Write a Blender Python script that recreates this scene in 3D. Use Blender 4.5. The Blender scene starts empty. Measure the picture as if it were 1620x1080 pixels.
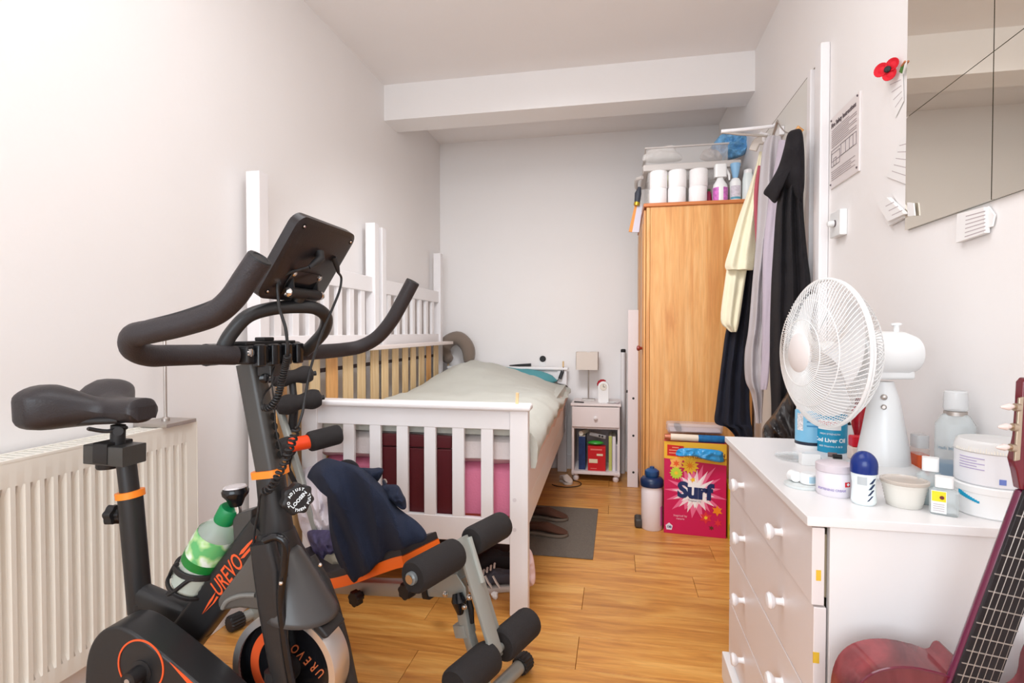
import bpy, bmesh, math, random
from mathutils import Vector, Matrix, noise
random.seed(7)
SC = bpy.context.scene
COL = SC.collection
PI = math.pi
# ------------------------------------------------------------------ camera
FPX, YAW, PITCH, EYE = 851.5, 0.1928, 0.0189, 1.15
cam_d = bpy.data.cameras.new('camera'); cam = bpy.data.objects.new('camera', cam_d); COL.objects.link(cam)
cam_d.sensor_width = 36; cam_d.lens = 36 * FPX / 1620; cam_d.clip_start = 0.02
cam.location = (0, 0, EYE); cam.rotation_euler = (PI/2 - PITCH, 0, YAW)
SC.camera = cam
# ------------------------------------------------------------------ world, light, exposure
SC.view_settings.view_transform = 'Standard'; SC.view_settings.look = 'None'
SC.view_settings.gamma = 1; SC.view_settings.use_curve_mapping = False
SC.view_settings.exposure = 0.33
w = bpy.data.worlds.new('world'); SC.world = w; w.use_nodes = True
w.node_tree.nodes['Background'].inputs[0].default_value = (0.80, 0.88, 1.0, 1)
w.node_tree.nodes['Background'].inputs[1].default_value = 2.2
def area(name, loc, rot, sx, sy, power, col):
    l = bpy.data.lights.new(name, 'AREA'); l.shape = 'RECTANGLE'; l.size = sx; l.size_y = sy
    l.energy = power; l.color = col
    o = bpy.data.objects.new(name, l); COL.objects.link(o); o.location = loc; o.rotation_euler = rot
    return o
# daylight through the window behind the camera, and two added fill lights overhead, out of view
area('window_daylight', (-0.4, -1.36, 1.5), (PI/2, 0, 0), 2.0, 1.6, 32, (0.84, 0.94, 1.0))
area('overhead_fill', (-0.37, 1.2, 2.72), (0.12, 0, 0), 1.3, 1.8, 19, (0.93, 0.965, 1.0))  # broad fill added for evenness, not a fitting of the room
area('back_fill', (-0.35, 2.08, 2.50), (0.6, 0, 0), 0.5, 0.35, 11, (0.93, 0.965, 1.0)).data.spread = math.radians(118)  # unseen fill added to brighten the bed and back wall

# ------------------------------------------------------------------ pixel -> point on a known plane
_F = Vector((-math.sin(YAW)*math.cos(PITCH), math.cos(YAW)*math.cos(PITCH), -math.sin(PITCH)))
_R = Vector((math.cos(YAW), math.sin(YAW), 0)); _U = _R.cross(_F)
CAMP = Vector((0, 0, EYE))
def ray(u, v): return _F + _R*((u-810)/FPX) + _U*((540-v)/FPX)
def P(u, v, X=None, Y=None, z=None):
    d = ray(u, v)
    t = (z-EYE)/d.z if z is not None else (Y/d.y if Y is not None else X/d.x)
    return CAMP + d*t
def Pp(u, v, pt, n):
    d = ray(u, v); return CAMP + d*((pt-CAMP).dot(n)/d.dot(n))
def dist(p): return (p-CAMP).dot(_F)
def px(p, n): return n*dist(p)/FPX
def stand(u, v, z, r):            # centre of a round thing whose front foot shows at u, v
    p = P(u, v, z=z); d = Vector((p.x, p.y, 0)).normalized(); return p + d*r
def vz(c, v, u=None):             # height at which point (c.x, c.y) shows in row v
    q = c - CAMP; a = Vector((q.x, q.y, 0)); lo, hi = -3, 6
    k = (540-v)/FPX
    # (q+ z)·U / (q+z)·F = k
    f0, u0 = a.dot(_F), a.dot(_U)
    return EYE + (k*f0 - u0)/(_U.z - k*_F.z)

# ------------------------------------------------------------------ materials
def lin(c):
    r = []
    for x in c[:3]:
        x = x/255.0; r.append(x/12.92 if x <= 0.04045 else ((x+0.055)/1.055)**2.4)
    return (r[0], r[1], r[2], 1)
MATS = {}
def mat(name, col, rough=0.5, metal=0.0, bump=0.0, bscale=60, var=0.0, vscale=8, trans=0.0, ior=1.45, emit=0.0, rnd=0.0, sheen=0.0, coat=0.0, stretch=None, alpha=1.0):
    if name in MATS: return MATS[name]
    m = bpy.data.materials.new(name); m.use_nodes = True; nt = m.node_tree; N = nt.nodes; L = nt.links
    b = N['Principled BSDF']
    b.inputs['Base Color'].default_value = lin(col); b.inputs['Roughness'].default_value = rough
    b.inputs['Metallic'].default_value = metal; b.inputs['IOR'].default_value = ior
    b.inputs['Transmission Weight'].default_value = trans
    b.inputs['Sheen Weight'].default_value = sheen; b.inputs['Coat Weight'].default_value = coat
    b.inputs['Alpha'].default_value = alpha
    if emit: b.inputs['Emission Color'].default_value = lin(col); b.inputs['Emission Strength'].default_value = emit
    vec = None
    if bump or var:
        tc = N.new('ShaderNodeTexCoord'); mp = N.new('ShaderNodeMapping')
        L.new(tc.outputs['Object'], mp.inputs[0]); vec = mp.outputs[0]
        if stretch: mp.inputs['Scale'].default_value = stretch
    if bump:
        n = N.new('ShaderNodeTexNoise'); n.inputs['Scale'].default_value = bscale; n.inputs['Detail'].default_value = 4
        L.new(vec, n.inputs['Vector'])
        bp = N.new('ShaderNodeBump'); bp.inputs['Strength'].default_value = bump; bp.inputs['Distance'].default_value = 0.004
        L.new(n.outputs[0], bp.inputs['Height']); L.new(bp.outputs[0], b.inputs['Normal'])
    src = None
    if var:
        n = N.new('ShaderNodeTexNoise'); n.inputs['Scale'].default_value = vscale; n.inputs['Detail'].default_value = 5
        L.new(vec, n.inputs['Vector'])
        h = N.new('ShaderNodeHueSaturation'); h.inputs['Color'].default_value = lin(col)
        mr = N.new('ShaderNodeMapRange'); mr.inputs[1].default_value = 0.3; mr.inputs[2].default_value = 0.7
        mr.inputs[3].default_value = 1-var; mr.inputs[4].default_value = 1+var
        L.new(n.outputs[0], mr.inputs[0]); L.new(mr.outputs[0], h.inputs['Value']); src = h
        L.new(h.outputs[0], b.inputs['Base Color'])
    if rnd:
        oi = N.new('ShaderNodeObjectInfo'); mr = N.new('ShaderNodeMapRange')
        mr.inputs[3].default_value = 1-rnd; mr.inputs[4].default_value = 1+rnd
        h = N.new('ShaderNodeHueSaturation'); h.inputs['Color'].default_value = lin(col)
        L.new(oi.outputs['Random'], mr.inputs[0]); L.new(mr.outputs[0], h.inputs['Value'])
        if src: L.new(src.outputs[0], h.inputs['Color'])
        L.new(h.outputs[0], b.inputs['Base Color'])
    MATS[name] = m; return m

def wood(name, c1, c2, c3, scale, stretch, rough=0.4, rnd=0.12, knots=0.0, bump=0.05):
    if name in MATS: return MATS[name]
    m = bpy.data.materials.new(name); m.use_nodes = True; nt = m.node_tree; N = nt.nodes; L = nt.links
    b = N['Principled BSDF']; b.inputs['Roughness'].default_value = rough
    tc = N.new('ShaderNodeTexCoord'); oi = N.new('ShaderNodeObjectInfo')
    ofs = N.new('ShaderNodeVectorMath'); ofs.operation = 'SCALE'; ofs.inputs[0].default_value = (37, 19, 53)
    L.new(oi.outputs['Random'], ofs.inputs['Scale'])
    add = N.new('ShaderNodeVectorMath'); L.new(tc.outputs['Object'], add.inputs[0]); L.new(ofs.outputs[0], add.inputs[1])
    mp = N.new('ShaderNodeMapping'); mp.inputs['Scale'].default_value = stretch; L.new(add.outputs[0], mp.inputs[0])
    n1 = N.new('ShaderNodeTexNoise'); n1.inputs['Scale'].default_value = scale; n1.inputs['Detail'].default_value = 7; n1.inputs['Distortion'].default_value = 1.2
    L.new(mp.outputs[0], n1.inputs['Vector'])
    r = N.new('ShaderNodeValToRGB'); e = r.color_ramp.elements
    e[0].position = 0.30; e[0].color = lin(c1); e[1].position = 0.72; e[1].color = lin(c3)
    x = e.new(0.5); x.color = lin(c2)
    L.new(n1.outputs[0], r.inputs[0]); out = r.outputs[0]
    n2 = N.new('ShaderNodeTexNoise'); n2.inputs['Scale'].default_value = scale*7; n2.inputs['Detail'].default_value = 3
    L.new(mp.outputs[0], n2.inputs['Vector'])
    mr2 = N.new('ShaderNodeMapRange'); mr2.inputs[1].default_value = 0.35; mr2.inputs[2].default_value = 0.65
    mr2.inputs[3].default_value = 0.93; mr2.inputs[4].default_value = 1.04; L.new(n2.outputs[0], mr2.inputs[0])
    mr = N.new('ShaderNodeMapRange'); mr.inputs[3].default_value = 1-rnd; mr.inputs[4].default_value = 1+rnd
    L.new(oi.outputs['Random'], mr.inputs[0])
    mu = N.new('ShaderNodeMath'); mu.operation = 'MULTIPLY'; L.new(mr.outputs[0], mu.inputs[0]); L.new(mr2.outputs[0], mu.inputs[1])
    h = N.new('ShaderNodeHueSaturation'); L.new(out, h.inputs['Color']); L.new(mu.outputs[0], h.inputs['Value']); out = h.outputs[0]
    if knots:
        mk = N.new('ShaderNodeMapping'); mk.inputs['Scale'].default_value = tuple(max(s, 0.45)/max(stretch) for s in stretch); L.new(add.outputs[0], mk.inputs[0])
        vo = N.new('ShaderNodeTexVoronoi'); vo.inputs['Scale'].default_value = knots; L.new(mk.outputs[0], vo.inputs['Vector'])
        rk = N.new('ShaderNodeMapRange'); rk.inputs[1].default_value = 0.05; rk.inputs[2].default_value = 0.09; rk.inputs[3].default_value = 0.75; rk.inputs[4].default_value = 0
        L.new(vo.outputs['Distance'], rk.inputs[0])
        mx = N.new('ShaderNodeMix'); mx.data_type = 'RGBA'; L.new(rk.outputs[0], mx.inputs[0]); L.new(out, mx.inputs[6]); mx.inputs[7].default_value = lin((120, 60, 30)); out = mx.outputs[2]
    L.new(out, b.inputs['Base Color'])
    bp = N.new('ShaderNodeBump'); bp.inputs['Strength'].default_value = bump; bp.inputs['Distance'].default_value = 0.002
    L.new(n1.outputs[0], bp.inputs['Height']); L.new(bp.outputs[0], b.inputs['Normal'])
    MATS[name] = m; return m

WALL = mat('painted_wall', (247, 242, 240), 0.75, bump=0.12, bscale=45, var=0.012, vscale=1.5)
CEIL = mat('painted_ceiling', (248, 242, 240), 0.8, bump=0.05, bscale=30, var=0.02, vscale=1.2)
WHITE = mat('white_paint', (244, 239, 239), 0.35, bump=0.03, bscale=30)
SATIN = mat('white_melamine', (240, 236, 235), 0.32, bump=0.02, bscale=120)
GLOSS = mat('white_plastic', (244, 243, 242), 0.28)
RADW = mat('radiator_enamel', (243, 237, 226), 0.35)
FLOOR = wood('oak_laminate', (182, 116, 54), (210, 145, 70), (228, 171, 94), 2.2, (1.1, 9, 9), 0.33, 0.07, knots=0)
PINE = wood('orange_pine', (206, 138, 74), (220, 158, 92), (230, 176, 114), 2.0, (9, 9, 0.7), 0.4, 0.03, knots=9)
PALE = wood('pale_pine', (222, 184, 132), (236, 202, 152), (243, 216, 172), 2.5, (9, 9, 0.8), 0.5, 0.10, knots=7)
GOLDP = wood('gold_pine', (214, 150, 84), (226, 166, 100), (236, 184, 120), 2.5, (9, 9, 0.8), 0.5, 0.05)
BLK = mat('black_enamel', (38, 37, 38), 0.38, bump=0.02, bscale=200)
BLKG = mat('black_gloss', (22, 22, 25), 0.16)
BLKM = mat('black_plastic', (32, 30, 31), 0.5)
GREYM = mat('charcoal_enamel', (66, 64, 62), 0.36)
FOAM = mat('black_foam', (42, 38, 38), 0.85, bump=0.5, bscale=500)
LEATHER = mat('black_vinyl', (46, 41, 43), 0.42, bump=0.2, bscale=300)
ORANGE = mat('orange_plastic', (255, 140, 40), 0.4)
ORRED = mat('orange_red_decal', (232, 92, 44), 0.45)
CHROME = mat('chrome', (225, 222, 220), 0.14, 1.0)
STEEL = mat('brushed_steel', (190, 182, 176), 0.38, 0.9)
SILV = mat('silver_grey_enamel', (166, 168, 162), 0.4, 0.35)
NAVY = mat('navy_cotton', (31, 38, 58), 0.95, bump=0.6, bscale=400)

# ------------------------------------------------------------------ mesh builder
class B:
    def __init__(s): s.b = bmesh.new()
    def quad(s, *vs): s.b.faces.new([s.b.verts.new(v) for v in vs]); return s
    def box(s, lo, hi, M=None):
        x0, y0, z0 = lo; x1, y1, z1 = hi
        c = [Vector(v) for v in ((x0,y0,z0),(x1,y0,z0),(x1,y1,z0),(x0,y1,z0),(x0,y0,z1),(x1,y0,z1),(x1,y1,z1),(x0,y1,z1))]
        if M is not None: c = [M @ v for v in c]
        return s.hexa(c)
    def hexa(s, c):
        v = [s.b.verts.new(p) for p in c]
        for f in ((3,2,1,0),(4,5,6,7),(0,1,5,4),(1,2,6,5),(2,3,7,6),(3,0,4,7)): s.b.faces.new([v[i] for i in f])
        return s
    def loft(s, rings, cap=True, closed=True):
        R = [[s.b.verts.new(p) for p in r] for r in rings]; n = len(R[0])
        for a, c in zip(R, R[1:]):
            for i in range(n if closed else n-1):
                j = (i+1) % n
                s.b.faces.new((a[i], a[j], c[j], c[i]))
        if cap:
            s.b.faces.new(list(reversed(R[0]))); s.b.faces.new(R[-1])
        return s
    def tube(s, pts, r, n=12, cap=True, prof=None, up=None):
        pts = [Vector(p) for p in pts]; m = len(pts)
        rr = r if isinstance(r, (list, tuple)) else [r]*m
        rings = []; t0 = (pts[1]-pts[0]).normalized()
        a = Vector(up) if up is not None else (Vector((0,0,1)) if abs(t0.z) < 0.9 else Vector((1,0,0)))
        for i, p in enumerate(pts):
            t = (pts[min(i+1,m-1)]-pts[max(i-1,0)]).normalized()
            a = (a - t*a.dot(t)).normalized(); c = t.cross(a)
            if prof is None: rings.append([p + (a*math.cos(2*PI*k/n) + c*math.sin(2*PI*k/n))*rr[i] for k in range(n)])
            else: rings.append([p + (a*q[0] + c*q[1])*rr[i] for q in prof])
        return s.loft(rings, cap)
    def lathe(s, prof, c, axis=(0,0,1), n=28, cap=True):
        ax = Vector(axis).normalized(); a = Vector((1,0,0)) if abs(ax.x) < 0.9 else Vector((0,0,1))
        a = (a-ax*a.dot(ax)).normalized(); d = ax.cross(a); c = Vector(c)
        return s.loft([[c + ax*h + (a*math.cos(2*PI*k/n)+d*math.sin(2*PI*k/n))*max(r, 1e-4) for k in range(n)] for r, h in prof], cap)
    def prism(s, pts, off):           # polygon (world points) extruded by vector
        off = Vector(off); a = [Vector(p) for p in pts]
        return s.loft([a, [p+off for p in a]])
    def build(s, name, m, parent=None, smooth=False, bevel=0, root=None, seg=2):
        bmesh.ops.recalc_face_normals(s.b, faces=s.b.faces)
        me = bpy.data.meshes.new(name)
        r = parent
        base = Vector((0,0,0))
        if parent is not None:
            q = parent
            while q is not None: base += q.location; q = q.parent
        else:
            vs = [v.co for v in s.b.verts]
            mn = Vector((min(v.x for v in vs)+max(v.x for v in vs), min(v.y for v in vs)+max(v.y for v in vs), 0))/2
            base = Vector((mn.x, mn.y, min(v.z for v in vs)))
        bmesh.ops.translate(s.b, verts=s.b.verts, vec=-base)
        if smooth:
            for f in s.b.faces: f.smooth = True
            for e in s.b.edges:
                if len(e.link_faces) == 2 and e.calc_face_angle(0) > 0.7: e.smooth = False
        s.b.to_mesh(me); s.b.free()
        ms = m if isinstance(m, (list, tuple)) else [m]
        for x in ms: me.materials.append(x)
        o = bpy.data.objects.new(name, me); COL.objects.link(o)
        if parent is not None: o.parent = parent
        else: o.location = base
        if bevel:
            md = o.modifiers.new('bevel', 'BEVEL'); md.width = bevel; md.segments = seg; md.limit_method = 'ANGLE'; md.angle_limit = 0.6
            if not smooth:
                for f in me.polygons: f.use_smooth = True
                try: o.modifiers.new('wn', 'WEIGHTED_NORMAL')
                except Exception: pass
        return o
def root(name, loc, label, cat, group=None):
    o = bpy.data.objects.new(name, None); COL.objects.link(o); o.location = Vector(loc); o.empty_display_size = 0.05
    return tag(o, label, cat, group)
def tag(o, label=None, cat=None, group=None, kind=None):
    if label: o['label'] = label
    if cat: o['category'] = cat
    if group: o['group'] = group
    if kind: o['kind'] = kind
    return o
def struct(b, name, m, parent=None, bevel=0):
    o = b.build(name, m, parent, bevel=bevel)
    if parent is None: o['kind'] = 'structure'
    return o
def copytree(o, loc=None, parent=None, label=None, rotz=None):
    kids = list(o.children); c = o.copy(); COL.objects.link(c); c.parent = parent
    for k in kids: copytree(k, parent=c)
    if loc is not None: c.location = loc
    if label: c['label'] = label
    if rotz is not None: c.rotation_euler = (0, 0, rotz)
    return c
def catmull(pts, n=6, closed=False):
    pts = [Vector(p) for p in pts]; m = len(pts); out = []
    rng = range(m if closed else m-1)
    for i in rng:
        p0 = pts[(i-1) % m] if closed or i > 0 else pts[0]; p1 = pts[i]; p2 = pts[(i+1) % m]
        p3 = pts[(i+2) % m] if closed or i+2 < m else pts[-1]
        for k in range(n):
            t = k/n
            out.append(0.5*((2*p1)+(p2-p0)*t+(2*p0-5*p1+4*p2-p3)*t*t+(3*p1-p0-3*p2+p3)*t**3))
    if not closed: out.append(pts[-1])
    return out
def rprof(w, h, r, n=4):              # rounded rectangle profile
    o = []
    for cx, cy, a in ((w-r, h-r, 0), (-w+r, h-r, PI/2), (-w+r, -h+r, PI), (w-r, -h+r, 3*PI/2)):
        for k in range(n+1):
            t = a + PI/2*k/n; o.append((cx+r*math.cos(t), cy+r*math.sin(t)))
    return o
def text_mesh(s, size, bold=0.0, ext=0.0004, spacing=1.0, shear=0.0):
    c = bpy.data.curves.new('t', 'FONT'); c.body = s; c.size = size; c.align_x = 'CENTER'; c.align_y = 'CENTER'
    c.offset = bold; c.extrude = ext; c.space_character = spacing; c.shear = shear; c.resolution_u = 3
    o = bpy.data.objects.new('t', c); COL.objects.link(o)
    bpy.context.view_layer.update()
    dg = bpy.context.evaluated_depsgraph_get()
    me = bpy.data.meshes.new_from_object(o.evaluated_get(dg))
    bpy.data.objects.remove(o); bpy.data.curves.remove(c)
    return me
def text(name, s, size, m, parent, pos, right, up, sx=1.0, **k):
    me = text_mesh(s, size, **k)
    for v in me.vertices: v.co.x *= sx
    r = Vector(right).normalized(); u = Vector(up); u = (u-r*u.dot(r)).normalized(); n = r.cross(u)
    base = Vector((0,0,0)); q = parent
    while q is not None: base += q.location; q = q.parent
    for v in me.vertices: v.co = Vector(pos) + r*v.co.x + u*v.co.y + n*v.co.z - base
    me.materials.clear(); me.materials.append(m)
    o = bpy.data.objects.new(name, me); COL.objects.link(o); o.parent = parent; return o
def ctext(name, s, size, m, parent, c, r, z, ang, **k):   # lettering wrapped round a cylinder
    me = text_mesh(s, size, **k)
    base = Vector((0,0,0)); q = parent
    while q is not None: base += q.location; q = q.parent
    for v in me.vertices:
        a = ang + v.co.x/r; rr = r + 0.0006 + v.co.z
        v.co = Vector((c.x+rr*math.cos(a), c.y+rr*math.sin(a), z+v.co.y)) - base
    me.materials.clear(); me.materials.append(m)
    o = bpy.data.objects.new(name, me); COL.objects.link(o); o.parent = parent; return o
def band(b, c, r, z0, z1, a0=0, a1=2*PI, n=32, t=0.0006):   # label strip wrapped round a cylinder
    rr = r+t
    for k in range(n):
        p = a0+(a1-a0)*k/n; q = a0+(a1-a0)*(k+1)/n
        v = [(c.x+rr*math.cos(a), c.y+rr*math.sin(a), z) for a, z in ((p,z0),(q,z0),(q,z1),(p,z1))]
        w_ = [(c.x+(r-0.001)*math.cos(a), c.y+(r-0.001)*math.sin(a), z) for a, z in ((p,z0),(q,z0),(q,z1),(p,z1))]
        b.hexa([Vector(w_[0]), Vector(w_[1]), Vector(v[1]), Vector(v[0]), Vector(w_[3]), Vector(w_[2]), Vector(v[2]), Vector(v[3])])
    return b
def camang(c): return math.atan2(-c.y, -c.x)
def blob(outline, centre, plane, front, back, rings=12, n=8, crease=0.01, cs=9.0, power=0.5, seed=0.0, cdir=None):
    """closed soft body: outline given by the points where its rim lies on a vertical plane (pt, normal)"""
    pt, nn = plane
    rim = catmull([Vector((a, c, 0)) for a, c in outline], n, True)
    c0 = Vector((centre[0], centre[1], 0)); b = B(); N = len(rim)
    def ring(t, side):
        out = []
        for q in rim:
            e = c0 + (q-c0)*t
            p = Pp(e.x, e.y, pt, nn); d = (CAMP-p); d.z *= 0.3; d.normalize()
            f = max(0.0, 1-t*t)**power
            s = p*cs + Vector((seed, seed, seed))
            if cdir is not None: s = s - cdir*(s.dot(cdir))*0.8
            w_ = noise.noise(s) + 0.5*noise.noise(s*2.1)
            w2 = 1-abs(noise.noise(s*1.3+Vector((5,5,5))))*2
            k = (front*f + crease*(w_+0.7*w2)*min(1, f*2.5)) if side > 0 else -back*f
            out.append(p + d*k)
        return out
    rs = [ring(1-(1-i/rings), 1) if False else ring(max(i/rings, 0.02), 1) for i in range(rings+1)]
    bk = [ring(max(i/5, 0.02), -1) for i in range(4, -1, -1)]
    b.loft(rs + bk)
    return b
# ================================================================== ROOM
XL, XR, Y0, YB_, H = -1.518, 0.780, -1.42, 4.502, 2.776
BY0, BY1, BZ = 3.36, 3.574, 2.543
fl = struct(B().box((XL-0.1, Y0-0.1, -0.12), (XR+0.1, YB_+0.1, -0.012)), 'floor', mat('floor_underlay', (60, 38, 24), 0.9))
rows = {}
yy = 1.82 - 0.2*17; k = 0
joint = {0: -0.136, 2: -0.14, -1: -0.70, 1: -0.75, 3: 0.35, -2: 0.28}
while yy < YB_:
    i = round((yy-1.82)/0.2); ph = joint.get(i, random.uniform(-1.2, 0))
    while ph > XL: ph -= 1.22
    x = ph
    while x < XR:
        a, c = max(x, XL)+0.0007, min(x+1.22, XR)-0.0007
        y0, y1 = max(yy, Y0)+0.0006, min(yy+0.2, YB_)-0.0006
        if c-a > 0.03 and y1-y0 > 0.02:
            B().box((a, y0, -0.012), (c, y1, random.uniform(-0.0002, 0.0002))).build('plank', FLOOR, fl, bevel=0.0012, seg=1)
        x += 1.22
    yy += 0.2
struct(B().box((XL-0.1, Y0-0.1, H), (XR+0.1, YB_+0.1, H+0.1)), 'ceiling', CEIL)
struct(B().box((XL-0.1, Y0-0.1, 0), (XL, YB_+0.1, H)), 'wall_left', WALL)
struct(B().box((XR, Y0-0.1, 0), (XR+0.1, YB_+0.1, H)), 'wall_right', WALL)
struct(B().box((XL, YB_, 0), (XR, YB_+0.1, H)), 'wall_back', WALL)
struct(B().box((XL, BY0, BZ), (XR, BY1, H)), 'trim_1', WALL)
wx0, wx1, wz0, wz1 = -1.3, 0.5, 0.75, 2.25
bw_ = B().box((XL, Y0-0.1, 0), (XR, Y0, wz0)).box((XL, Y0-0.1, wz1), (XR, Y0, H)).box((XL, Y0-0.1, wz0), (wx0, Y0, wz1)).box((wx1, Y0-0.1, wz0), (XR, Y0, wz1))
struct(bw_, 'wall_front', WALL)
wf = struct(B().box((wx0, Y0-0.07, wz0), (wx1, Y0-0.02, wz0+0.06)).box((wx0, Y0-0.07, wz1-0.06), (wx1, Y0-0.02, wz1)).box((wx0, Y0-0.07, wz0), (wx0+0.06, Y0-0.02, wz1)).box((wx1-0.06, Y0-0.07, wz0), (wx1, Y0-0.02, wz1)).box((-0.43, Y0-0.07, wz0), (-0.37, Y0-0.02, wz1)), 'window_1', WHITE)
B().box((wx0+0.06, Y0-0.05, wz0+0.06), (wx1-0.06, Y0-0.044, wz1-0.06)).build('pane', mat('window_glass', (245, 250, 250), 0.02, trans=1.0), wf)
for nm, lo, hi in (('baseboard_left', (XL, Y0, 0), (XL+0.018, YB_, 0.12)), ('baseboard_back', (XL+0.018, YB_-0.018, 0), (XR, YB_, 0.12)), ('baseboard_right', (XR-0.018, Y0, 0), (XR, 2.20, 0.12))):
    struct(B().box(lo, hi), nm, WHITE, bevel=0.004)
# door on the right wall, shut, with its near architrave
dr = struct(B().box((XR-0.022, 2.385, 0.005), (XR-0.001, 3.15, 2.185)), 'door_1', mat('door_paint', (232, 228, 222), 0.45), bevel=0.003)
struct(B().box((XR-0.030, 2.345, 0), (XR, 2.384, 2.19)), 'trim_2', WHITE, bevel=0.003)
struct(B().box((XR-0.034, 2.222, 0), (XR, 2.288, 2.235)), 'trim_3', WHITE, bevel=0.006)
struct(B().box((XR-0.012, 2.288, 2.19), (XR, 3.18, 2.20)), 'trim_4', mat('door_gap', (120, 104, 90), 0.7))

# ================================================================== RADIATOR
rx = -1.41; ry0, ry1, rz0, rz1 = 0.30, 1.594, 0.243, 0.843
rd = root('radiator', ((rx+XL)/2, (ry0+ry1)/2, rz0), 'white panel radiator with pressed flutes on the left wall', 'radiator')
prof = []; n = int((ry1-ry0-0.05)/0.0333); y = ry0
def flute_rows():
    ys = [(ry0, 0)]; y = ry0+0.025; p = 0.0333
    while y+p < ry1-0.02:
        ys += [(y+p*a, d) for a, d in ((0, 0), (0.12, 0), (0.28, -0.010), (0.62, -0.010), (0.78, 0))]; y += p
    ys.append((ry1, 0)); return ys
yr = flute_rows()
zs = [(rz0, 0), (rz0+0.045, 0), (rz0+0.065, 1), (rz1-0.085, 1), (rz1-0.063, 0), (rz1, 0)]
b = B(); g = [[b.b.verts.new((rx + d*f, y, z)) for y, d in yr] for z, f in zs]
for r0, r1 in zip(g, g[1:]):
    for i in range(len(r0)-1): b.b.faces.new((r0[i], r0[i+1], r1[i+1], r1[i]))
b.build('front_panel', RADW, rd, smooth=True)
B().box((rx-0.016, ry0, rz0), (rx-0.012, ry1, rz1-0.005)).build('inner_panel', RADW, rd)
B().box((-1.498, ry0, rz0), (-1.478, ry1, rz1-0.01)).build('rear_panel', RADW, rd)
B().box((-1.502, ry1, rz0+0.01), (rx+0.001, ry1+0.002, rz1)).build('side_cover', RADW, rd)
B().box((-1.502, ry0-0.002, rz0+0.01), (rx+0.001, ry0, rz1)).build('side_cover', RADW, rd)
b = B().box((-1.502, ry0, rz1-0.004), (-1.49, ry1, rz1+0.002)).box((rx-0.012, ry0, rz1-0.004), (rx+0.001, ry1, rz1+0.002))
y = ry0
while y < ry1-0.01: b.box((-1.491, y, rz1-0.003), (rx-0.01, y+0.014, rz1)); y += 0.022
b.build('top_grille', RADW, rd)
for y in (0.5, 1.4): B().box((XL+0.001, y, 0.35), (-1.498, y+0.03, 0.75)).build('bracket', RADW, rd)
B().tube([(-1.46, 0.36, rz0+0.01), (-1.46, 0.36, 0)], 0.009).build('pipe', mat('copper_painted', (225, 214, 200), 0.4), rd)
# lampstand without its shade on the radiator
c = P(262, 660, X=-1.455)
ls = root('lamp_stand', (c.x, c.y, rz1+0.002), 'brushed steel lamp stand with square base on the radiator', 'lamp stand')
B().box((c.x-0.062, c.y-0.062, rz1+0.002), (c.x+0.062, c.y+0.062, rz1+0.014)).build('base', STEEL, ls, bevel=0.0015)
B().lathe([(0.012, rz1+0.014), (0.012, rz1+0.022), (0.008, rz1+0.026)], (c.x, c.y, 0), n=16).build('collar', STEEL, ls, smooth=True)
B().tube([(c.x, c.y, rz1+0.02), (c.x, c.y, 1.165)], 0.0052).build('pole', STEEL, ls, smooth=True)
B().lathe([(0.011, 1.16), (0.012, 1.19), (0.009, 1.20)], (c.x, c.y, 0), n=14).build('lamp_holder', GLOSS, ls, smooth=True)

# ================================================================== BED
def bw(x, y, z): return Vector((x-0.024*(y-2.11), y, z))
def bbox(b, lo, hi): 
    x0, y0, z0 = lo; x1, y1, z1 = hi
    return b.hexa([bw(*v) for v in ((x0,y0,z0),(x1,y0,z0),(x1,y1,z0),(x0,y1,z0),(x0,y0,z1),(x1,y0,z1),(x1,y1,z1),(x0,y1,z1))])
bed = root('bed', (-0.87, 3.25, 0), 'white slatted wooden single bed with grey-green duvet on it', 'bed')
bL, bR = -1.345, -0.347
for end, ya in (('foot', 2.11), ('head', 4.385)):
    for x in (bL, bR-0.075): bbox(B(), (x, ya, 0), (x+0.075, ya+0.05, 0.835)).build('post', WHITE, bed, bevel=0.004)
    bbox(B(), (bL-0.018, ya-0.018, 0.832), (bR+0.012, ya+0.066, 0.857)).build('top_cap', WHITE, bed, bevel=0.009, seg=3)
    bbox(B(), (bL+0.07, ya+0.012, 0.752), (bR-0.07, ya+0.038, 0.834)).build('upper_rail', WHITE, bed, bevel=0.003)
    bbox(B(), (bL+0.07, ya+0.012, 0.286), (bR-0.07, ya+0.038, 0.386)).build('lower_rail', WHITE, bed, bevel=0.003)
    for k in range(7):
        xc = -0.519-0.1222*k
        if xc-0.025 > bL+0.075: bbox(B(), (xc-0.0255, ya+0.014, 0.383), (xc+0.0255, ya+0.035, 0.755)).build('slat', WHITE, bed, bevel=0.003)
for x in (bL+0.012, bR-0.034):
    bbox(B(), (x, 2.16, 0.330), (x+0.022, 4.385, 0.452)).build('side_rail', WHITE, bed, bevel=0.006)
b = B()
bbox(B(), (bR-0.030, 2.16, 0.452), (bR-0.008, 4.385, 0.575)).build('side_panel', mat('rail_white', (240, 228, 226), 0.5), bed, bevel=0.01)
for k in range(12): bbox(B(), (bL+0.04, 2.25+k*0.18, 0.335), (bR-0.04, 2.33+k*0.18, 0.352)).build('base_slat', PALE, bed)
for p in ((-0.387, 2.125), (-1.02, 4.42)):
    pass
for v in (791, 838):
    q = P(814, v, Y=2.109); B().lathe([(0.008, 0), (0.008, 0.0008)], (q.x, 2.1098, q.z), (0, -1, 0), 14).build('screw_plug', mat('plug_white', (226, 218, 220), 0.5), bed)
q = P(818, 641, Y=2.135)
B().tube([bw(q.x+0.0, 2.135, 0.856), (q.x+0.002, 2.133, 0.902)], 0.0065, 10).build('dowel', PALE, bed, smooth=True)
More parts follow.
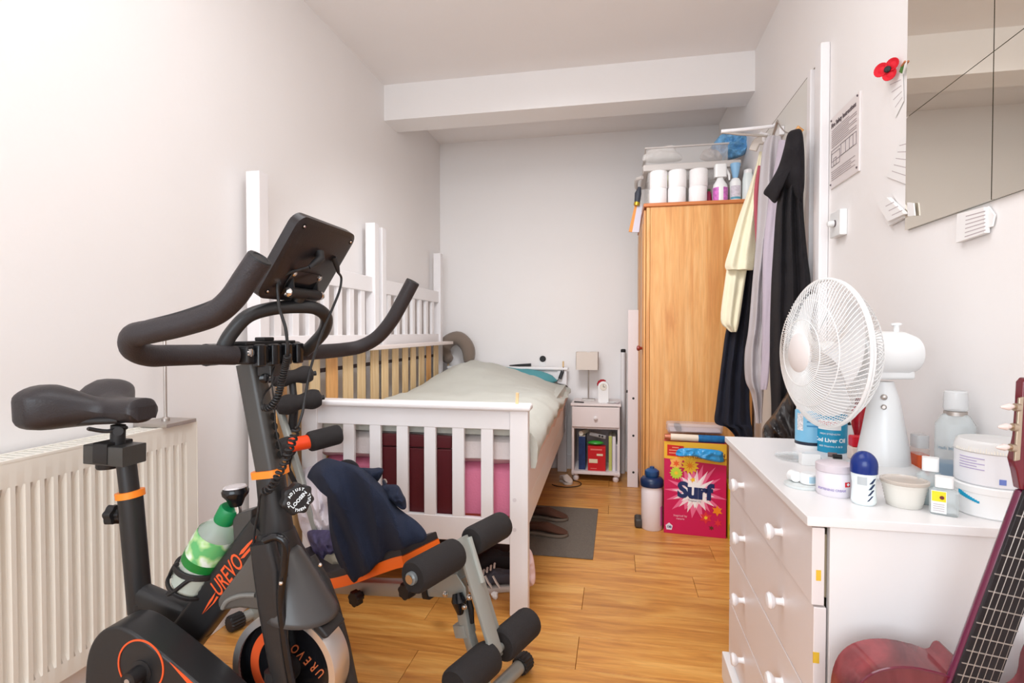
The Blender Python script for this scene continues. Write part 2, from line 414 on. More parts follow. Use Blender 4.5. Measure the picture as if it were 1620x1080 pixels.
for u in (891, 709):
    q = P(u, 580, Y=4.41); B().tube([(q.x, 4.41, 0.855), (q.x, 4.41, 0.905)], 0.007, 10).build('dowel', PALE, bed, smooth=True)

def soft_box(lo, hi, r=0.04, puff=0.01, nz=0.006, sc=6, nx=26, ny=40, warp=bw):
    """mattress-like slab: loft of rounded cross-sections along y"""
    b = B(); cx, cz = (lo[0]+hi[0])/2, (lo[2]+hi[2])/2; w_, h_ = (hi[0]-lo[0])/2, (hi[2]-lo[2])/2
    rings = []
    pr = []
    base = rprof(1, 1, 0.12, 3)
    for j in range(ny+1):
        t = j/ny; y = lo[1]+(hi[1]-lo[1])*t
        e = min(t, 1-t)*(hi[1]-lo[1]); s = 1 if e > r else math.sqrt(max(0.0, 1-((r-e)/r)**2))
        s = max(s, 0.05); inset = r*(1-s)
        ring = []
        prf = rprof(w_-inset, h_-inset, min(r, h_*0.9, w_*0.9)*max(s, 0.3), 4)
        dense = []
        for a, c in zip(prf, prf[1:]+prf[:1]):
            m = max(1, int(math.hypot(c[0]-a[0], c[1]-a[1])/0.05))
            for k in range(m): dense.append((a[0]+(c[0]-a[0])*k/m, a[1]+(c[1]-a[1])*k/m))
        for a in dense:
            p = Vector((cx+a[0], y, cz+a[1])); f = noise.noise(p*sc)*nz
            d = Vector((a[0]/w_, 0, a[1]/h_)); p += d*(f)
            ring.append(warp(p.x, p.y, p.z))
        rings.append(ring)
    n0 = max(len(r_) for r_ in rings); out = []
    for r_ in rings:                      # resample so that every ring has the same count
        if len(r_) != n0: r_ = [r_[int(i*len(r_)/n0)] for i in range(n0)]
        out.append(r_)
    return b.loft(out)
PINK = mat('pink_sheet', (236, 136, 166), 0.85, bump=0.4, bscale=120, var=0.03)
soft_box((bL+0.045, 2.19, 0.352), (bR-0.036, 4.37, 0.588), 0.03, nz=0.004).build('pink_mattress', PINK, None, smooth=True)
o = bpy.data.objects['pink_mattress']; tag(o, 'lower mattress in a pink fitted sheet inside the bed frame', 'mattress')
wm = soft_box((bL+0.03, 2.18, 0.589), (bR-0.035, 4.37, 0.715), 0.03, nz=0.012, sc=9).build('white_mattress', mat('quilt_white', (238, 226, 222), 0.85, bump=0.5, bscale=70), None, smooth=True)
tag(wm, 'white quilted upper mattress lying on the pink one', 'mattress')
# duvet
HX = [(-1.36, .79), (-1.30, .83), (-1.1, .915), (-.89, .885), (-.61, .80), (-.42, .725), (-.33, .685)]
def hx(x):
    for (a, c), (d, e) in zip(HX, HX[1:]):
        if x <= d: return c+(e-c)*max(0, (x-a))/(d-a)
    return HX[-1][1]
b = B(); rings = []
NY = 90
for j in range(NY+1):
    t = j/NY; y = 2.178 + (4.36-2.178)*t
    f = min(1, max(0, (y-3.15)/0.85)); f = f*f*(3-2*f)
    hem = 0.640 + 0.03*noise.noise(Vector((y*5, 0, 1))) + 0.035*t - 0.05*max(0, 1-t*9)
    over = 0.012 + 0.012*noise.noise(Vector((y*6, 3, 1)))
    top = []
    for i in range(31):
        x = -1.305 + (-.345+1.305)*i/30
        z0 = 0.775 + 0.012*noise.noise(Vector((x*3, y*3, 0)))
        z = z0*(1-f)+hx(x)*f
        z += 0.010*noise.noise(Vector((x*7, y*5, 2))) + 0.012*abs(noise.noise(Vector((x*11+y*4, y*7, 7))))
        e = (i/30-0.88)/0.12
        if e > 0: z -= 0.045*e*e*(1-0.5*f)
        e2 = (0.08-i/30)/0.08
        if e2 > 0: z -= 0.03*e2*e2
        ee = min(t*(NY)/6, (1-t)*NY/6, 1); z = 0.722+(z-0.722)*(0.45+0.55*math.sqrt(ee))
        top.append(bw(x, y, z))
    zr = top[-1].z
    side = []
    for k in range(1, 6):
        s = k/5; side.append(bw(-.345+over+0.022*math.sin(s*PI*0.9)+0.020*noise.noise(Vector((y*8, s*2, 4)))*s, y, zr+(hem-zr)*s))
    under = [bw(-.345+over-0.012, y, hem), bw(-.352, y, 0.718), bw(-1.27, y, 0.718), bw(-1.315, y, 0.70), bw(-1.32, y, 0.735)]
    rings.append(top+side+under)
b.loft(rings)
DUV = mat('duvet_sage', (196, 194, 184), 0.9, bump=0.35, bscale=160, var=0.02, sheen=0.1)
tag(b.build('duvet', DUV, None, smooth=True), 'pale grey-green duvet spread over the mattress', 'duvet')
b = B(); rings = []
for j in range(70):
    t = j/69; y = 2.185+(4.33-2.185)*t; a = 0.012*noise.noise(Vector((y*7, 1, 8))); h2 = 0.585+0.02*noise.noise(Vector((y*6, 5, 2)))
    rings.append([bw(-.375, y, 0.70), bw(-.352+a, y, 0.69), bw(-.338+a*1.5+0.006*math.sin(y*40), y, 0.655), bw(-.335+a, y, 0.62), bw(-.343, y, h2), bw(-.362, y, h2+0.004), bw(-.366, y, 0.65)])
b.loft(rings)
tag(b.build('under_quilt', mat('blush_quilt', (234, 208, 202), 0.9, bump=0.5, bscale=90), None, smooth=True), 'pale blush quilt edge hanging below the duvet on the aisle side', 'quilt')
# teal pillow end at the headboard
tq = P(797, 584, Y=4.3)
TEAL = mat('teal_cotton', (86, 152, 160), 0.85, bump=0.3, bscale=90)
b = B(); rings = []
for i in range(17):
    t = i/16*2-1; s = (1-abs(t)**3)**0.5; s = max(s, 0.05)
    rings.append([Vector((-0.80+0.33*t, 4.30+0.075*s*math.cos(a), 0.778+ (0.06+0.015*noise.noise(Vector((t*3, a, 1))))*s*math.sin(a) + 0.012 - 0.035*t)) for a in [2*PI*k/16 for k in range(16)]])
b.loft(rings)
tag(b.build('pillow', TEAL, None, smooth=True), 'teal pillow showing between duvet and headboard', 'pillow')
# black handset on the headboard, cable and switch
q = P(806, 578, Y=4.41); q2 = P(840, 577, Y=4.41)
b = B(); b.tube([(q.x, 4.41, 0.864), ((q.x+q2.x)/2, 4.41, 0.868), (q2.x, 4.41, 0.872)], [0.35, 0.8, 1], prof=rprof(0.012, 0.016, 0.004))
tag(b.build('hairbrush', BLKM, None, smooth=True), 'black brush handle lying on top of the headboard', 'brush')
pts = [P(891, 580, Y=4.37), P(891.5, 588, Y=4.37), P(887, 594, Y=4.36), P(884, 599, Y=4.355), P(880, 603, Y=4.34), P(868, 601, Y=4.30)]
cb = root('lamp_cable', pts[0], 'thin black cable with inline switch hanging from the headboard peg', 'cable')
B().tube(catmull(pts, 5), 0.0028, 8).build('cord', BLKM, cb, smooth=True)
B().tube([P(890, 587, Y=4.368), P(885.5, 599, Y=4.355)], 0.014, prof=rprof(1, 0.7, 0.4)).build('switch', BLKG, cb, smooth=True)
# neck pillow
pth = [P(714, 571, Y=4.34), P(705, 562, Y=4.36), P(703, 549, Y=4.37), P(712, 538, Y=4.38), P(726, 535, Y=4.38), P(738, 546, Y=4.37), P(742, 560, Y=4.36), P(740, 576, Y=4.34)]
pp = catmull(pth, 4); rr = [0.054*(1-abs(2*i/(len(pp)-1)-1)**6)**0.5+0.004 for i in range(len(pp))]
BRN = mat('taupe_fleece', (132, 116, 104), 0.95, bump=0.6, bscale=260, sheen=0.3)
npil = B().tube(pp, rr, 14).build('neck_pillow', BRN, None, smooth=True)
tag(npil, 'taupe horseshoe neck pillow propped in the far left bed corner', 'neck pillow')
# maroon case behind the slats
b = B(); xs = P(600, 700, Y=2.165).x, P(716, 700, Y=2.165).x
mc = root('flat_case', ((xs[0]+xs[1])/2, 2.168, 0), 'flat maroon case standing upright behind the footboard slats', 'case')
MAR = mat('maroon_leather', (84, 16, 24), 0.45, bump=0.1, bscale=150, var=0.08)
B().box((xs[0], 2.151, 0.287), (xs[1], 2.173, 0.655)).build('body', MAR, mc, bevel=0.004)
B().box((xs[0], 2.1505, 0.659), (xs[1], 2.1735, 0.712)).build('flap', MAR, mc, bevel=0.005)
# ================================================================== BUNK END PANELS on the left wall
XP = -1.42
def bunk_panel(pa, pb, label):
    """two tall posts with rails and slats between; pa, pb = px of post outer edges"""
    ya0, ya1 = P(pa[0], 350, X=XP).y, P(pa[1], 350, X=XP).y
    yb0, yb1 = P(pb[0], 350, X=XP).y, P(pb[1], 350, X=XP).y
    return ya0, yb1
def end_panel(y0, y1, ztop, label):
    r = root('bunk_end_panel', (XP-0.03, (y0+y1)/2, 0), label, 'bunk panel', 'bunk bed ends against the left wall')
    for y in (y0, y1-0.06): B().box((XP-0.062, y, 0), (XP, y+0.06, ztop)).build('post', WHITE, r, bevel=0.004)
    B().box((XP-0.045, y0+0.06, 1.385), (XP-0.015, y1-0.06, 1.475)).build('upper_rail', WHITE, r, bevel=0.003)
    B().box((XP-0.045, y0+0.06, 1.055), (XP-0.015, y1-0.06, 1.13)).build('lower_rail', WHITE, r, bevel=0.003)
    n = 7; p = (y1-y0-0.12)/(n+0.5)
    for k in range(n):
        y = y0+0.06+p*(k+0.45); B().box((XP-0.042, y, 1.125), (XP-0.020, y+0.05, 1.39)).build('slat', WHITE, r, bevel=0.002)
    B().box((XP-0.045, y0+0.06, 0.25), (XP-0.015, y1-0.06, 0.34)).build('foot_rail', WHITE, r, bevel=0.003)
    return r
ya = P(410, 300, X=XP).y; yb = P(600, 400, X=XP).y; yc = P(605, 400, X=XP).y; yd = P(700.5, 450, X=XP).y
zt = P(425, 265, X=XP).z
end_panel(ya, yb, 1.80, 'tall white bunk bed end panel nearest the radiator')
end_panel(yc, yd, 1.79, 'tall white bunk bed end panel in the far left corner')
# slatted bed base standing on its edge with a white side rail along its top
sb = root('slatted_bed_base', (XP+0.03, 3.0, 0), 'pine slatted bed base standing on edge behind the bed', 'bed base')
def sY(u, v): return P(u, v, X=XP+0.045).y
ed = [(45,105),(145,210),(243,300),(328,385),(405,450),(470,515),(533,575),(592,630),(640,680),(688,718),(733,765),(775,800)]
eds = [(480+a/3.725, 480+c/3.725) for a, c in ed]
eds = [(440, 456), (463, 480)] + eds
gold = {3, 12, 0}
for k, (a, c) in enumerate(eds):
    y0, y1 = sY(a, 600), sY(c, 600)
    if y1-y0 > 0.11: y1 = y0+0.09
    B().box((XP+0.032, y0, 0.06), (XP+0.040, y1, 1.044)).build('slat', GOLDP if k in gold else PALE, sb, bevel=0.002)
B().box((XP+0.026, 2.0, 0.953), (XP+0.0315, 4.05, 0.973)).build('webbing_strap', mat('black_webbing', (48, 34, 36), 0.8), sb)
B().box((XP+0.005, sY(440, 600), 0.0), (XP+0.055, 4.1, 0.06)).build('bottom_rail', WHITE, sb, bevel=0.003)
tp = B().box((XP+0.002, sY(436, 600), 1.045), (XP+0.10, sY(707, 545), 1.068)).build('top_rail', mat('rail_cream', (240, 226, 220), 0.4), sb, bevel=0.003)
# ================================================================== NIGHTSTAND and what stands on and in it
nx0, nx1, ny0, ny1 = -0.340, 0.024, 4.140, 4.480
ns = root('nightstand', (-0.158, 4.31, 0), 'small white nightstand with drawer and open shelf by the headboard', 'nightstand')
NW = mat('nightstand_paint', (238, 226, 224), 0.4)
B().box((nx0-0.008, ny0-0.012, 0.580), (nx1+0.008, ny1, 0.598)).build('top_board', NW, ns, bevel=0.003)
for x in (nx0, nx1-0.018): B().box((x, ny0, 0.045), (x+0.018, ny1, 0.580)).build('side_panel', NW, ns, bevel=0.002)
B().box((nx0+0.018, ny1-0.008, 0.06), (nx1-0.018, ny1, 0.58)).build('back_panel', mat('nightstand_back', (205, 190, 190), 0.6), ns)
B().box((nx0+0.018, ny0+0.001, 0.405), (nx1-0.018, ny1-0.01, 0.417)).build('divider', NW, ns)
B().box((nx0-0.002, ny0-0.006, 0.055), (nx1+0.002, ny1, 0.078)).build('bottom_board', NW, ns, bevel=0.003)
dw = B().box((nx0+0.004, ny0-0.014, 0.420), (nx1-0.004, ny0+0.004, 0.574)).build('drawer', NW, ns, bevel=0.003)
B().lathe([(0.006, 0), (0.006, 0.012), (0.014, 0.018), (0.014, 0.026), (0.006, 0.030)], (-0.158, ny0-0.014, 0.495), (0, -1, 0), 16).build('knob', WHITE, dw, smooth=True)
for x in (nx0+0.03, nx1-0.03):
    for y in (ny0+0.03, ny1-0.03): B().lathe([(0.016, 0), (0.024, 0.012), (0.024, 0.03), (0.014, 0.04), (0.018, 0.056)], (x, y, 0), n=16).build('foot', NW, ns, smooth=True)
# table lamp
c = P(931, 626, Y=4.36)
lp = root('table_lamp', (c.x, 4.34, 0.598), 'small table lamp with square cream shade on the nightstand', 'lamp')
B().box((c.x-0.052, 4.30, 0.598), (c.x+0.052, 4.39, 0.609)).build('base', STEEL, lp, bevel=0.002)
B().tube([(c.x, 4.345, 0.608), (c.x, 4.345, 0.90)], 0.006).build('pole', STEEL, lp, smooth=True)
SH = mat('cream_shade', (226, 214, 204), 0.8, bump=0.2, bscale=200)
zb, zt_ = P(930, 585, Y=4.27).z, P(930, 557, Y=4.27).z
b = B(); x0, x1 = P(911, 570, Y=4.27).x, P(946, 570, Y=4.27).x
for lo, hi in (((x0, 4.27, zb), (x1, 4.272, zt_)), ((x0, 4.42, zb), (x1, 4.422, zt_)), ((x0, 4.27, zb), (x0+0.002, 4.422, zt_)), ((x1-0.002, 4.27, zb), (x1, 4.422, zt_))): b.box(lo, hi)
b.build('shade', SH, lp)
b = B().tube([(x0, 4.345, zt_-0.015), (x1, 4.345, zt_-0.015)], 0.0015, 6).tube([(c.x, 4.27, zt_-0.015), (c.x, 4.422, zt_-0.015)], 0.0015, 6); b.build('shade_carrier', STEEL, lp)
B().lathe([(0.012, 0.88), (0.012, 0.93), (0.02, 0.95), (0.022, 0.965), (0.012, 0.985)], (c.x, 4.345, 0), n=14).build('bulb', GLOSS, lp, smooth=True)
# clock with red trim
x0, x1 = P(946, 615, Y=4.2).x, P(963, 615, Y=4.2).x; cx = (x0+x1)/2; zt2 = P(955, 603, Y=4.2).z
ck = root('bedside_clock', (cx, 4.225, 0.598), 'little white arched clock with red bobble trim beside the lamp', 'clock')
zc = zt2-(x1-x0)/2
arch = [(x0, 4.2, 0.598), (x1, 4.2, 0.598)] + [((cx+(x1-x0)/2*math.cos(a)), 4.2, zc+(x1-x0)/2*math.sin(a)) for a in [PI*k/12 for k in range(13)]]
B().prism(arch, (0, 0.045, 0)).build('case', GLOSS, ck, bevel=0.003)
zc2 = P(955, 612, Y=4.195).z
B().lathe([(0.028, 0), (0.028, 0.003)], (cx, 4.2, zc2), (0, -1, 0), 24).build('dial', mat('dial_cream', (236, 228, 214), 0.5), ck)
b = B().box((cx-0.0015, 4.195, zc2), (cx+0.0015, 4.1965, zc2+0.02)).box((cx, 4.195, zc2-0.0015), (cx+0.015, 4.1965, zc2+0.0015))
for k in range(12):
    a = PI/6*k; b.box((cx+0.024*math.cos(a)-0.0012, 4.195, zc2+0.024*math.sin(a)-0.0012), (cx+0.024*math.cos(a)+0.0012, 4.1965, zc2+0.024*math.sin(a)+0.0012))
b.build('hands', BLKM, ck)
pts = [(cx-(x1-x0)/2*math.cos(a)*1.02, 4.215, zc+(x1-x0)/2*math.sin(a)*1.08) for a in [0.05, 0.4, 0.8, 1.2, 1.6, 2.0]]
B().tube(pts, [0.006, 0.012, 0.015, 0.014, 0.011, 0.006], 10).build('trim', mat('red_felt', (172, 36, 48), 0.9, bump=0.4, bscale=300), ck, smooth=True)
# small clutter on the nightstand
c = P(968, 634, z=0.6); tag(B().lathe([(0.02, 0), (0.034, 0.006), (0.036, 0.008), (0.03, 0.007), (0.018, 0.004)], (c.x, 4.20, 0.598), n=24).build('saucer', GLOSS, None, smooth=True), 'tiny white saucer on the nightstand in front of the clock', 'saucer')
tag(B().tube([(-0.325, 4.19, 0.603), (-0.25, 4.17, 0.603)], 0.0045, 8).build('pen', BLKM, None, smooth=True), 'dark pen lying on the left of the nightstand top', 'pen')
tag(B().tube(catmull([(-0.02, 4.2, 0.601), (0.0, 4.17, 0.601), (0.018, 4.2, 0.6015), (0.02, 4.26, 0.601)], 5), 0.0025, 6).build('glasses_cord', mat('mauve_plastic', (176, 150, 160), 0.5), None, smooth=True), 'thin mauve cord curled at the nightstand corner', 'cord')
# contents of the shelf
def book(name, ul, ur, vt, yf, dep, m, label, cat, lean=0.0, group=None, z0=0.078):
    a, c_ = P(ul, 720, Y=yf).x, P(ur, 720, Y=yf).x; zt = P((ul+ur)/2, vt, Y=yf).z
    r = root(name, ((a+c_)/2, yf+dep/2, z0), label, cat, group)
    M = Matrix.Translation((a, yf, z0)) @ Matrix.Rotation(lean, 4, 'Y')
    w_, h_ = c_-a, zt-z0
    B().box((0, 0, 0), (w_, dep, h_), M).build('cover', m, r, bevel=0.0015)
    if name == 'book': B().box((0.002, 0.002, h_), (w_-0.002, dep-0.002, h_+0.001), M).build('pages', mat('paper', (235, 228, 214), 0.9), r)
    return r, M, w_, h_
DB = mat('dark_blue_card', (28, 50, 96), 0.4, var=0.3, vscale=30)
book('book', 915.5, 926, 690, 4.185, 0.2, DB, 'dark blue book standing on the left of the nightstand shelf', 'book')
book('book', 963, 968, 690, 4.19, 0.2, mat('lime_card', (196, 200, 110), 0.5), 'thin lime green book between red box and white book', 'book')
book('book', 968.6, 974, 691, 4.185, 0.2, mat('white_card', (232, 224, 228), 0.5), 'white book standing on the right of the nightstand shelf', 'book')
book('book', 974.6, 977.5, 704, 4.19, 0.19, mat('grey_card', (190, 180, 186), 0.5), 'thin grey booklet at the far right of the shelf', 'book')
r, M, w_, h_ = book('snack_box', 930, 958, 706, 4.165, 0.06, mat('red_card', (206, 26, 34), 0.4), 'red upright food box in the middle of the nightstand shelf', 'box')
def onface(r, M, lo, hi, m, name): return B().box((lo[0], -0.0012, lo[1]), (hi[0], 0.0005, hi[1]), M).build(name, m, r)
CR = mat('cream_print', (238, 222, 190), 0.5); PR = mat('pinkish_print', (232, 120, 112), 0.5)
onface(r, M, (w_*0.06, h_*0.32), (w_*0.55, h_*0.48), CR, 'label'); onface(r, M, (w_*0.15, h_*0.84), (w_*0.8, h_*0.9), PR, 'printed_line')
onface(r, M, (w_*0.5, h_*0.62), (w_*0.85, h_*0.7), CR, 'picture'); onface(r, M, (w_*0.15, h_*0.08), (w_*0.5, h_*0.11), PR, 'printed_line')
zt3 = P(942, 698, Y=4.17).z
b = B(); cx_ = P(942, 700, Y=4.18).x
rings = []
for i in range(9):
    t = i/4-1; s = max((1-t*t)**0.5, 0.1); rings.append([Vector((cx_+0.062*t, 4.205+0.03*s*math.cos(a), zt3-0.018+0.018*s*math.sin(a))) for a in [2*PI*k/10 for k in range(10)]])
b.loft(rings); gp = b.build('tissue_packet', mat('green_film', (60, 160, 60), 0.25, var=0.2, vscale=20), None, smooth=True); tag(gp, 'shiny green packet lying on top of the red box', 'packet')
M = Matrix.Translation((P(932, 684, Y=4.19).x, 4.185, P(932, 686, Y=4.19).z-0.012)) @ Matrix.Rotation(math.radians(12), 4, 'Y')
rm = root('radio', M.translation, 'grey handheld gadget lying across the books under the drawer', 'gadget')
B().box((0, 0, 0), (0.128, 0.05, 0.03), M).build('body', mat('grey_plastic', (158, 154, 154), 0.4), rm, bevel=0.006)
for x in (0.078, 0.100): B().lathe([(0.008, 0), (0.008, 0.003)], M @ Vector((x, 0, 0.017)), (0, -1, 0), 12).build('button', BLKM, rm)
tag(B().tube([(P(919, 684, Y=4.2).x, 4.19, P(919, 684, Y=4.2).z-0.004), (P(927, 685, Y=4.2).x, 4.33, P(927, 685, Y=4.2).z-0.004)], 0.018, 14).build('paper_roll', mat('paper', (235, 228, 214), 0.9), None, smooth=True), 'white paper roll lying on top of the blue book', 'roll')

# pole with black cap, plank with bolt holes
c = P(985.5, 650, Y=4.44)
pr_ = root('white_pole', (c.x, 4.44, 0), 'white metal pole with black end cap leaning by the nightstand', 'pole')
B().tube([(c.x, 4.44, 0), (c.x, 4.44, P(985, 556, Y=4.44).z)], 0.019, 16).build('tube', WHITE, pr_, smooth=True)
B().lathe([(0.020, 0), (0.020, 0.02), (0.014, 0.026)], (c.x, 4.44, P(985, 557, Y=4.44).z), n=14).build('end_cap', BLKM, pr_, smooth=True)
pk = root('bunk_side_board', (0.116, 4.06, 0), 'white upright board with three bolt holes beside the wardrobe', 'board')
B().box((0.078, 4.045, 0), (0.154, 4.07, 1.307)).build('board', mat('board_paint', (236, 224, 224), 0.4), pk, bevel=0.003)
for v in (630, 689, 747):
    q = P(1002, v, Y=4.044); B().lathe([(0.0085, 0), (0.0085, 0.002)], (q.x, 4.046, q.z), (0, -1, 0), 14).build('bolt_hole', BLKM, pk)
B().tube([(0.068, 4.057, P(992, 619, Y=4.05).z), (0.08, 4.057, P(992, 619, Y=4.05).z)], 0.010, 10).build('bolt', BLKM, pk)
# black disc on the back wall
q = P(858.5, 567.5, Y=4.49)
dk = root('wall_hook', (q.x, 4.50, q.z), 'round black hook on the back wall above the headboard', 'hook')
B().lathe([(0.026, 0), (0.026, 0.012), (0.02, 0.018)], (q.x, 4.502, q.z), (0, -1, 0), 20).build('disc', BLKM, dk, smooth=True)
B().box((q.x-0.03, 4.494, q.z-0.085), (q.x+0.02, 4.502, q.z-0.02)).build('plate', GLOSS, dk, bevel=0.002)

# ================================================================== WARDROBE
wx0_, wx1_, wy0, wy1, wz_ = 0.169, 0.765, 3.30, 4.25, 1.885
wd = root('wardrobe', (0.46, 3.77, 0), 'orange pine wardrobe seen from its plain side', 'wardrobe')
nb = 7
for k in range(nb):
    a = wx0_+0.022+(wx1_-wx0_-0.022)*k/nb; c_ = wx0_+0.022+(wx1_-wx0_-0.022)*(k+1)/nb
    B().box((a+0.0001, wy0, 0.02), (c_-0.0001, wy0+0.018, wz_)).build('board', PINE, wd)
B().box((wx0_+0.0, wy0-0.001, 0.02), (wx0_+0.021, wy0+0.019, wz_)).build('front_edge', PINE, wd, bevel=0.003)
B().box((wx0_+0.022, wy1-0.018, 0.02), (wx1_, wy1, wz_)).build('far_side', PINE, wd)
B().box((wx1_-0.008, wy0+0.018, 0.02), (wx1_, wy1-0.018, wz_)).build('back_panel', PINE, wd)
B().box((wx0_, wy0+0.02, 0.0), (wx1_, wy1, 0.10)).build('plinth', PINE, wd)
DPINE = wood('edge_pine', (186, 104, 52), (204, 122, 66), (214, 136, 78), 2.0, (1, 1, 9), 0.4, 0.04)
B().box((wx0_-0.018, wy0-0.012, wz_), (wx1_, wy1+0.012, wz_+0.022)).build('top_board', DPINE, wd, bevel=0.005, seg=3)
for k, (a, c_) in enumerate(((wy0+0.022, 3.772), (3.776, wy1-0.004))):
    dd = B().box((wx0_-0.014, a, 0.12), (wx0_-0.001, c_, wz_-0.012)).build('door', PINE, wd, bevel=0.003)
    B().box((wx0_-0.018, a+0.07, 0.19), (wx0_-0.0145, c_-0.07, wz_-0.08)).build('door_panel', PINE, dd, bevel=0.001)
    if k == 0:
        q = P(1011, 551, X=wx0_-0.03); B().lathe([(0.008, 0), (0.010, 0.012), (0.017, 0.02), (0.015, 0.03), (0.006, 0.034)], (wx0_-0.018, a+0.05, 1.047), (-1, 0, 0), 16).build('knob', mat('red_knob', (140, 48, 36), 0.35), dd, smooth=True)
WT = wz_+0.022
# toilet rolls, two high
TP = mat('tissue_paper', (246, 241, 240), 0.95, bump=0.5, bscale=90)
rolls = []
for k, (u, vb) in enumerate(((1041, 320), (1071, 319), (1104.5, 318))):
    c_ = P(u, vb, Y=3.37); c_.z = WT
    for j in range(2):
        if not rolls:
            r = root('toilet_roll', (c_.x, 3.385, WT), 'x', 'toilet roll', 'toilet rolls stacked on the wardrobe')
            B().lathe([(0.022, 0), (0.050, 0), (0.0525, 0.004), (0.0525, 0.098), (0.050, 0.102), (0.022, 0.102), (0.022, 0.0)], (c_.x, 3.385, WT), n=28, cap=False).build('paper', TP, r, smooth=True)
            B().lathe([(0.0215, 0.001), (0.0215, 0.101), (0.020, 0.101), (0.020, 0.001), (0.0215, 0.001)], (c_.x, 3.385, WT), n=16, cap=False).build('tube', mat('cardboard', (190, 160, 125), 0.9), r, smooth=True)
        else: r = copytree(rolls[0], loc=(c_.x+(0.003 if j else 0), 3.385, WT+0.1025*j))
        r['label'] = ('upper' if j else 'lower') + ' white toilet roll of the ' + ('left', 'middle', 'right')[k] + ' stack on the wardrobe'
        rolls.append(r)
# clear storage box behind them
CLR = mat('clear_plastic', (240, 234, 230), 0.12, alpha=0.22)
bx0, bx1, by0, by1 = 0.155, 0.730, 3.46, 3.90
zr = P(1100, 259, Y=by0).z
bxr = root('storage_box', ((bx0+bx1)/2, (by0+by1)/2, WT), 'large clear plastic storage box on top of the wardrobe', 'storage box')
bh = zr-WT
b = B(); t = 0.003; ins = 0.03
for lo, hi in (((bx0+ins, by0+ins, WT), (bx1-ins, by1-ins, WT+t)), ((bx0+ins, by0+ins, WT), (bx1-ins, by0+ins+t, zr-0.01)), ((bx0+ins, by1-ins-t, WT), (bx1-ins, by1-ins, zr-0.01)), ((bx0+ins, by0+ins, WT), (bx0+ins+t, by1-ins, zr-0.01)), ((bx1-ins-t, by0+ins, WT), (bx1-ins, by1-ins, zr-0.01))): b.box(lo, hi)
b.build('body', CLR, bxr)
FROST = mat('frosted_plastic', (232, 222, 216), 0.3, alpha=0.72)
b = B()
for lo, hi in (((bx0, by0, zr-0.03), (bx1, by0+0.032, zr+0.012)), ((bx0, by1-0.032, zr-0.03), (bx1, by1, zr+0.012)), ((bx0, by0+0.032, zr-0.03), (bx0+0.032, by1-0.032, zr+0.012)), ((bx1-0.032, by0+0.032, zr-0.03), (bx1, by1-0.032, zr+0.012))): b.box(lo, hi)
b.build('rim', FROST, bxr, bevel=0.006)
B().tube(catmull([(bx0-0.002, by0+0.05, zr-0.05), (bx0-0.03, by0+0.09, zr-0.05), (bx0-0.035, by0+0.2, zr-0.04), (bx0-0.03, by0+0.3, zr-0.05), (bx0-0.002, by0+0.34, zr-0.05)], 4), 0.012, 8).build('handle', FROST, bxr, smooth=True)
def box_thing(name, lo, hi, m, label, cat, bev=0.004, parts=()):
    r = root(name, ((lo[0]+hi[0])/2, (lo[1]+hi[1])/2, lo[2]), label, cat)
    B().box(lo, hi).build('body', m, r, bevel=bev)
    for nm, l2, h2, m2 in parts: B().box(l2, h2).build(nm, m2, r)
    return r
tag(soft_box((bx0+0.04, by0+0.04, WT+0.01), (bx0+0.3, by1-0.04, WT+0.14), 0.035, nz=0.02, sc=14, ny=14, warp=lambda x, y, z: Vector((x, y, z))).build('folded_cloth', mat('cream_cloth', (232, 224, 212), 0.9, bump=0.4), None, smooth=True), 'cream folded cloth inside the clear storage box', 'cloth')
tag(soft_box((bx0+0.31, by0+0.04, WT+0.01), (bx1-0.04, by1-0.05, WT+0.15), 0.03, nz=0.02, sc=14, ny=12, warp=lambda x, y, z: Vector((x, y, z))).build('folded_cloth', mat('pink_cloth', (224, 200, 196), 0.9, bump=0.4), None, smooth=True), 'pale pink folded cloth inside the clear storage box', 'cloth')
q = P(1051, 268, Y=3.505); tag(B().box((q.x-0.025, 3.496, WT+0.145), (q.x+0.03, 3.50, WT+0.215)).build('lime_card', mat('lime_print', (206, 214, 120), 0.5), None), 'lime green card showing through the clear box', 'card')
# rolled white towel on the box
a, c_ = P(1021, 247, Y=3.5), P(1063, 243, Y=3.5)
pl = (Vector((0.3, 3.62, 2)), Vector((0, 1, 0)))
tag(blob([(1017, 254), (1020, 243), (1032, 236), (1048, 232), (1066, 230), (1070, 240), (1078, 246), (1077, 254), (1050, 258), (1030, 258)], (1048, 246), pl, 0.07, 0.06, cs=16, crease=0.012).build('towel', mat('white_towel', (246, 240, 236), 0.95, bump=0.5, bscale=200), None, smooth=True), 'white rolled towel lying in the top of the storage box', 'towel')
BLUEF = mat('blue_film', (120, 180, 226), 0.2, var=0.35, vscale=22, bump=0.3, bscale=30)
pl = (Vector((0.6, 3.60, 2)), Vector((0, 1, 0)))
tag(blob([(1122, 240), (1130, 225), (1142, 213), (1160, 213), (1184, 216), (1186, 228), (1178, 244), (1158, 252), (1135, 252)], (1155, 233), pl, 0.06, 0.06, cs=22, crease=0.035).build('plastic_bag', BLUEF, None, smooth=True), 'crumpled light blue plastic bag on the storage box', 'bag')
tag(blob([(1108, 252), (1112, 240), (1126, 236), (1142, 240), (1146, 250), (1130, 256)], (1128, 247), pl, 0.07, 0.05, cs=22, crease=0.02).build('plastic_bag', mat('clear_film', (228, 212, 206), 0.25, bump=0.3, alpha=0.6), None, smooth=True), 'small crumpled clear bag left of the blue bag', 'bag')
tr_ = root('storage_tray', (0.42, 3.68, zr+0.014), 'second shallow clear tray stacked on the large storage box', 'storage box')
b = B()
tx0, tx1, ty0, ty1, tz0, tz1 = 0.175, 0.66, 3.50, 3.87, zr+0.0125, P(1040, 234, Y=3.5).z
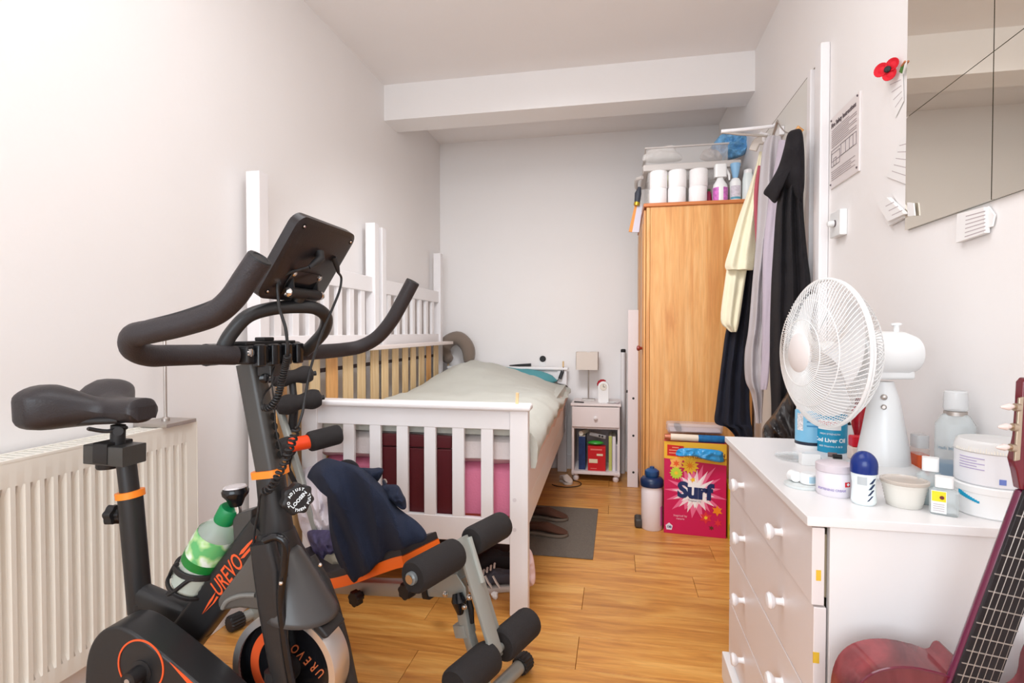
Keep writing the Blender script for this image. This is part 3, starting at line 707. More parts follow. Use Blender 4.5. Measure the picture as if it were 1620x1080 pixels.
for lo, hi in (((tx0, ty0, tz0), (tx1, ty1, tz0+0.003)), ((tx0, ty0, tz0), (tx1, ty0+0.003, tz1)), ((tx0, ty1-0.003, tz0), (tx1, ty1, tz1)), ((tx0, ty0+0.003, tz0), (tx0+0.003, ty1-0.003, tz1)), ((tx1-0.003, ty0+0.003, tz0), (tx1, ty1-0.003, tz1))): b.box(lo, hi)
b.build('body', CLR, tr_)
b = B()
for lo, hi in (((tx0-0.008, ty0-0.008, tz1-0.004), (tx1+0.008, ty0+0.006, tz1+0.006)), ((tx0-0.008, ty1-0.006, tz1-0.004), (tx1+0.008, ty1+0.008, tz1+0.006)), ((tx0-0.008, ty0+0.006, tz1-0.004), (tx0+0.006, ty1-0.006, tz1+0.006)), ((tx1-0.006, ty0+0.006, tz1-0.004), (tx1+0.008, ty1-0.006, tz1+0.006))): b.box(lo, hi)
b.build('rim', FROST, tr_, bevel=0.003)
# spray bottles on the wardrobe
def bottle(name, u, vb, Yc, prof, m, capprof, mc, label, cat, z0, extra=None):
    c_ = P(u, vb, Y=Yc); c_ = Vector((c_.x, Yc, z0))
    r = root(name, c_, label, cat)
    B().lathe(prof, c_, n=24).build('body', m, r, smooth=True)
    if capprof: B().lathe(capprof, c_, n=20).build('cap', mc, r, smooth=True)
    return r, c_
PUR = mat('purple_label', (206, 110, 190), 0.4, var=0.25, vscale=60)
c_ = P(1139, 318, Y=3.38); c_.z = WT
sp = root('spray_bottle', c_, 'white spray bottle with purple label and trigger on the wardrobe', 'spray bottle')
B().lathe([(0.040, 0), (0.043, 0.006), (0.043, 0.085), (0.038, 0.11), (0.022, 0.135), (0.018, 0.15)], c_, n=24).build('bottle', GLOSS, sp, smooth=True)
b = B(); band(b, c_, 0.043, WT+0.010, WT+0.088, -2.9, -1.9, 10); band(b, c_, 0.043, WT+0.010, WT+0.088, -1.3, -0.3, 10); b.build('label', PUR, sp)
B().tube([c_+Vector((0, 0, 0.15)), c_+Vector((0, 0, 0.225))], 1, prof=[(x*1.0, y) for x, y in rprof(0.034, 0.03, 0.014)]).build('spray_head', GLOSS, sp, smooth=True)
B().tube([c_+Vector((0.03, 0, 0.20)), c_+Vector((0.05, 0, 0.165)), c_+Vector((0.052, 0, 0.135))], [0.010, 0.008, 0.005], 8).build('trigger', GLOSS, sp, smooth=True)
r, c_ = bottle('bottle', 1163, 318, 3.40, [(0.030, 0), (0.032, 0.004), (0.032, 0.125), (0.022, 0.145), (0.012, 0.15)], GLOSS, [(0.012, 0.15), (0.016, 0.155), (0.030, 0.23), (0.028, 0.235)], mat('sky_blue_plastic', (150, 196, 232), 0.4), 'white bottle with flared light blue cap beside the spray bottle', 'bottle', WT)
b = B(); band(b, c_, 0.032, WT+0.03, WT+0.10, -2.6, -0.6, 12); b.build('label', mat('grey_print', (214, 206, 214), 0.5, var=0.15, vscale=70), r)
b = B(); band(b, c_, 0.0325, WT+0.022, WT+0.034, -2.6, -0.6, 12); b.build('label_stripe', mat('teal_print', (90, 160, 180), 0.5), r)
bottle('bottle', 1183, 318, 3.39, [(0.030, 0), (0.032, 0.01), (0.030, 0.14), (0.024, 0.17)], mat('milky_plastic', (232, 240, 238), 0.3), [(0.024, 0.17), (0.024, 0.19), (0.015, 0.195)], GLOSS, 'milky white bottle behind the cream towel on the wardrobe', 'bottle', WT)
bottle('bottle', 1121.5, 318, 3.43, [(0.016, 0), (0.018, 0.005), (0.015, 0.06), (0.010, 0.085)], mat('magenta_plastic', (176, 40, 84), 0.35), [(0.010, 0.085), (0.008, 0.10)], mat('dark_green_plastic', (90, 110, 70), 0.5), 'small magenta bottle between toilet rolls and spray bottle', 'bottle', WT)
# folder and brush hanging from the front corner
pl = 0.10
fd = root('hanging_folder', P(1005, 300, Y=3.55), 'orange and white folder with dark brush hanging off the wardrobe top', 'folder')
YF = 3.55
B().prism([P(1004, 325, Y=YF), P(1008, 325, Y=YF), P(1000, 367, Y=YF), P(994.5, 366, Y=YF)], (0, 0.012, 0)).build('orange_spine', mat('orange_card', (226, 144, 60), 0.5), fd)
B().prism([P(1008, 325, Y=YF), P(1016, 325, Y=YF), P(1011, 367, Y=YF), P(1000, 367, Y=YF)], (0, 0.012, 0)).build('sleeve', mat('lilac_film', (206, 200, 214), 0.3), fd)
B().tube([P(1008, 320, Y=YF-0.01), P(1009.5, 306, Y=YF-0.01), P(1012, 296, Y=YF-0.01)], [0.018, 0.021, 0.010], 10).build('brush', mat('slate_plastic', (62, 64, 74), 0.6), fd, smooth=True)
B().tube([P(1007, 325, Y=YF-0.01), P(1008, 320, Y=YF-0.01)], 0.019, 10).build('ferrule', mat('brass', (196, 160, 50), 0.4, 0.6), fd, smooth=True)
B().tube([P(1012, 297, Y=YF-0.01), Vector((0.150, YF, WT+0.005)), Vector((0.19, YF, WT+0.005))], 0.002, 6).build('hanging_loop', STEEL, fd)
# ================================================================== DOOR: hooks and clothes
def garment(name, rows, A, Bp, thick, m, label, cat, folds=4, amp=0.45, seed=0, parent=None, back=0.5):
    """cloth hanging in the vertical plane through ground points A and Bp; rows are (v, uL, uR)"""
    A = Vector((A[0], A[1], 0)); Q = Vector((Bp[0], Bp[1], 0)); d = Q-A; nn = Vector((d.y, -d.x, 0)).normalized()
    ctrl = [Vector(r) for r in rows]; R_ = catmull(ctrl, 5)
    rings = []; N = 36; M = len(R_)
    for j, (v, uL, uR) in enumerate(R_):
        tt = j/(M-1); th = thick*(0.35+0.65*min(1, tt*5))*min(1, max(0.15, (uR-uL)/25))
        f, k = [], []
        for i in range(N+1):
            s = i/N; e = max(0.0, math.sin(PI*s))**0.5
            u = uL+(uR-uL)*s; p = Pp(u, v, A, nn); dd = CAMP-p; dd.z = 0; dd.normalize()
            ph = seed + 1.5*noise.noise(Vector((v*0.008, seed, 0)))
            w_ = amp*math.sin(2*PI*folds*s+ph) + 0.5*amp*noise.noise(Vector((s*folds*2.2, v*0.012, seed)))
            w_ += 0.25*noise.noise(Vector((s*3, v*0.05, seed+9)))
            f.append(p + dd*th*e*(1+w_)); k.append(p - dd*th*back*e)
        rings.append(f + list(reversed(k[1:-1])))
    b = B(); b.loft(rings); o = b.build(name, m, parent, smooth=True)
    if label: tag(o, label, cat)
    return o
CREAM = mat('cream_terry', (240, 230, 200), 0.95, bump=0.7, bscale=260, sheen=0.2)
BLKC = mat('black_cotton', (26, 22, 26), 0.95, bump=0.5, bscale=300)
NVC = mat('dark_navy_cotton', (24, 26, 40), 0.95, bump=0.5, bscale=300)
GRC = mat('light_grey_jersey', (188, 180, 182), 0.95, bump=0.5, bscale=300)
LIL = mat('lilac_grey_jersey', (196, 182, 194), 0.95, bump=0.5, bscale=300)
ROSE = mat('dusty_rose_cotton', (176, 84, 96), 0.95, bump=0.4)
garment('dark_coat', [(300, 1186, 1200), (425, 1172, 1194), (480, 1163, 1192), (520, 1149, 1190), (560, 1143, 1188), (600, 1138, 1186), (640, 1133, 1186), (668, 1131, 1188), (676, 1150, 1190), (700, 1166, 1192), (760, 1168, 1192)], (0.53, 3.06), (0.705, 3.0), 0.05, NVC, 'dark navy garment hanging below the cream towel against the wardrobe', 'coat', 3, seed=1)
ct = root('cream_towel', (0.62, 2.9, 1.2), 'cream towel folded over a hanger on the door in two layers', 'towel')
garment('lower_layer', [(410, 1152, 1184), (450, 1146, 1178), (505, 1140, 1170), (520, 1150, 1167), (525, 1156, 1165)], (0.54, 2.96), (0.68, 2.9), 0.03, CREAM, None, None, 2, 0.3, 2, ct)
garment('upper_layer', [(240, 1201, 1208), (262, 1196, 1207), (300, 1184, 1202), (345, 1168, 1198), (390, 1155, 1196), (418, 1147, 1193), (427, 1149, 1191)], (0.54, 2.92), (0.695, 2.86), 0.04, CREAM, None, None, 2, 0.3, 5, ct)
garment('rose_garment', [(262, 1199, 1206), (300, 1193, 1204), (340, 1193, 1203), (392, 1196, 1203)], (0.60, 2.84), (0.72, 2.80), 0.02, ROSE, 'dusty rose cloth showing between cream towel and grey hoodie', 'garment', 1, 0.2)
garment('grey_hoodie', [(216, 1214, 1236), (236, 1206, 1240), (300, 1200, 1238), (380, 1196, 1226), (450, 1190, 1216), (520, 1184, 1212), (560, 1178, 1210), (600, 1179, 1209), (622, 1188, 1208), (655, 1194, 1206), (668, 1195, 1206)], (0.615, 2.76), (0.715, 2.66), 0.055, GRC, 'long light grey hoodie hanging between cream towel and black hoodie', 'hoodie', 2, 0.34, 3)
garment('lilac_jacket', [(222, 1232, 1247), (260, 1226, 1246), (330, 1214, 1236), (400, 1207, 1226), (480, 1206, 1224), (560, 1205, 1219), (600, 1203, 1216), (616, 1203, 1213)], (0.64, 2.66), (0.73, 2.56), 0.03, LIL, 'pale lilac-grey jacket sleeve hanging left of the black hoodie', 'jacket', 1, 0.25, 7)
hd = root('black_hoodie', (0.70, 2.4, 1.2), 'black hooded top with pointed hood hanging on a wooden hanger', 'hoodie')
garment('body', [(225, 1248, 1268), (270, 1238, 1272), (330, 1228, 1271), (400, 1223, 1277), (450, 1220, 1283), (520, 1218, 1284), (590, 1218, 1284), (640, 1220, 1284), (700, 1220, 1284)], (0.60, 2.46), (0.735, 2.27), 0.055, BLKC, None, None, 3, 0.4, 4, hd)
nh = Vector((0.19, 0.135, 0)); nh = Vector((nh.y*-1, -nh.x, 0))
plh = (Vector((0.66, 2.33, 1.9)), Vector((-0.815, -0.58, 0)))
blob([(1268, 206), (1256, 205), (1246, 212), (1240, 235), (1232, 262), (1220, 285), (1208, 304), (1215, 312), (1227, 321), (1238, 300), (1250, 300), (1266, 322), (1272, 300), (1273, 265), (1272, 230)], (1255, 262), plh, 0.06, 0.03, cs=12, crease=0.012).build('hood', BLKC, hd, smooth=True)
BAGM = mat('black_bin_bag', (46, 42, 42), 0.28, bump=0.35, bscale=60)
pl = (Vector((0.60, 2.3, 0.8)), Vector((-0.5, -0.85, 0)).normalized())
tag(blob([(1262, 588), (1250, 610), (1238, 632), (1222, 656), (1207, 676), (1207, 700), (1215, 740), (1240, 770), (1272, 770), (1296, 730), (1300, 690), (1290, 650), (1275, 612)], (1252, 682), pl, 0.07, 0.05, cs=34, crease=0.03, rings=22, n=10, cdir=Vector((-0.35, 0, 0.93)).normalized()).build('bin_bag', BAGM, None, smooth=True), 'knotted black plastic bag hanging behind the chest of drawers', 'bag')
# over-door hook bar, wire hanger, wooden hanger
hk = root('over_door_hook', P(1227, 200, Y=2.72), 'white metal over-door hanger bar above the clothes', 'hook')
Yh = 2.78
b = B(); b.tube([P(1141, 208, Y=Yh), P(1185, 204, Y=Yh), P(1222, 200, Y=Yh), Vector((0.74, Yh, P(1226, 197, Y=Yh).z)), ], 0.009, 8)
b.build('upper_bar', WHITE, hk, smooth=True)
B().tube([P(1142, 209, Y=Yh), P(1166, 212, Y=Yh), P(1214, 215, Y=Yh)], 0.006, 8).build('lower_bar', mat('bar_grey', (186, 176, 168), 0.4, 0.4), hk, smooth=True)
B().tube([P(1230, 192, Y=2.72), P(1224, 212, Y=2.78), P(1222, 226, Y=2.80)], 0.007, 8).build('strut', STEEL, hk, smooth=True)
B().box((0.735, 2.70, 2.06), (0.757, 2.98, 2.10)).build('door_plate', WHITE, hk, bevel=0.003)
hw = root('plastic_hanger', P(1205, 225, Y=2.8), 'white plastic hanger with grey shoulder beside the cream towel', 'hanger')
B().tube([P(1203, 216, Y=2.84), P(1214, 219, Y=2.80)], 0.022, 10, prof=rprof(1, 0.5, 0.4)).build('clip', WHITE, hw, smooth=True)
B().tube(catmull([P(1208, 222, Y=2.82), P(1198, 224, Y=2.83), P(1191, 238, Y=2.84)], 4), 0.02, 8, prof=rprof(1, 0.4, 0.35)).build('shoulder', mat('putty_plastic', (196, 184, 174), 0.5), hw, smooth=True)
gh = root('wooden_hanger', P(1262, 206, Y=2.38), 'wooden hanger tip poking out of the black hood', 'hanger')
B().tube([P(1256, 212, Y=2.40), P(1263, 203, Y=2.40), P(1270, 208, Y=2.40)], [0.006, 0.012, 0.008], 8).build('bar', GOLDP, gh, smooth=True)
B().tube(catmull([P(1256, 211, Y=2.42), P(1243, 209, Y=2.5), P(1234, 199, Y=2.6), P(1230, 190, Y=2.70)], 4), 0.003, 6).build('wire_hook', STEEL, gh, smooth=True)

# ================================================================== SIGN, SWITCH, MIRROR, PAPERS, POPPY (right wall)
RT, UP = Vector((0, -1, 0)), Vector((0, 0, 1))     # text on the right wall runs towards the camera
sg = root('safety_notice', (XR, 2.08, 1.68), 'white laminated notice with floor plan screwed to the right wall', 'sign')
B().box((XR-0.006, 1.957, 1.675), (XR, 2.20, 1.935)).build('panel', mat('sign_board', (238, 228, 226), 0.35), sg, bevel=0.001)
INK = mat('ink', (96, 84, 88), 0.6); FAINT = mat('faint_ink', (190, 176, 178), 0.6)
xs_ = XR-0.0068
text('title', 'Fire Safety Instructions', 0.0225, INK, sg, (xs_, 2.085, 1.903), RT, UP, bold=0.0006)
def wallrect(b, y0, z0, y1, z1, t=0.0006): return b.box((xs_-t, y0, z0), (xs_+0.0004, y1, z1))
b = B()
for k in range(9):
    y = 2.185-0.0; z = 1.885-0.0075*k; L_ = (0.21 if k % 3 else 0.15); wallrect(b, y-L_, z-0.0022, y, z)
for k in range(5):
    z = 1.735-0.0075*k; wallrect(b, 2.185-0.20+0.03*(k % 2), z-0.002, 2.185, z)
b.build('printed_lines', FAINT, sg)
b = B()
def outline(b, y0, z0, y1, z1, t=0.0012):
    wallrect(b, y0, z0, y1, z0+t); wallrect(b, y0, z1-t, y1, z1); wallrect(b, y0, z0, y0+t, z1); wallrect(b, y1-t, z0, y1, z1)
outline(b, 2.11, 1.752, 2.185, 1.800); outline(b, 1.975, 1.770, 2.185, 1.812); outline(b, 2.0, 1.770, 2.03, 1.812); outline(b, 2.06, 1.77, 2.10, 1.812); outline(b, 2.14, 1.752, 2.165, 1.78)
b.build('floor_plan', mat('plan_ink', (140, 126, 132), 0.6), sg)
for y, z in ((1.970, 1.925), (1.970, 1.690), (2.19, 1.925), (2.19, 1.690)): B().lathe([(0.004, 0), (0.003, 0.003)], (XR-0.006, y, z), (-1, 0, 0), 10).build('screw', INK, sg)
sw = root('dimmer_switch', (XR, 2.10, 1.50), 'white square wall switch with round knob below the notice', 'switch')
B().box((XR-0.024, 2.055, 1.485), (XR, 2.145, 1.575)).build('plate', GLOSS, sw, bevel=0.003)
B().lathe([(0.011, 0), (0.010, 0.020), (0.007, 0.022)], (XR-0.024, 2.105, 1.532), (-1, 0, 0), 16).build('knob', GLOSS, sw, smooth=True)
B().lathe([(0.012, 0), (0.012, 0.0015)], (XR-0.0245, 2.098, 1.532), (-1, 0, 0), 16).build('recess', INK, sw)
MIR = mat('mirror_glass', (236, 230, 218), 0.015, 1.0)
mr_ = root('wall_mirror', (XR, 1.25, 1.424), 'frameless mirror in panels with a diagonal joint on the right wall', 'mirror')
xm = XR-0.010
A0 = P(1440, 182, X=xm); A1 = P(1620, 45, X=xm); sl = (A1.z-A0.z)/(A1.y-A0.y)
def zl(y): return A0.z+sl*(y-A0.y)
ym0, ym1, ym2 = P(1434, 182, X=xm).y, P(1571, 160, X=xm).y, 0.80
zb_, zt_m = 1.426, 2.45
for y0, y1 in ((ym1+0.0015, ym0), (ym2, ym1-0.0015)):
    for part in (0, 1):
        if part == 0: pts = [(y0, zb_), (y1, zb_), (y1, zl(y1)-0.001), (y0, min(zl(y0)-0.001, zt_m))]
        else: pts = [(y0, zl(y0)+0.001), (y1, zl(y1)+0.001), (y1, zt_m), (y0, zt_m)]
        B().prism([(xm, y, z) for y, z in pts], (0.006, 0, 0)).build('pane', MIR, mr_)
B().box((xm+0.006, ym2, zb_), (XR, ym0, zt_m)).build('backing', mat('mirror_back', (110, 112, 96), 0.7), mr_)
PAP = mat('white_paper', (244, 240, 238), 0.9)
def note(name, pts, X, th, label, n=0):
    r = root(name, P(pts[0][0], pts[0][1], X=X), label, 'paper')
    B().prism([P(u, v, X=X) for u, v in pts], (-th, 0, 0)).build('sheet', PAP, r)
    if n:
        b = B(); (u0, v0), (u1, v1), (u2, v2), (u3, v3) = [Vector(p) for p in pts[:4]]
        for k in range(n):
            t = (k+1)/(n+1)
            pa = Vector((u0, v0)).lerp(Vector((u3, v3)), t); pb = Vector((u1, v1)).lerp(Vector((u2, v2)), t)
            q0 = pa.lerp(pb, 0.15); q1 = pa.lerp(pb, 0.85)
            c0, c1 = P(q0.x, q0.y, X=X-th), P(q1.x, q1.y, X=X-th)
            b.hexa([c0+Vector((0.0003, 0, 0)), c1+Vector((0.0003, 0, 0)), c1+Vector((-0.0004, 0, 0)), c0+Vector((-0.0004, 0, 0)), c0+Vector((0.0003, 0, 0.002)), c1+Vector((0.0003, 0, 0.002)), c1+Vector((-0.0004, 0, 0.002)), c0+Vector((-0.0004, 0, 0.002))])
        b.build('writing', FAINT, r)
    return r
note('paper_note', [(1401, 124), (1429, 116), (1430, 160), (1417, 186)], XR-0.002, 0.001, 'thin paper slip tucked under the poppy at the mirror edge', 4)
note('paper_note', [(1424, 222), (1437, 214), (1438, 293), (1403, 279)], XR-0.003, 0.0015, 'long folded paper tucked at the middle of the mirror edge', 5)
note('paper_note', [(1412, 305), (1434, 292), (1438, 330), (1428, 332)], XR-0.008, 0.002, 'small folded note above the receipt bundle at mirror edge')
pb_ = note('receipt_bundle', [(1394, 321), (1410, 312), (1438, 338), (1412, 350)], XR-0.012, 0.012, 'bundle of folded receipts tucked at the lower mirror corner', 3)
B().prism([P(u, v, X=XR-0.005) for u, v in [(1404, 342), (1436, 334), (1434, 344), (1410, 357)]], (-0.008, 0, 0)).build('sheet', PAP, pb_)
B().prism([P(u, v, X=XR-0.014) for u, v in [(1437, 320), (1447, 321), (1449, 341), (1438, 342)]], (-0.003, 0, 0)).build('tab', PAP, pb_)
note('greeting_card', [(1522, 338), (1565, 327), (1566, 368), (1519, 384)], XR-0.004, 0.010, 'white patterned card stuck on the wall under the mirror', 6)
note('paper_note', [(1566, 326), (1576, 340), (1572, 358), (1561, 362)], XR-0.003, 0.004, 'small white slip behind the card under the mirror')
q = P(1414, 110, X=XR-0.01)
pp_ = root('paper_poppy', q, 'red paper poppy pinned at the left edge of the mirror', 'poppy')
RED = mat('poppy_red', (214, 18, 40), 0.7)
for (dy, dz, r_) in ((0.020, 0.006, 0.020), (-0.012, 0.010, 0.018), (-0.004, -0.014, 0.019)):
    c_ = q+Vector((-0.012, 0, 0))+Vector((-0.65, 0.76, 0))*dy*0.9+Vector((0, 0, dz))
    B().lathe([(0.003, 0.004), (r_*0.5, 0.001), (r_, 0.006), (r_*0.97, 0.008), (r_*0.5, 0.003), (0.003, 0.006)], c_, (-0.76, -0.65, 0), 18).build('petal', RED, pp_, smooth=True)
B().lathe([(0.009, 0), (0.009, 0.004), (0.005, 0.006)], q+Vector((-0.017, -0.004, 0)), (-0.76, -0.65, 0), 14).build('centre', BLKM, pp_)
q2 = P(1427, 110, X=XR-0.012); B().prism([q2+Vector((0, 0.014, 0)), q2+Vector((0, 0.002, 0.014)), q2+Vector((0, -0.014, 0.012)), q2+Vector((0, -0.002, -0.012))], (-0.001, 0, 0)).build('leaf', mat('leaf_green', (70, 120, 50), 0.6), pp_)
B().tube([P(1427, 104, X=XR-0.014), P(1432, 97, X=XR-0.014)], 0.003, 6).build('stem', mat('stem_tan', (190, 120, 80), 0.6), pp_)

# ================================================================== FLOOR THINGS
rg = B().box((-0.76, 2.715, 0.0), (-0.115, 3.49, 0.007)).build('rug', mat('grey_brown_rug', (112, 102, 92), 0.95, bump=1.0, bscale=220, var=0.10, vscale=90), None, bevel=0.003)
tag(rg, 'small dark grey-brown mat on the floor beside the bed', 'rug')
def shoe(toe, heel, wd, ht, mu, ms, label, cat='shoe', group=None, opening=0.45, solec=0.018, tip=0.55):
    toe, heel = Vector(toe), Vector(heel); z0 = toe.z; ax = (heel-toe); L_ = ax.length; ax.normalize(); sd = Vector((-ax.y, ax.x, 0))
    r = root('shoe', (toe+heel)/2, label, cat, group)
    N = 22; rs, ss = [], []
    for j in range(N+1):
        t = j/N; e = (1-(2*t-1)**6)**0.5 if 0 < t < 1 else 0.12
        e = max(e, 0.12); wdt = wd*(0.80+0.2*math.cos((t-0.25)*2*PI))*e/2
        h_ = ht*(0.42+0.58*min(1, max(0, (t-0.12)/0.45))**1.2)*max(e, 0.35)
        c_ = toe+ax*(L_*t)
        ring = []
        for k in range(16):
            a = 2*PI*k/16; x = math.cos(a); y = math.sin(a)
            zz = solec + (h_-solec)*(0.5+0.5*y)
            if y > 0.2 and t > opening: zz -= (h_*0.45)*(1-abs(x))**0.7*min(1, (t-opening)*6)*min(1, (1-t)*8)
            ring.append(c_+sd*(x*wdt*(0.75+0.25*(1-y)/2+0.1))+Vector((0, 0, zz)))
        rs.append(ring)
        pr = rprof(max(wdt*1.04, 0.006), solec/2, solec*0.3, 2)
        ss.append([c_+sd*a+Vector((0, 0, solec/2+q)) for a, q in pr])
    B().loft(rs).build('upper', mu, r, smooth=True); B().loft(ss).build('sole', ms, r, smooth=True)
    return r, toe, ax, sd
SUE = mat('brown_suede', (84, 52, 38), 0.9, bump=0.5, bscale=90, var=0.15)
SOLE = mat('dark_sole', (120, 104, 90), 0.6)
shoe((-0.262, 2.985, 0.0075), (-0.53, 3.00, 0.0075), 0.10, 0.085, SUE, SOLE, 'nearer brown suede slipper on the mat, toe pointing right', 'slipper', 'brown slippers')
shoe((-0.285, 3.24, 0.0075), (-0.55, 3.26, 0.0075), 0.10, 0.085, SUE, SOLE, 'farther brown suede slipper half under the bed', 'slipper', 'brown slippers')
SNK = mat('charcoal_suede', (76, 76, 86), 0.8, bump=0.4, bscale=120)
RUB = mat('white_rubber', (222, 212, 204), 0.6)
r, toe, ax, sd = shoe((-0.66, 2.30, 0.0), (-0.385, 2.345, 0.0), 0.10, 0.115, SNK, RUB, 'charcoal trainer with white stripes under the footboard', 'trainer', solec=0.026)
WS = mat('white_leather', (236, 226, 220), 0.5)
for k in range(3):
    t0 = 0.085+0.035*k; p0 = toe+ax*t0-sd*0.049+Vector((0, 0, 0.032)); p1 = toe+ax*(t0-0.03)-sd*0.040+Vector((0, 0, 0.078))
    B().tube([p0, p0.lerp(p1, 0.5)-sd*0.006, p1], 1, prof=[(x, y) for x, y in rprof(0.0095, 0.003, 0.002, 1)], up=sd).build('stripe', WS, r)
for k in range(5):
    c_ = toe+ax*(0.065+0.016*k)+Vector((0, 0, 0.066+0.010*k)); B().tube([c_-sd*0.022, c_+Vector((0, 0, 0.008)), c_+sd*0.022], 0.005, 6).build('lace', WS, r, smooth=True)
shoe((-0.70, 2.46, 0.0), (-0.43, 2.47, 0.0), 0.10, 0.15, mat('black_suede', (40, 36, 40), 0.8), RUB, 'second dark trainer behind the striped one under the bed', 'trainer', solec=0.024)
pl = (Vector((-0.6, 2.75, 0.1)), Vector((0, 1, 0)))
tag(soft_box((-0.95, 2.6, 0.0), (-0.50, 2.68, 0.22), 0.05, nz=0.05, sc=9, ny=10, warp=lambda x, y, z: Vector((x, y, max(z, 0)))).build('duffel_bag', mat('dark_brown_nylon', (62, 44, 46), 0.7, bump=0.4), None, smooth=True), 'dark holdall pushed under the bed behind the trainers', 'bag')
r, toe, ax, sd = shoe((-0.335, 4.02, 0.0), (-0.42, 4.10, 0.0), 0.075, 0.085, mat('off_white_canvas', (226, 214, 206), 0.8), RUB, 'small off-white shoe on the floor between bed and nightstand', 'shoe')
cc = P(890, 768, z=0.003)
tag(B().tube([Vector((-0.375+0.115*math.cos(a), 4.045+0.10*math.sin(a), 0.004)) for a in [-2.6+4.6*k/24 for k in range(25)]], 0.0035, 6).build('floor_cable', BLKM, None, smooth=True), 'black cable looped on the floor around the small white shoe', 'cable')
q = P(783, 946, z=0.0)
b = B(); bmesh.ops.create_icosphere(b.b, subdivisions=3, radius=0.016)
for v_ in b.b.verts: v_.co = v_.co*(1+0.45*noise.noise(v_.co*90)) + Vector((q.x, q.y, 0.014))
tag(b.build('tissue', PAP, None, smooth=True), 'tiny crumpled white tissue on the floor by the bed post', 'tissue')
pl = (Vector((-0.34, 2.24, 0.1)), Vector((0, 1, 0)))
tag(blob([(832, 868), (841, 872), (846, 895), (847, 918), (842, 926), (833, 926), (826, 900)], (836, 900), pl, 0.03, 0.03, cs=20, crease=0.01).build('pink_cloth', mat('pale_pink_cloth', (240, 208, 206), 0.9, bump=0.4), None, smooth=True), 'pale pink cloth trailing to the floor behind the bed post', 'cloth')
pl = (Vector((-0.62, 2.02, 0.1)), Vector((0, 1, 0)))
tag(blob([(697, 905), (706, 900), (716, 906), (716, 925), (704, 928), (694, 920)], (706, 914), (P(706, 920, Y=2.0), Vector((0, 1, 0))), 0.03, 0.03, cs=30, crease=0.02).build('yellow_duster', mat('yellow_cloth', (232, 190, 30), 0.9), None, smooth=True), 'bit of yellow cloth on the bench frame behind the steel arm', 'cloth')

# drinks bottle
c_ = stand(1031, 835, 0, 0.05)*0.985
bt = root('sports_bottle', c_, 'white sports bottle with navy lid on the floor by the wardrobe', 'bottle')
B().lathe([(0.056, 0), (0.061, 0.006), (0.061, 0.225), (0.058, 0.24), (0.060, 0.25)], c_, n=32).build('body', mat('pearl_plastic', (240, 230, 232), 0.3), bt, smooth=True)
NVL = mat('navy_plastic', (22, 44, 82), 0.35)
B().lathe([(0.064, 0.25), (0.066, 0.255), (0.066, 0.285), (0.055, 0.30), (0.035, 0.305)], c_, n=32).build('lid', NVL, bt, smooth=True)
B().lathe([(0.034, 0.304), (0.042, 0.318), (0.040, 0.338), (0.024, 0.35), (0.013, 0.352), (0.012, 0.362)], c_, n=24).build('spout_cap', mat('blue_plastic', (32, 74, 122), 0.35), bt, smooth=True)
b = B(); band(b, c_, 0.061, 0.03, 0.14, camang(c_)+0.9, camang(c_)+1.6, 8); b.build('label', mat('pink_print', (214, 120, 190), 0.4), bt)
B().box((0.105, 3.20, 0), (0.150, 3.30, 0.055)).build('adapter', mat('grey_black_plastic', (64, 58, 54), 0.5), None, bevel=0.012)
o = bpy.data.objects['adapter']; tag(o, 'small dark grey adapter on the floor left of the sports bottle', 'adapter')
# washing powder box
Ax, Bx = Vector((0.266, 3.167, 0)), Vector((0.597, 3.136, 0))
rt = (Bx-Ax).normalized(); bk = Vector((-rt.y, rt.x, 0)); Wd = (Bx-Ax).length; Ht = P(1100, 700, Y=3.15).z
pw = root('washing_powder_box', (Ax+Bx)/2, 'large bright pink washing powder box with flowers standing by the wardrobe', 'box')
MG = mat('magenta_card', (206, 18, 84), 0.4); YL = mat('yellow_card', (240, 182, 50), 0.4)
def fp(x, z, o=0.0): return Ax + rt*(x*Wd) + Vector((0, 0, z*Ht)) - bk*o
B().prism([fp(0, 0.0), fp(1, 0.0), fp(1, 1), fp(0, 1)], bk*0.12).build('carton', MG, pw, bevel=0.002)
def plate(b, pts, o=0.0008): return b.prism([fp(x, z, 0) for x, z in pts], -bk*o)
b = B(); plate(b, [(0, 0.815), (1, 0.775), (1, 1), (0, 1)]); b.build('top_band', YL, pw)
b = B(); plate(b, [(0.05, 0.845), (0.32, 0.835), (0.32, 0.955), (0.05, 0.965)], 0.0014); b.build('red_panel', mat('red_print', (206, 28, 26), 0.4), pw)
for k in range(3):
    z = 0.94-0.03*k; b = B(); plate(b, [(0.08+0.05*(k == 0), z-0.009), (0.29-0.05*(k == 0), z-0.011), (0.29-0.05*(k == 0), z), (0.08+0.05*(k == 0), z+0.001)], 0.002); b.build('panel_line', mat('salmon_print', (240, 150, 120), 0.5), pw)
BRI = mat('brown_ink', (120, 62, 16), 0.5)
text('lettering', 'BRILLIANT CLEAN', Wd*0.080, BRI, pw, fp(0.655, 0.885, 0.0012), rt - Vector((0, 0, 0.05)), UP, bold=0.001)
text('lettering', 'WITH LESS PACKAGING*', Wd*0.060, BRI, pw, fp(0.665, 0.838, 0.0012), rt - Vector((0, 0, 0.05)), UP, bold=0.0006)
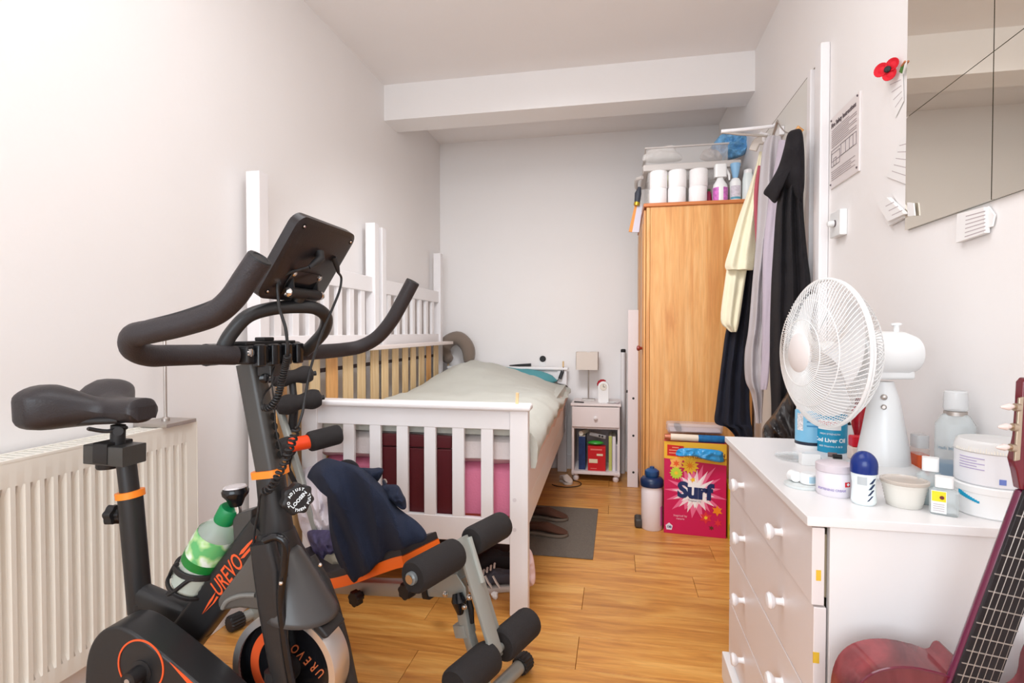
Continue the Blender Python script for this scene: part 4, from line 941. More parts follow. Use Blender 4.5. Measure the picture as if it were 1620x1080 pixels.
# splash burst, blossoms, lettering
def burst(cx_, cz_, r0, r1, n, m, name, o=0.0012, jit=0.3, sx=1.0):
    b = B(); pts = []
    for k in range(n*2):
        a = PI*k/n; r_ = (r1 if k % 2 else r0)*(1+jit*noise.noise(Vector((k*1.7, cx_*9, cz_*5)))); pts.append((cx_+sx*r_*math.cos(a), cz_+r_*math.sin(a)*Wd/Ht))
    c0 = fp(cx_, cz_, o); vs = [b.b.verts.new(fp(x, z, o)) for x, z in pts]; vc = b.b.verts.new(c0)
    for i in range(len(vs)): b.b.faces.new((vc, vs[i], vs[(i+1) % len(vs)]))
    return b.build(name, m, pw)
burst(0.50, 0.475, 0.25, 0.46, 17, mat('rose_print', (238, 110, 150), 0.4), 'burst', 0.0010, 0.35)
burst(0.50, 0.475, 0.19, 0.36, 15, mat('pale_print', (250, 220, 226), 0.4), 'burst', 0.0014, 0.3)
burst(0.50, 0.47, 0.15, 0.26, 14, mat('white_print', (252, 248, 246), 0.4), 'burst', 0.0018, 0.3)
OP, YP, GP_ = mat('orange_print', (244, 140, 30), 0.4), mat('sun_print', (250, 200, 50), 0.4), mat('lime_green_print', (190, 214, 60), 0.4)
burst(0.42, 0.75, 0.10, 0.155, 12, YP, 'flower', 0.002, 0.1); burst(0.42, 0.75, 0.03, 0.09, 9, OP, 'flower_heart', 0.0024, 0.1)
burst(0.20, 0.765, 0.08, 0.12, 6, mat('peach_print', (250, 180, 90), 0.4), 'flower', 0.002, 0.1); burst(0.20, 0.765, 0.03, 0.06, 6, mat('coral_print', (236, 96, 40), 0.4), 'flower_heart', 0.0024, 0.1)
burst(0.20, 0.66, 0.08, 0.115, 13, GP_, 'flower', 0.0021, 0.1); burst(0.20, 0.66, 0.02, 0.05, 8, YP, 'flower_heart', 0.0025, 0.1)
burst(0.68, 0.205, 0.06, 0.11, 6, mat('red_flower_print', (226, 50, 60), 0.4), 'flower', 0.002, 0.15); burst(0.68, 0.205, 0.02, 0.04, 6, YP, 'flower_heart', 0.0024)
burst(0.86, 0.29, 0.05, 0.09, 6, OP, 'flower', 0.002, 0.15); burst(0.87, 0.16, 0.03, 0.07, 6, mat('red_flower_print', (226, 50, 60), 0.4), 'flower', 0.002, 0.15)
burst(0.77, 0.10, 0.02, 0.045, 6, mat('dark_leaf_print', (90, 50, 30), 0.4), 'leaf_print', 0.002)
LN = mat('logo_navy', (20, 44, 96), 0.35)
text('logo', 'Surf', Wd*0.36, LN, pw, fp(0.50, 0.475, 0.003), rt - Vector((0, 0, 0.02)), UP, bold=0.006, spacing=0.95)
burst(0.47, 0.60, 0.025, 0.05, 5, YP, 'logo_flower', 0.0026)
text('small_lettering', 'Tropical Lily', Wd*0.042, mat('grey_ink', (130, 120, 140), 0.5), pw, fp(0.50, 0.375, 0.003), rt, UP)
text('small_lettering', 'Inspired by\nnature', Wd*0.05, mat('light_pink_ink', (248, 190, 206), 0.5), pw, fp(0.27, 0.185, 0.002), rt, UP)
b = B(); plate(b, [(0.045, 0.04), (0.13, 0.04), (0.145, 0.085), (0.088, 0.115), (0.03, 0.085)], 0.002); b.build('badge', mat('badge_white', (232, 230, 240), 0.4), pw)
text('badge_number', '130', Wd*0.05, LN, pw, fp(0.088, 0.07, 0.0026), rt, UP, bold=0.0008)
# packs on the box
CF = mat('clear_pack_film', (232, 224, 226), 0.12, alpha=0.35)
tpk = root('clear_pack', (0.43, 3.2, Ht), 'clear zip pack of papers lying on the washing powder box', 'packet')
top = Ht
b = B(); rings = []
def slab(name, x0, x1, y0, y1, z0, z1, m, par, nz=0.006, r_=0.012): return soft_box((x0, y0, z0), (x1, y1, z1), r_, nz=nz, sc=18, ny=10, warp=lambda x, y, z: Vector((x, y, z))).build(name, m, par, smooth=True)
slab('film', 0.285, 0.585, 3.17, 3.285, top+0.045, top+0.098, CF, tpk)
B().box((0.30, 3.175, top+0.055), (0.575, 3.28, top+0.062)).build('papers', mat('mauve_paper', (206, 190, 196), 0.8), tpk)
B().box((0.33, 3.172, top+0.058), (0.36, 3.276, top+0.088)).build('tape_spool', mat('dark_grey', (80, 70, 72), 0.6), tpk)
rl = root('long_roll', (0.43, 3.15, Ht), 'long slim roll, half white and half blue, with copper end', 'roll')
z_ = top+0.022
B().tube([(0.268, 3.165, z_+0.004), (0.30, 3.165, z_+0.003)], [0.016, 0.02], 12).build('end', mat('copper_film', (176, 100, 70), 0.3, 0.3), rl, smooth=True)
B().tube([(0.30, 3.165, z_+0.003), (0.45, 3.165, z_)], 0.02, 12).build('white_half', mat('ivory_film', (234, 216, 196), 0.35), rl, smooth=True)
B().tube([(0.45, 3.165, z_), (0.59, 3.165, z_-0.002)], 0.021, 12).build('blue_half', mat('petrol_film', (30, 104, 160), 0.3, var=0.25, vscale=30), rl, smooth=True)
pl = (Vector((0.43, 3.115, 0.5)), Vector((0, 1, 0)))
tag(blob([(1070, 714), (1078, 709), (1105, 709), (1140, 713), (1144, 722), (1143, 731), (1120, 728), (1095, 721), (1072, 721)], (1108, 718), pl, 0.022, 0.012, cs=26, crease=0.01).build('blue_packet', mat('bright_blue_film', (56, 154, 214), 0.15, var=0.2, vscale=18), None, smooth=True), 'shiny bright blue packet drooping over the washing powder box front', 'packet')
yb2 = root('yellow_box', (0.66, 3.2, 0), 'yellow box mostly hidden behind the chest of drawers', 'box')
B().box((0.607, 3.11, 0), (0.74, 3.28, 0.30)).build('carton', mat('acid_yellow_card', (226, 204, 40), 0.4), yb2, bevel=0.002)
B().box((0.607, 3.1095, 0.01), (0.74, 3.11, 0.09)).build('green_band', mat('leafy_print', (150, 170, 50), 0.4, var=0.3, vscale=60), yb2)
# ================================================================== CHEST OF DRAWERS
dz = 0.804
cd = root('chest_of_drawers', (0.56, 1.48, 0), 'white four-drawer chest with round knobs by the right wall', 'chest of drawers')
B().box((0.350, 1.086, 0.786), (0.766, 1.872, dz)).build('top_board', SATIN, cd, bevel=0.002)
B().box((0.392, 1.094, 0.0), (0.762, 1.110, 0.786)).build('side_panel', SATIN, cd, bevel=0.001)
B().box((0.385, 1.850, 0.0), (0.762, 1.866, 0.786)).build('side_panel', SATIN, cd, bevel=0.001)
B().box((0.754, 1.110, 0.05), (0.762, 1.850, 0.786)).build('back_panel', mat('hardboard', (150, 120, 90), 0.8), cd)
B().box((0.346, 1.086, 0.0), (0.40, 1.872, 0.088)).build('plinth', SATIN, cd, bevel=0.003)
DRW = mat('drawer_face', (236, 226, 224), 0.35, bump=0.02, bscale=120)
zsd = [0.783, 0.632, 0.445, 0.270, 0.092]
KN = None
for k in range(4):
    off = 0.004 if k == 0 else 0.0
    d_ = B().box((0.366-off, 1.096, zsd[k+1]+0.002), (0.388-off, 1.864, zsd[k]-0.002)).build('drawer', DRW, cd, bevel=0.0015)
    B().box((0.388, 1.115, zsd[k+1]+0.01), (0.74, 1.845, zsd[k]-0.02)).build('drawer_box', mat('raw_board', (200, 180, 150), 0.8), d_)
    for y in (1.285, 1.655):
        zc_ = (zsd[k]+zsd[k+1])/2 + (0.008 if k else -0.005)
        B().lathe([(0.010, -0.001), (0.0075, 0.004), (0.0075, 0.016), (0.016, 0.022), (0.0185, 0.028), (0.015, 0.034), (0.005, 0.036)], (0.366-off, y, zc_), (-1, 0, 0), 20).build('knob', WHITE, d_, smooth=True)
for (u0, u1, v0, v1) in ((1291, 1299, 902, 918), (1286, 1296, 1032, 1048)):
    p0, p1 = P(u0, v1, Y=1.0955), P(u1, v0, Y=1.0955)
    B().box((p0.x, 1.0950, p0.z), (p1.x, 1.0965, p1.z)).build('yellow_sticker', mat('sticker_yellow', (236, 190, 60), 0.6), cd)

# ================================================================== DESK FAN
cf = P(1301, 558, Y=1.41); ax = Vector((-0.98, -0.20, 0.01)).normalized()
bc = Vector((0.634, 1.447, dz))
fn = root('desk_fan', bc, 'white desk fan with wire cage standing on the chest of drawers', 'fan')
B().lathe([(0.082, 0), (0.085, 0.006), (0.080, 0.018), (0.058, 0.030)], bc, n=36).build('base', GLOSS, fn, smooth=True)
B().lathe([(0.056, 0.02), (0.053, 0.06), (0.046, 0.10), (0.038, 0.15), (0.030, 0.19), (0.022, 0.215), (0.020, 0.225)], bc, n=28).build('stem', GLOSS, fn, smooth=True)
dirc = Vector((-bc.x, -bc.y, 0)).normalized()
for h_, r_ in ((0.190, 0.007), (0.167, 0.006)):
    B().lathe([(r_, 0), (r_, 0.004), (r_*0.6, 0.006)], bc+dirc*(0.028+0.05*(0.2-h_)*4)+Vector((0, 0, h_)), dirc, 14).build('speed_knob', STEEL, fn, smooth=True)
a1 = ax.cross(Vector((0, 0, 1))).normalized(); a2 = a1.cross(ax).normalized()
mb = cf-ax*0.09
B().lathe([(0.010, 0.0), (0.046, 0.004), (0.053, 0.02), (0.053, 0.115), (0.044, 0.14), (0.02, 0.15), (0.004, 0.151)], cf-ax*0.075, -ax, 32).build('motor_housing', GLOSS, fn, smooth=True)
M = Matrix((( -ax.x, a1.x, 0, 0), (-ax.y, a1.y, 0, 0), (0, 0, 1, 0), (0, 0, 0, 1)))
b = B(); cz_ = cf.z-0.048
b.box((0.10, -0.03, -0.014), (0.205, 0.03, 0.006), Matrix.Translation((cf.x, cf.y, cz_)) @ M); b.build('motor_tray', GLOSS, fn, bevel=0.006)
km = cf-ax*0.178; B().lathe([(0.006, 0.048), (0.006, 0.067), (0.0115, 0.068), (0.0115, 0.073), (0.004, 0.074)], km, n=16).build('oscillation_knob', GLOSS, fn, smooth=True)
R0 = 0.176
def cage(prof_h, nw, swirl, wr, name):
    b = B()
    for k in range(nw):
        a0 = 2*PI*k/nw; pts = []
        for i in range(11):
            t = i/10; r_ = 0.045+(R0-0.045)*t; a = a0+swirl*(1-t)*1.0
            h_ = prof_h(r_/R0); pts.append(cf + ax*h_ + (a1*math.cos(a)+a2*math.sin(a))*r_)
        b.tube(pts, wr, 4, cap=False)
    o = b.build(name, GLOSS, fn, smooth=True); o['kind'] = 'stuff'; return o
fh = lambda q: 0.058*(max(0, 1-q**2.6))**0.8
bh_ = lambda q: -0.085*(max(0, 1-q**3.2))**0.8
cage(fh, 96, 0.75, 0.0010, 'front_cage_wires'); cage(bh_, 88, -0.5, 0.0009, 'rear_cage_wires')
def ring(rad, h_, r_, name, m=GLOSS):
    b = B(); pts = [cf+ax*h_+(a1*math.cos(2*PI*k/64)+a2*math.sin(2*PI*k/64))*rad for k in range(65)]
    b.tube(pts, r_, 8, cap=False); return b.build(name, m, fn, smooth=True)
ring(R0, 0.0, 0.0036, 'rim_ring'); ring(R0-0.001, -0.007, 0.003, 'rim_ring')
for q in (0.45, 0.72): ring(R0*q, fh(q), 0.0012, 'cage_ring'); ring(R0*q, bh_(q), 0.0012, 'cage_ring')
B().lathe([(0.047, -0.002), (0.047, 0.004), (0.036, 0.010), (0.004, 0.012)], cf+ax*0.054, ax, 32).build('badge_disc', mat('badge_plastic', (240, 232, 230), 0.35), fn, smooth=True)
B().lathe([(0.006, 0), (0.026, 0.001), (0.030, 0.012), (0.026, 0.045), (0.01, 0.052)], cf-ax*0.03, ax, 24).build('hub', GLOSS, fn, smooth=True)
BLD = mat('blade_plastic', (236, 234, 234), 0.3)
for k in range(3):
    b = B(); g = []
    for i in range(9):
        t = i/8; r_ = 0.024+t*(0.128); row = []
        for j in range(9):
            s = j/8-0.5; a = 2*PI*k/3 + 0.5 + s*(0.9+0.75*t)*1.0 + 0.25*t
            h_ = -0.005 + (s*0.055)*(1-0.35*t); row.append(cf+ax*h_+(a1*math.cos(a)+a2*math.sin(a))*r_*(1-0.10*(2*s)**4*t))
        g.append(row)
    top = [[b.b.verts.new(p+ax*0.001) for p in row] for row in g]; bot = [[b.b.verts.new(p-ax*0.001) for p in row] for row in g]
    for i in range(8):
        for j in range(8):
            b.b.faces.new((top[i][j], top[i][j+1], top[i+1][j+1], top[i+1][j])); b.b.faces.new((bot[i][j], bot[i+1][j], bot[i+1][j+1], bot[i][j+1]))
    for i in range(8):
        b.b.faces.new((top[i][0], top[i+1][0], bot[i+1][0], bot[i][0])); b.b.faces.new((top[i][8], bot[i][8], bot[i+1][8], top[i+1][8]))
        b.b.faces.new((top[0][i], bot[0][i], bot[0][i+1], top[0][i+1])); b.b.faces.new((top[8][i], top[8][i+1], bot[8][i+1], bot[8][i]))
    b.build('blade', BLD, fn, smooth=True)

# ================================================================== THINGS ON THE CHEST
CYB, TEALP = mat('sky_label', (128, 190, 222), 0.35), mat('turquoise_label', (30, 150, 190), 0.35, var=0.05)
RDL = mat('red_label', (206, 30, 44), 0.35); WTX = mat('white_ink', (238, 246, 250), 0.5)
# blue tubs
c_ = stand(1281, 712, dz, 0.040); c_.z = dz
t1 = root('supplement_tub', c_, 'pale blue tub with black stripe and white foot behind the fan cage', 'tub')
B().lathe([(0.038, 0), (0.040, 0.004), (0.040, 0.013)], c_, n=32).build('foot', GLOSS, t1, smooth=True)
B().lathe([(0.0405, 0.013), (0.0405, 0.022)], c_, n=32).build('dark_stripe', mat('navy_black', (24, 34, 54), 0.4), t1, smooth=True)
B().lathe([(0.040, 0.022), (0.040, 0.110), (0.036, 0.116)], c_, n=32).build('body', CYB, t1, smooth=True)
B().lathe([(0.037, 0.112), (0.037, 0.135), (0.033, 0.138)], c_, n=32).build('lid', GLOSS, t1, smooth=True)
an = camang(c_)
b = B(); band(b, c_, 0.040, dz+0.055, dz+0.105, an-0.95, an-0.45, 6); b.build('barcode_label', mat('barcode_grey', (220, 214, 214), 0.5, var=0.3, vscale=200), t1)
for k in range(3):
    b = B(); band(b, c_, 0.040, dz+0.092-0.012*k, dz+0.096-0.012*k, an-0.2, an+0.8, 6); b.build('printed_line', mat('deep_sky_print', (60, 140, 190), 0.5), t1)
c_ = stand(1315, 717, dz, 0.040); c_.z = dz
t2 = root('cod_liver_oil_tub', c_, 'turquoise tub lettered Cod Liver Oil with a red band', 'tub')
B().lathe([(0.039, 0), (0.040, 0.003), (0.040, 0.108), (0.037, 0.113)], c_, n=32).build('body', TEALP, t2, smooth=True)
B().lathe([(0.038, 0.11), (0.038, 0.135), (0.034, 0.138)], c_, n=32).build('lid', GLOSS, t2, smooth=True)
an = camang(c_)
b = B(); band(b, c_, 0.040, dz+0.066, dz+0.094, an-0.95, an+0.62, 16); b.build('white_panel', GLOSS, t2)
b = B(); band(b, c_, 0.0404, dz+0.078, dz+0.089, an-0.95, an+0.60, 16); b.build('red_band', RDL, t2)
ctext('lettering', 'Cod Liver Oil', 0.0155, WTX, t2, c_, 0.040, dz+0.036, an-0.12, bold=0.0005)
ctext('lettering', 'HIGH STRENGTH', 0.0068, WTX, t2, c_, 0.040, dz+0.054, an-0.1)
ctext('lettering', 'with Vitamins A & D', 0.0075, WTX, t2, c_, 0.040, dz+0.019, an-0.05)
ctext('lettering', 'FOOD SUPPLEMENT', 0.0058, WTX, t2, c_, 0.0412, dz+0.0835, an-0.2)
# tube with black tip, red bottle, red-capped tub
c_ = stand(1341, 716, dz, 0.014); c_.z = dz
r = root('squeeze_tube', c_, 'slim white tube with black pointed tip beside the turquoise tub', 'tube')
B().lathe([(0.015, 0), (0.0155, 0.004), (0.0155, 0.05), (0.009, 0.078)], c_, n=20).build('body', GLOSS, r, smooth=True)
B().lathe([(0.008, 0.077), (0.007, 0.083), (0.003, 0.09)], c_, n=16).build('tip', BLKM, r, smooth=True)
c_ = P(1358, 700, Y=1.78); c_.z = dz; c_.x = 0.70; c_.y = 1.765
c_ = Vector((0.705, 1.755, dz))
r = root('red_bottle', c_, 'dark red bottle standing behind the fan stem', 'bottle')
B().lathe([(0.020, 0), (0.021, 0.004), (0.021, 0.11), (0.012, 0.13)], c_, n=20).build('body', mat('dark_red_gloss', (176, 22, 36), 0.25, var=0.2, vscale=60), r, smooth=True)
B().lathe([(0.012, 0.128), (0.012, 0.148), (0.009, 0.15)], c_, n=16).build('cap', mat('dark_red_cap', (130, 20, 28), 0.3), r, smooth=True)
c_ = stand(1355, 728, dz, 0.017); c_.z = dz
r = root('red_capped_bottle', c_, 'small cream bottle with bright red square cap behind the roll-on', 'bottle')
B().box((c_.x-0.018, c_.y-0.018, dz), (c_.x+0.018, c_.y+0.018, dz+0.035)).build('body', mat('blush_plastic', (248, 226, 214), 0.4), r, bevel=0.004)
B().box((c_.x-0.016, c_.y-0.016, dz+0.035), (c_.x+0.016, c_.y+0.016, dz+0.064)).build('cap', mat('bright_red_plastic', (222, 18, 44), 0.3), r, bevel=0.004)
# roll-on deodorant
c_ = stand(1366, 801, dz, 0.023); c_.z = dz
r = root('roll_on_deodorant', c_, 'white roll-on deodorant with dark blue dome cap', 'deodorant')
B().lathe([(0.018, 0), (0.0215, 0.003), (0.0225, 0.008), (0.0215, 0.02), (0.0205, 0.04), (0.0225, 0.060), (0.0225, 0.064)], c_, n=32).build('body', mat('milk_glass', (236, 244, 244), 0.2), r, smooth=True)
hh = vz(c_, 713)-dz
B().lathe([(0.0240, 0.063), (0.0242, 0.072)] + [(0.0242*math.cos(a), 0.078+(hh-0.078)*math.sin(a)) for a in [0.15*k for k in range(11)]], c_, n=36).build('cap', mat('royal_blue_plastic', (14, 44, 120), 0.22), r, smooth=True)
an = camang(c_)
for k in range(4):
    b = B(); z0 = dz+0.010+0.0115*k; a0 = an+0.25+0.07*k
    rr = 0.0222
    for s in range(4):
        za, zb2 = z0+0.010*s/4, z0+0.010*(s+1)/4; aa, ab = a0+0.40*s/4, a0+0.40*(s+1)/4; wth = 0.16+0.03*k
        rf = lambda z: 0.0226
        v = [Vector((c_.x+rf(z)*math.cos(a), c_.y+rf(z)*math.sin(a), z)) for a, z in ((aa, za), (aa+wth, za+0.001), (ab+wth, zb2+0.001), (ab, zb2))]
        inn = [Vector((c_.x, c_.y, p.z)).lerp(p, 0.93) for p in v]
        b.hexa(inn+v)
    b.build('dark_slash', NVL, r)
b = B(); band(b, c_, 0.0212, dz+0.042, dz+0.058, an-0.5, an+0.25, 8, t=0.0012); b.build('silver_panel', mat('silver_print', (196, 204, 208), 0.3, 0.3), r)
# mauve tub
c_ = stand(1319, 788, dz, 0.0345); c_.z = dz
r = root('cream_jar', c_, 'pale mauve screw-lid cream jar with small red logo', 'jar')
MV = mat('pearl_mauve', (230, 222, 228), 0.3)
B().lathe([(0.031, 0), (0.034, 0.004), (0.034, 0.048), (0.032, 0.051)], c_, n=40).build('body', MV, r, smooth=True)
B().lathe([(0.0335, 0.0505), (0.035, 0.052), (0.035, 0.0655), (0.033, 0.067), (0.0, 0.0672)], c_, n=40).build('lid', mat('lid_mauve', (214, 202, 208), 0.35), r, smooth=True)
an = camang(c_)
ctext('lettering', 'SOFTENING CREAM', 0.0062, mat('lilac_ink', (176, 162, 200), 0.5), r, c_, 0.034, dz+0.016, an-0.15, bold=0.0002)
b = B(); band(b, c_, 0.034, dz+0.024, dz+0.034, an+0.62, an+0.98, 6); b.build('red_logo', RDL, r)
ctext('logo_mark', '+', 0.010, WTX, r, c_, 0.0348, dz+0.029, an+0.8, bold=0.0006)
# flat lid, small white tubes and box
c_ = stand(1270, 775, dz, 0.034); c_.z = dz
tag(B().lathe([(0.036, 0), (0.038, 0.003), (0.038, 0.006), (0.030, 0.0065), (0.0, 0.005)], c_, n=36).build('jar_lid', mat('pale_grey_plastic', (220, 224, 222), 0.3), None, smooth=True), 'flat pale lid lying at the front edge of the chest top', 'lid')
l_ = c_
c_ = l_+Vector((0.012, 0.002, 0.0068))
r = root('small_pot', c_, 'little white pot with light blue band on the flat lid', 'pot')
B().lathe([(0.016, 0), (0.017, 0.002), (0.017, 0.021), (0.015, 0.023)], c_, n=24).build('pot', GLOSS, r, smooth=True)
b = B(); band(b, c_, 0.017, c_.z+0.004, c_.z+0.018, camang(c_)+0.1, camang(c_)+1.2, 8); b.build('blue_band', mat('ice_blue_print', (176, 206, 220), 0.4), r)
c_ = l_+Vector((-0.014, 0.006, 0.0068))
tag(B().tube([c_+Vector((0.002, 0, 0.012)), c_+Vector((-0.002, 0.018, 0.012))], 0.012, 18).build('ointment_pot', GLOSS, None, smooth=True), 'small plain white pot on its side on the flat lid', 'pot')
c_ = P(1281, 735, z=dz)
tag(B().box((c_.x-0.022, c_.y-0.01, dz), (c_.x+0.022, c_.y+0.016, dz+0.030)).build('carton', GLOSS, None, bevel=0.001), 'small plain white carton behind the mauve jar', 'box')
c_ = P(1262, 725, z=dz)
tag(B().lathe([(0.045, 0.0), (0.056, 0.003), (0.058, 0.006), (0.055, 0.005), (0.045, 0.002), (0.0, 0.0018)], Vector((c_.x, c_.y, dz)), n=40).build('glass_dish', mat('clear_glass', (240, 244, 244), 0.04, alpha=0.3), None, smooth=True), 'shallow clear glass dish near the far end of the chest', 'dish')
for k, (u, v, m_, lb) in enumerate(((1316, 722, mat('taupe_plastic', (130, 112, 110), 0.5), 'small taupe bottle cap in front of the turquoise tub'), (1324, 725, BLKM, 'small black clip in front of the turquoise tub'))):
    c_ = P(u, v, z=dz); tag(B().tube([(c_.x-0.010, c_.y, dz+0.006), (c_.x+0.011, c_.y-0.004, dz+0.006)], 0.006, 10).build('cap' if k == 0 else 'clip', m_, None, smooth=True), lb, 'cap' if k == 0 else 'clip')
# ribbed clear cup with lid
c_ = stand(1430, 806, dz, 0.033); c_.z = dz
r = root('plastic_cup', c_, 'ribbed translucent plastic tub with clear lid', 'tub')
MK = mat('milky_clear', (244, 238, 228), 0.25, alpha=0.85)
prf = [(0.028, 0), (0.030, 0.002)]
for k in range(6): prf += [(0.031+0.0012*k, 0.008+0.006*k), (0.0325+0.0012*k, 0.011+0.006*k)]
prf += [(0.040, 0.046)]
B().lathe(prf, c_, n=36).build('cup', MK, r, smooth=True)
B().lathe([(0.040, 0.046), (0.0415, 0.047), (0.0415, 0.052), (0.037, 0.053), (0.036, 0.050), (0.0, 0.050)], c_, n=36).build('lid', mat('lid_clear', (240, 224, 210), 0.15, alpha=0.5), r, smooth=True)
# orange bottle
c_ = stand(1454, 752, dz, 0.017); c_.z = dz
r = root('orange_liquid_bottle', c_, 'small clear bottle of orange liquid with clear cap by the wall', 'bottle')
B().tube([c_+Vector((0, 0, 0.0)), c_+Vector((0, 0, 0.062)), c_+Vector((0, 0, 0.068))], [1, 1, 0.8], prof=rprof(0.013, 0.022, 0.006)).build('body', mat('peach_clear', (246, 226, 214), 0.1, alpha=0.3), r, smooth=True)
B().tube([c_+Vector((0, 0, 0.002)), c_+Vector((0, 0, 0.050))], 1.02, prof=rprof(0.013, 0.022, 0.006)).build('liquid', mat('orange_liquid', (240, 104, 56), 0.15), r, smooth=True)
B().box((c_.x-0.0245, c_.y-0.0145, dz+0.010), (c_.x+0.012, c_.y-0.0135, dz+0.015)).build('black_stripe', BLKM, r)
B().tube([c_+Vector((0, 0, 0.066)), c_+Vector((0, 0, 0.096))], 1, prof=rprof(0.013, 0.020, 0.006)).build('cap', mat('clear_cap', (238, 238, 238), 0.12, alpha=0.6), r, smooth=True)
# sanitiser bottles
SCL = mat('clear_bottle', (222, 230, 230), 0.06, alpha=0.38)
def flatbottle(u, v, w2, d2, h1, hc, label, name, sticker=None):
    c_ = stand(u, v, dz, d2); c_.z = dz
    r = root(name, c_, label, 'bottle'); an = camang(c_); rt_ = Vector((-math.sin(an), math.cos(an), 0)); 
    B().tube([c_, c_+Vector((0, 0, 0.003)), c_+Vector((0, 0, h1*0.86)), c_+Vector((0, 0, h1))], [0.9, 1, 1, 0.5], prof=[(x, y) for x, y in rprof(w2, d2, d2*0.6)], up=rt_).build('body', SCL, r, smooth=True)
    B().tube([c_+Vector((0, 0, h1)), c_+Vector((0, 0, h1+hc))], 1, prof=rprof(w2*0.62, d2*0.8, d2*0.4), up=rt_).build('cap', GLOSS, r, smooth=True)
    return r, c_, rt_
r, c_, rt_ = flatbottle(1471, 800, 0.022, 0.014, 0.068, 0.026, 'clear flat sanitiser bottle with white cap behind the yellow-labelled one', 'gel_bottle')
B().tube([c_+Vector((0, 0, 0.002)), c_+Vector((0, 0, 0.040))], 0.93, prof=rprof(0.022, 0.014, 0.008), up=rt_).build('gel', mat('pale_teal_gel', (160, 190, 192), 0.1, alpha=0.7), r, smooth=True)
r, c_, rt_ = flatbottle(1493, 816, 0.0225, 0.012, 0.052, 0.020, 'small clear bottle with yellow and white label at the front', 'gel_bottle')
fwd = Vector((-c_.x, -c_.y, 0)).normalized()
def face(b, x0, z0, x1, z1, o):
    q = c_+fwd*(0.0122+o)
    return b.hexa([q+rt_*x0+Vector((0, 0, z0))-fwd*0.0005, q+rt_*x1+Vector((0, 0, z0))-fwd*0.0005, q+rt_*x1+Vector((0, 0, z0)), q+rt_*x0+Vector((0, 0, z0)), q+rt_*x0+Vector((0, 0, z1))-fwd*0.0005, q+rt_*x1+Vector((0, 0, z1))-fwd*0.0005, q+rt_*x1+Vector((0, 0, z1)), q+rt_*x0+Vector((0, 0, z1))])
face(B(), -0.019, 0.004, 0.004, 0.046, 0.0002).build('white_label', GLOSS, r); face(B(), -0.018, 0.026, 0.003, 0.045, 0.0008).build('yellow_label', mat('label_yellow', (244, 220, 40), 0.4), r)
b = B(); b.lathe([(0.0035, 0), (0.0035, 0.0008)], c_+fwd*0.0132+rt_*(-0.003)+Vector((0, 0, 0.034)), fwd, 14); b.build('label_dot', mat('maroon_ink', (110, 40, 40), 0.5), r)
for k in range(4): face(B(), -0.016, 0.020-0.004*k, 0.001, 0.0212-0.004*k, 0.0008).build('label_line', FAINT, r)
# big mouthwash bottle
c_ = Vector((0.725, 1.385, dz))
c_ = P(1511, 690, Y=1.35); c_ = Vector((min(c_.x, 0.735), 1.35, dz))
hb = vz(c_, 618)-dz; k_ = hb/0.20
r = root('mouthwash_bottle', c_, 'tall clear mouthwash bottle with clear cap and a little blue liquid', 'bottle')
rt2 = Vector((c_.y, -c_.x, 0)).normalized()
B().tube([c_+Vector((0, 0, z*k_)) for z in (0, 0.004, 0.13, 0.148, 0.156)], [0.94, 1, 1, 0.72, 0.45], prof=rprof(0.036, 0.026, 0.014), up=rt2).build('body', SCL, r, smooth=True)
B().tube([c_+Vector((0, 0, 0.003)), c_+Vector((0, 0, 0.052*k_))], 0.95, prof=rprof(0.036, 0.026, 0.014), up=rt2).build('liquid', mat('blue_liquid', (20, 124, 178), 0.08, alpha=0.92), r, smooth=True)
B().lathe([(0.021, 0.150*k_), (0.021, 0.158*k_), (0.018, 0.160*k_)], c_, n=24).build('collar', STEEL, r, smooth=True)
B().lathe([(0.021, 0.160*k_), (0.0225, 0.165*k_), (0.021, 0.198*k_), (0.018, 0.20*k_)], c_, n=24).build('cap', mat('clear_cap', (238, 236, 236), 0.12, trans=0.6), r, smooth=True)
ctext('lettering', 'Fresh Mint', 0.010, mat('grey_blue_ink', (150, 166, 176), 0.5), r, c_, 0.0365, dz+0.085*k_, camang(c_)-0.4, bold=0.0002)
# two stacked round tubs
c_ = P(1562, 800, Y=1.175); c_ = Vector((0.7035, 1.178, dz)); rt_ub = 0.0595
r = root('round_tub', c_, 'wide white tub with turquoise swoosh under the cotton bud tub', 'tub')
B().lathe([(rt_ub-0.004, 0), (rt_ub-0.001, 0.003), (rt_ub-0.001, 0.044), (rt_ub, 0.045), (rt_ub, 0.056), (rt_ub-0.003, 0.058)], c_, n=48).build('body', GLOSS, r, smooth=True)
an = camang(c_)
b = B(); n_ = 10
for k in range(n_):
    t = k/n_; band(b, c_, rt_ub-0.001, dz+0.036-0.010*t, dz+0.038-0.0085*t+0.012*(1-t)*0.6, an-0.95+0.65*t, an-0.95+0.65*(t+1/n_), 1, t=0.0008)
b.build('turquoise_swoosh', mat('turquoise_print', (30, 160, 200), 0.4), r)
c2 = c_+Vector((0.002, 0.002, 0.0585))
r = root('cotton_bud_tub', c2, 'round tub of cotton buds with white lid on top of the wide tub', 'tub')
B().lathe([(rt_ub-0.004, 0), (rt_ub-0.001, 0.003), (rt_ub-0.001, 0.060)], c2, n=48).build('body', mat('pearl_white', (236, 236, 240), 0.3), r, smooth=True)
B().lathe([(rt_ub-0.001, 0.060), (rt_ub+0.0005, 0.062), (rt_ub-0.003, 0.078), (rt_ub-0.007, 0.082), (0.0, 0.083)], c2, n=48).build('lid', mat('frosted_lid', (242, 240, 238), 0.25, alpha=0.8), r, smooth=True)
an = camang(c2); b = B()
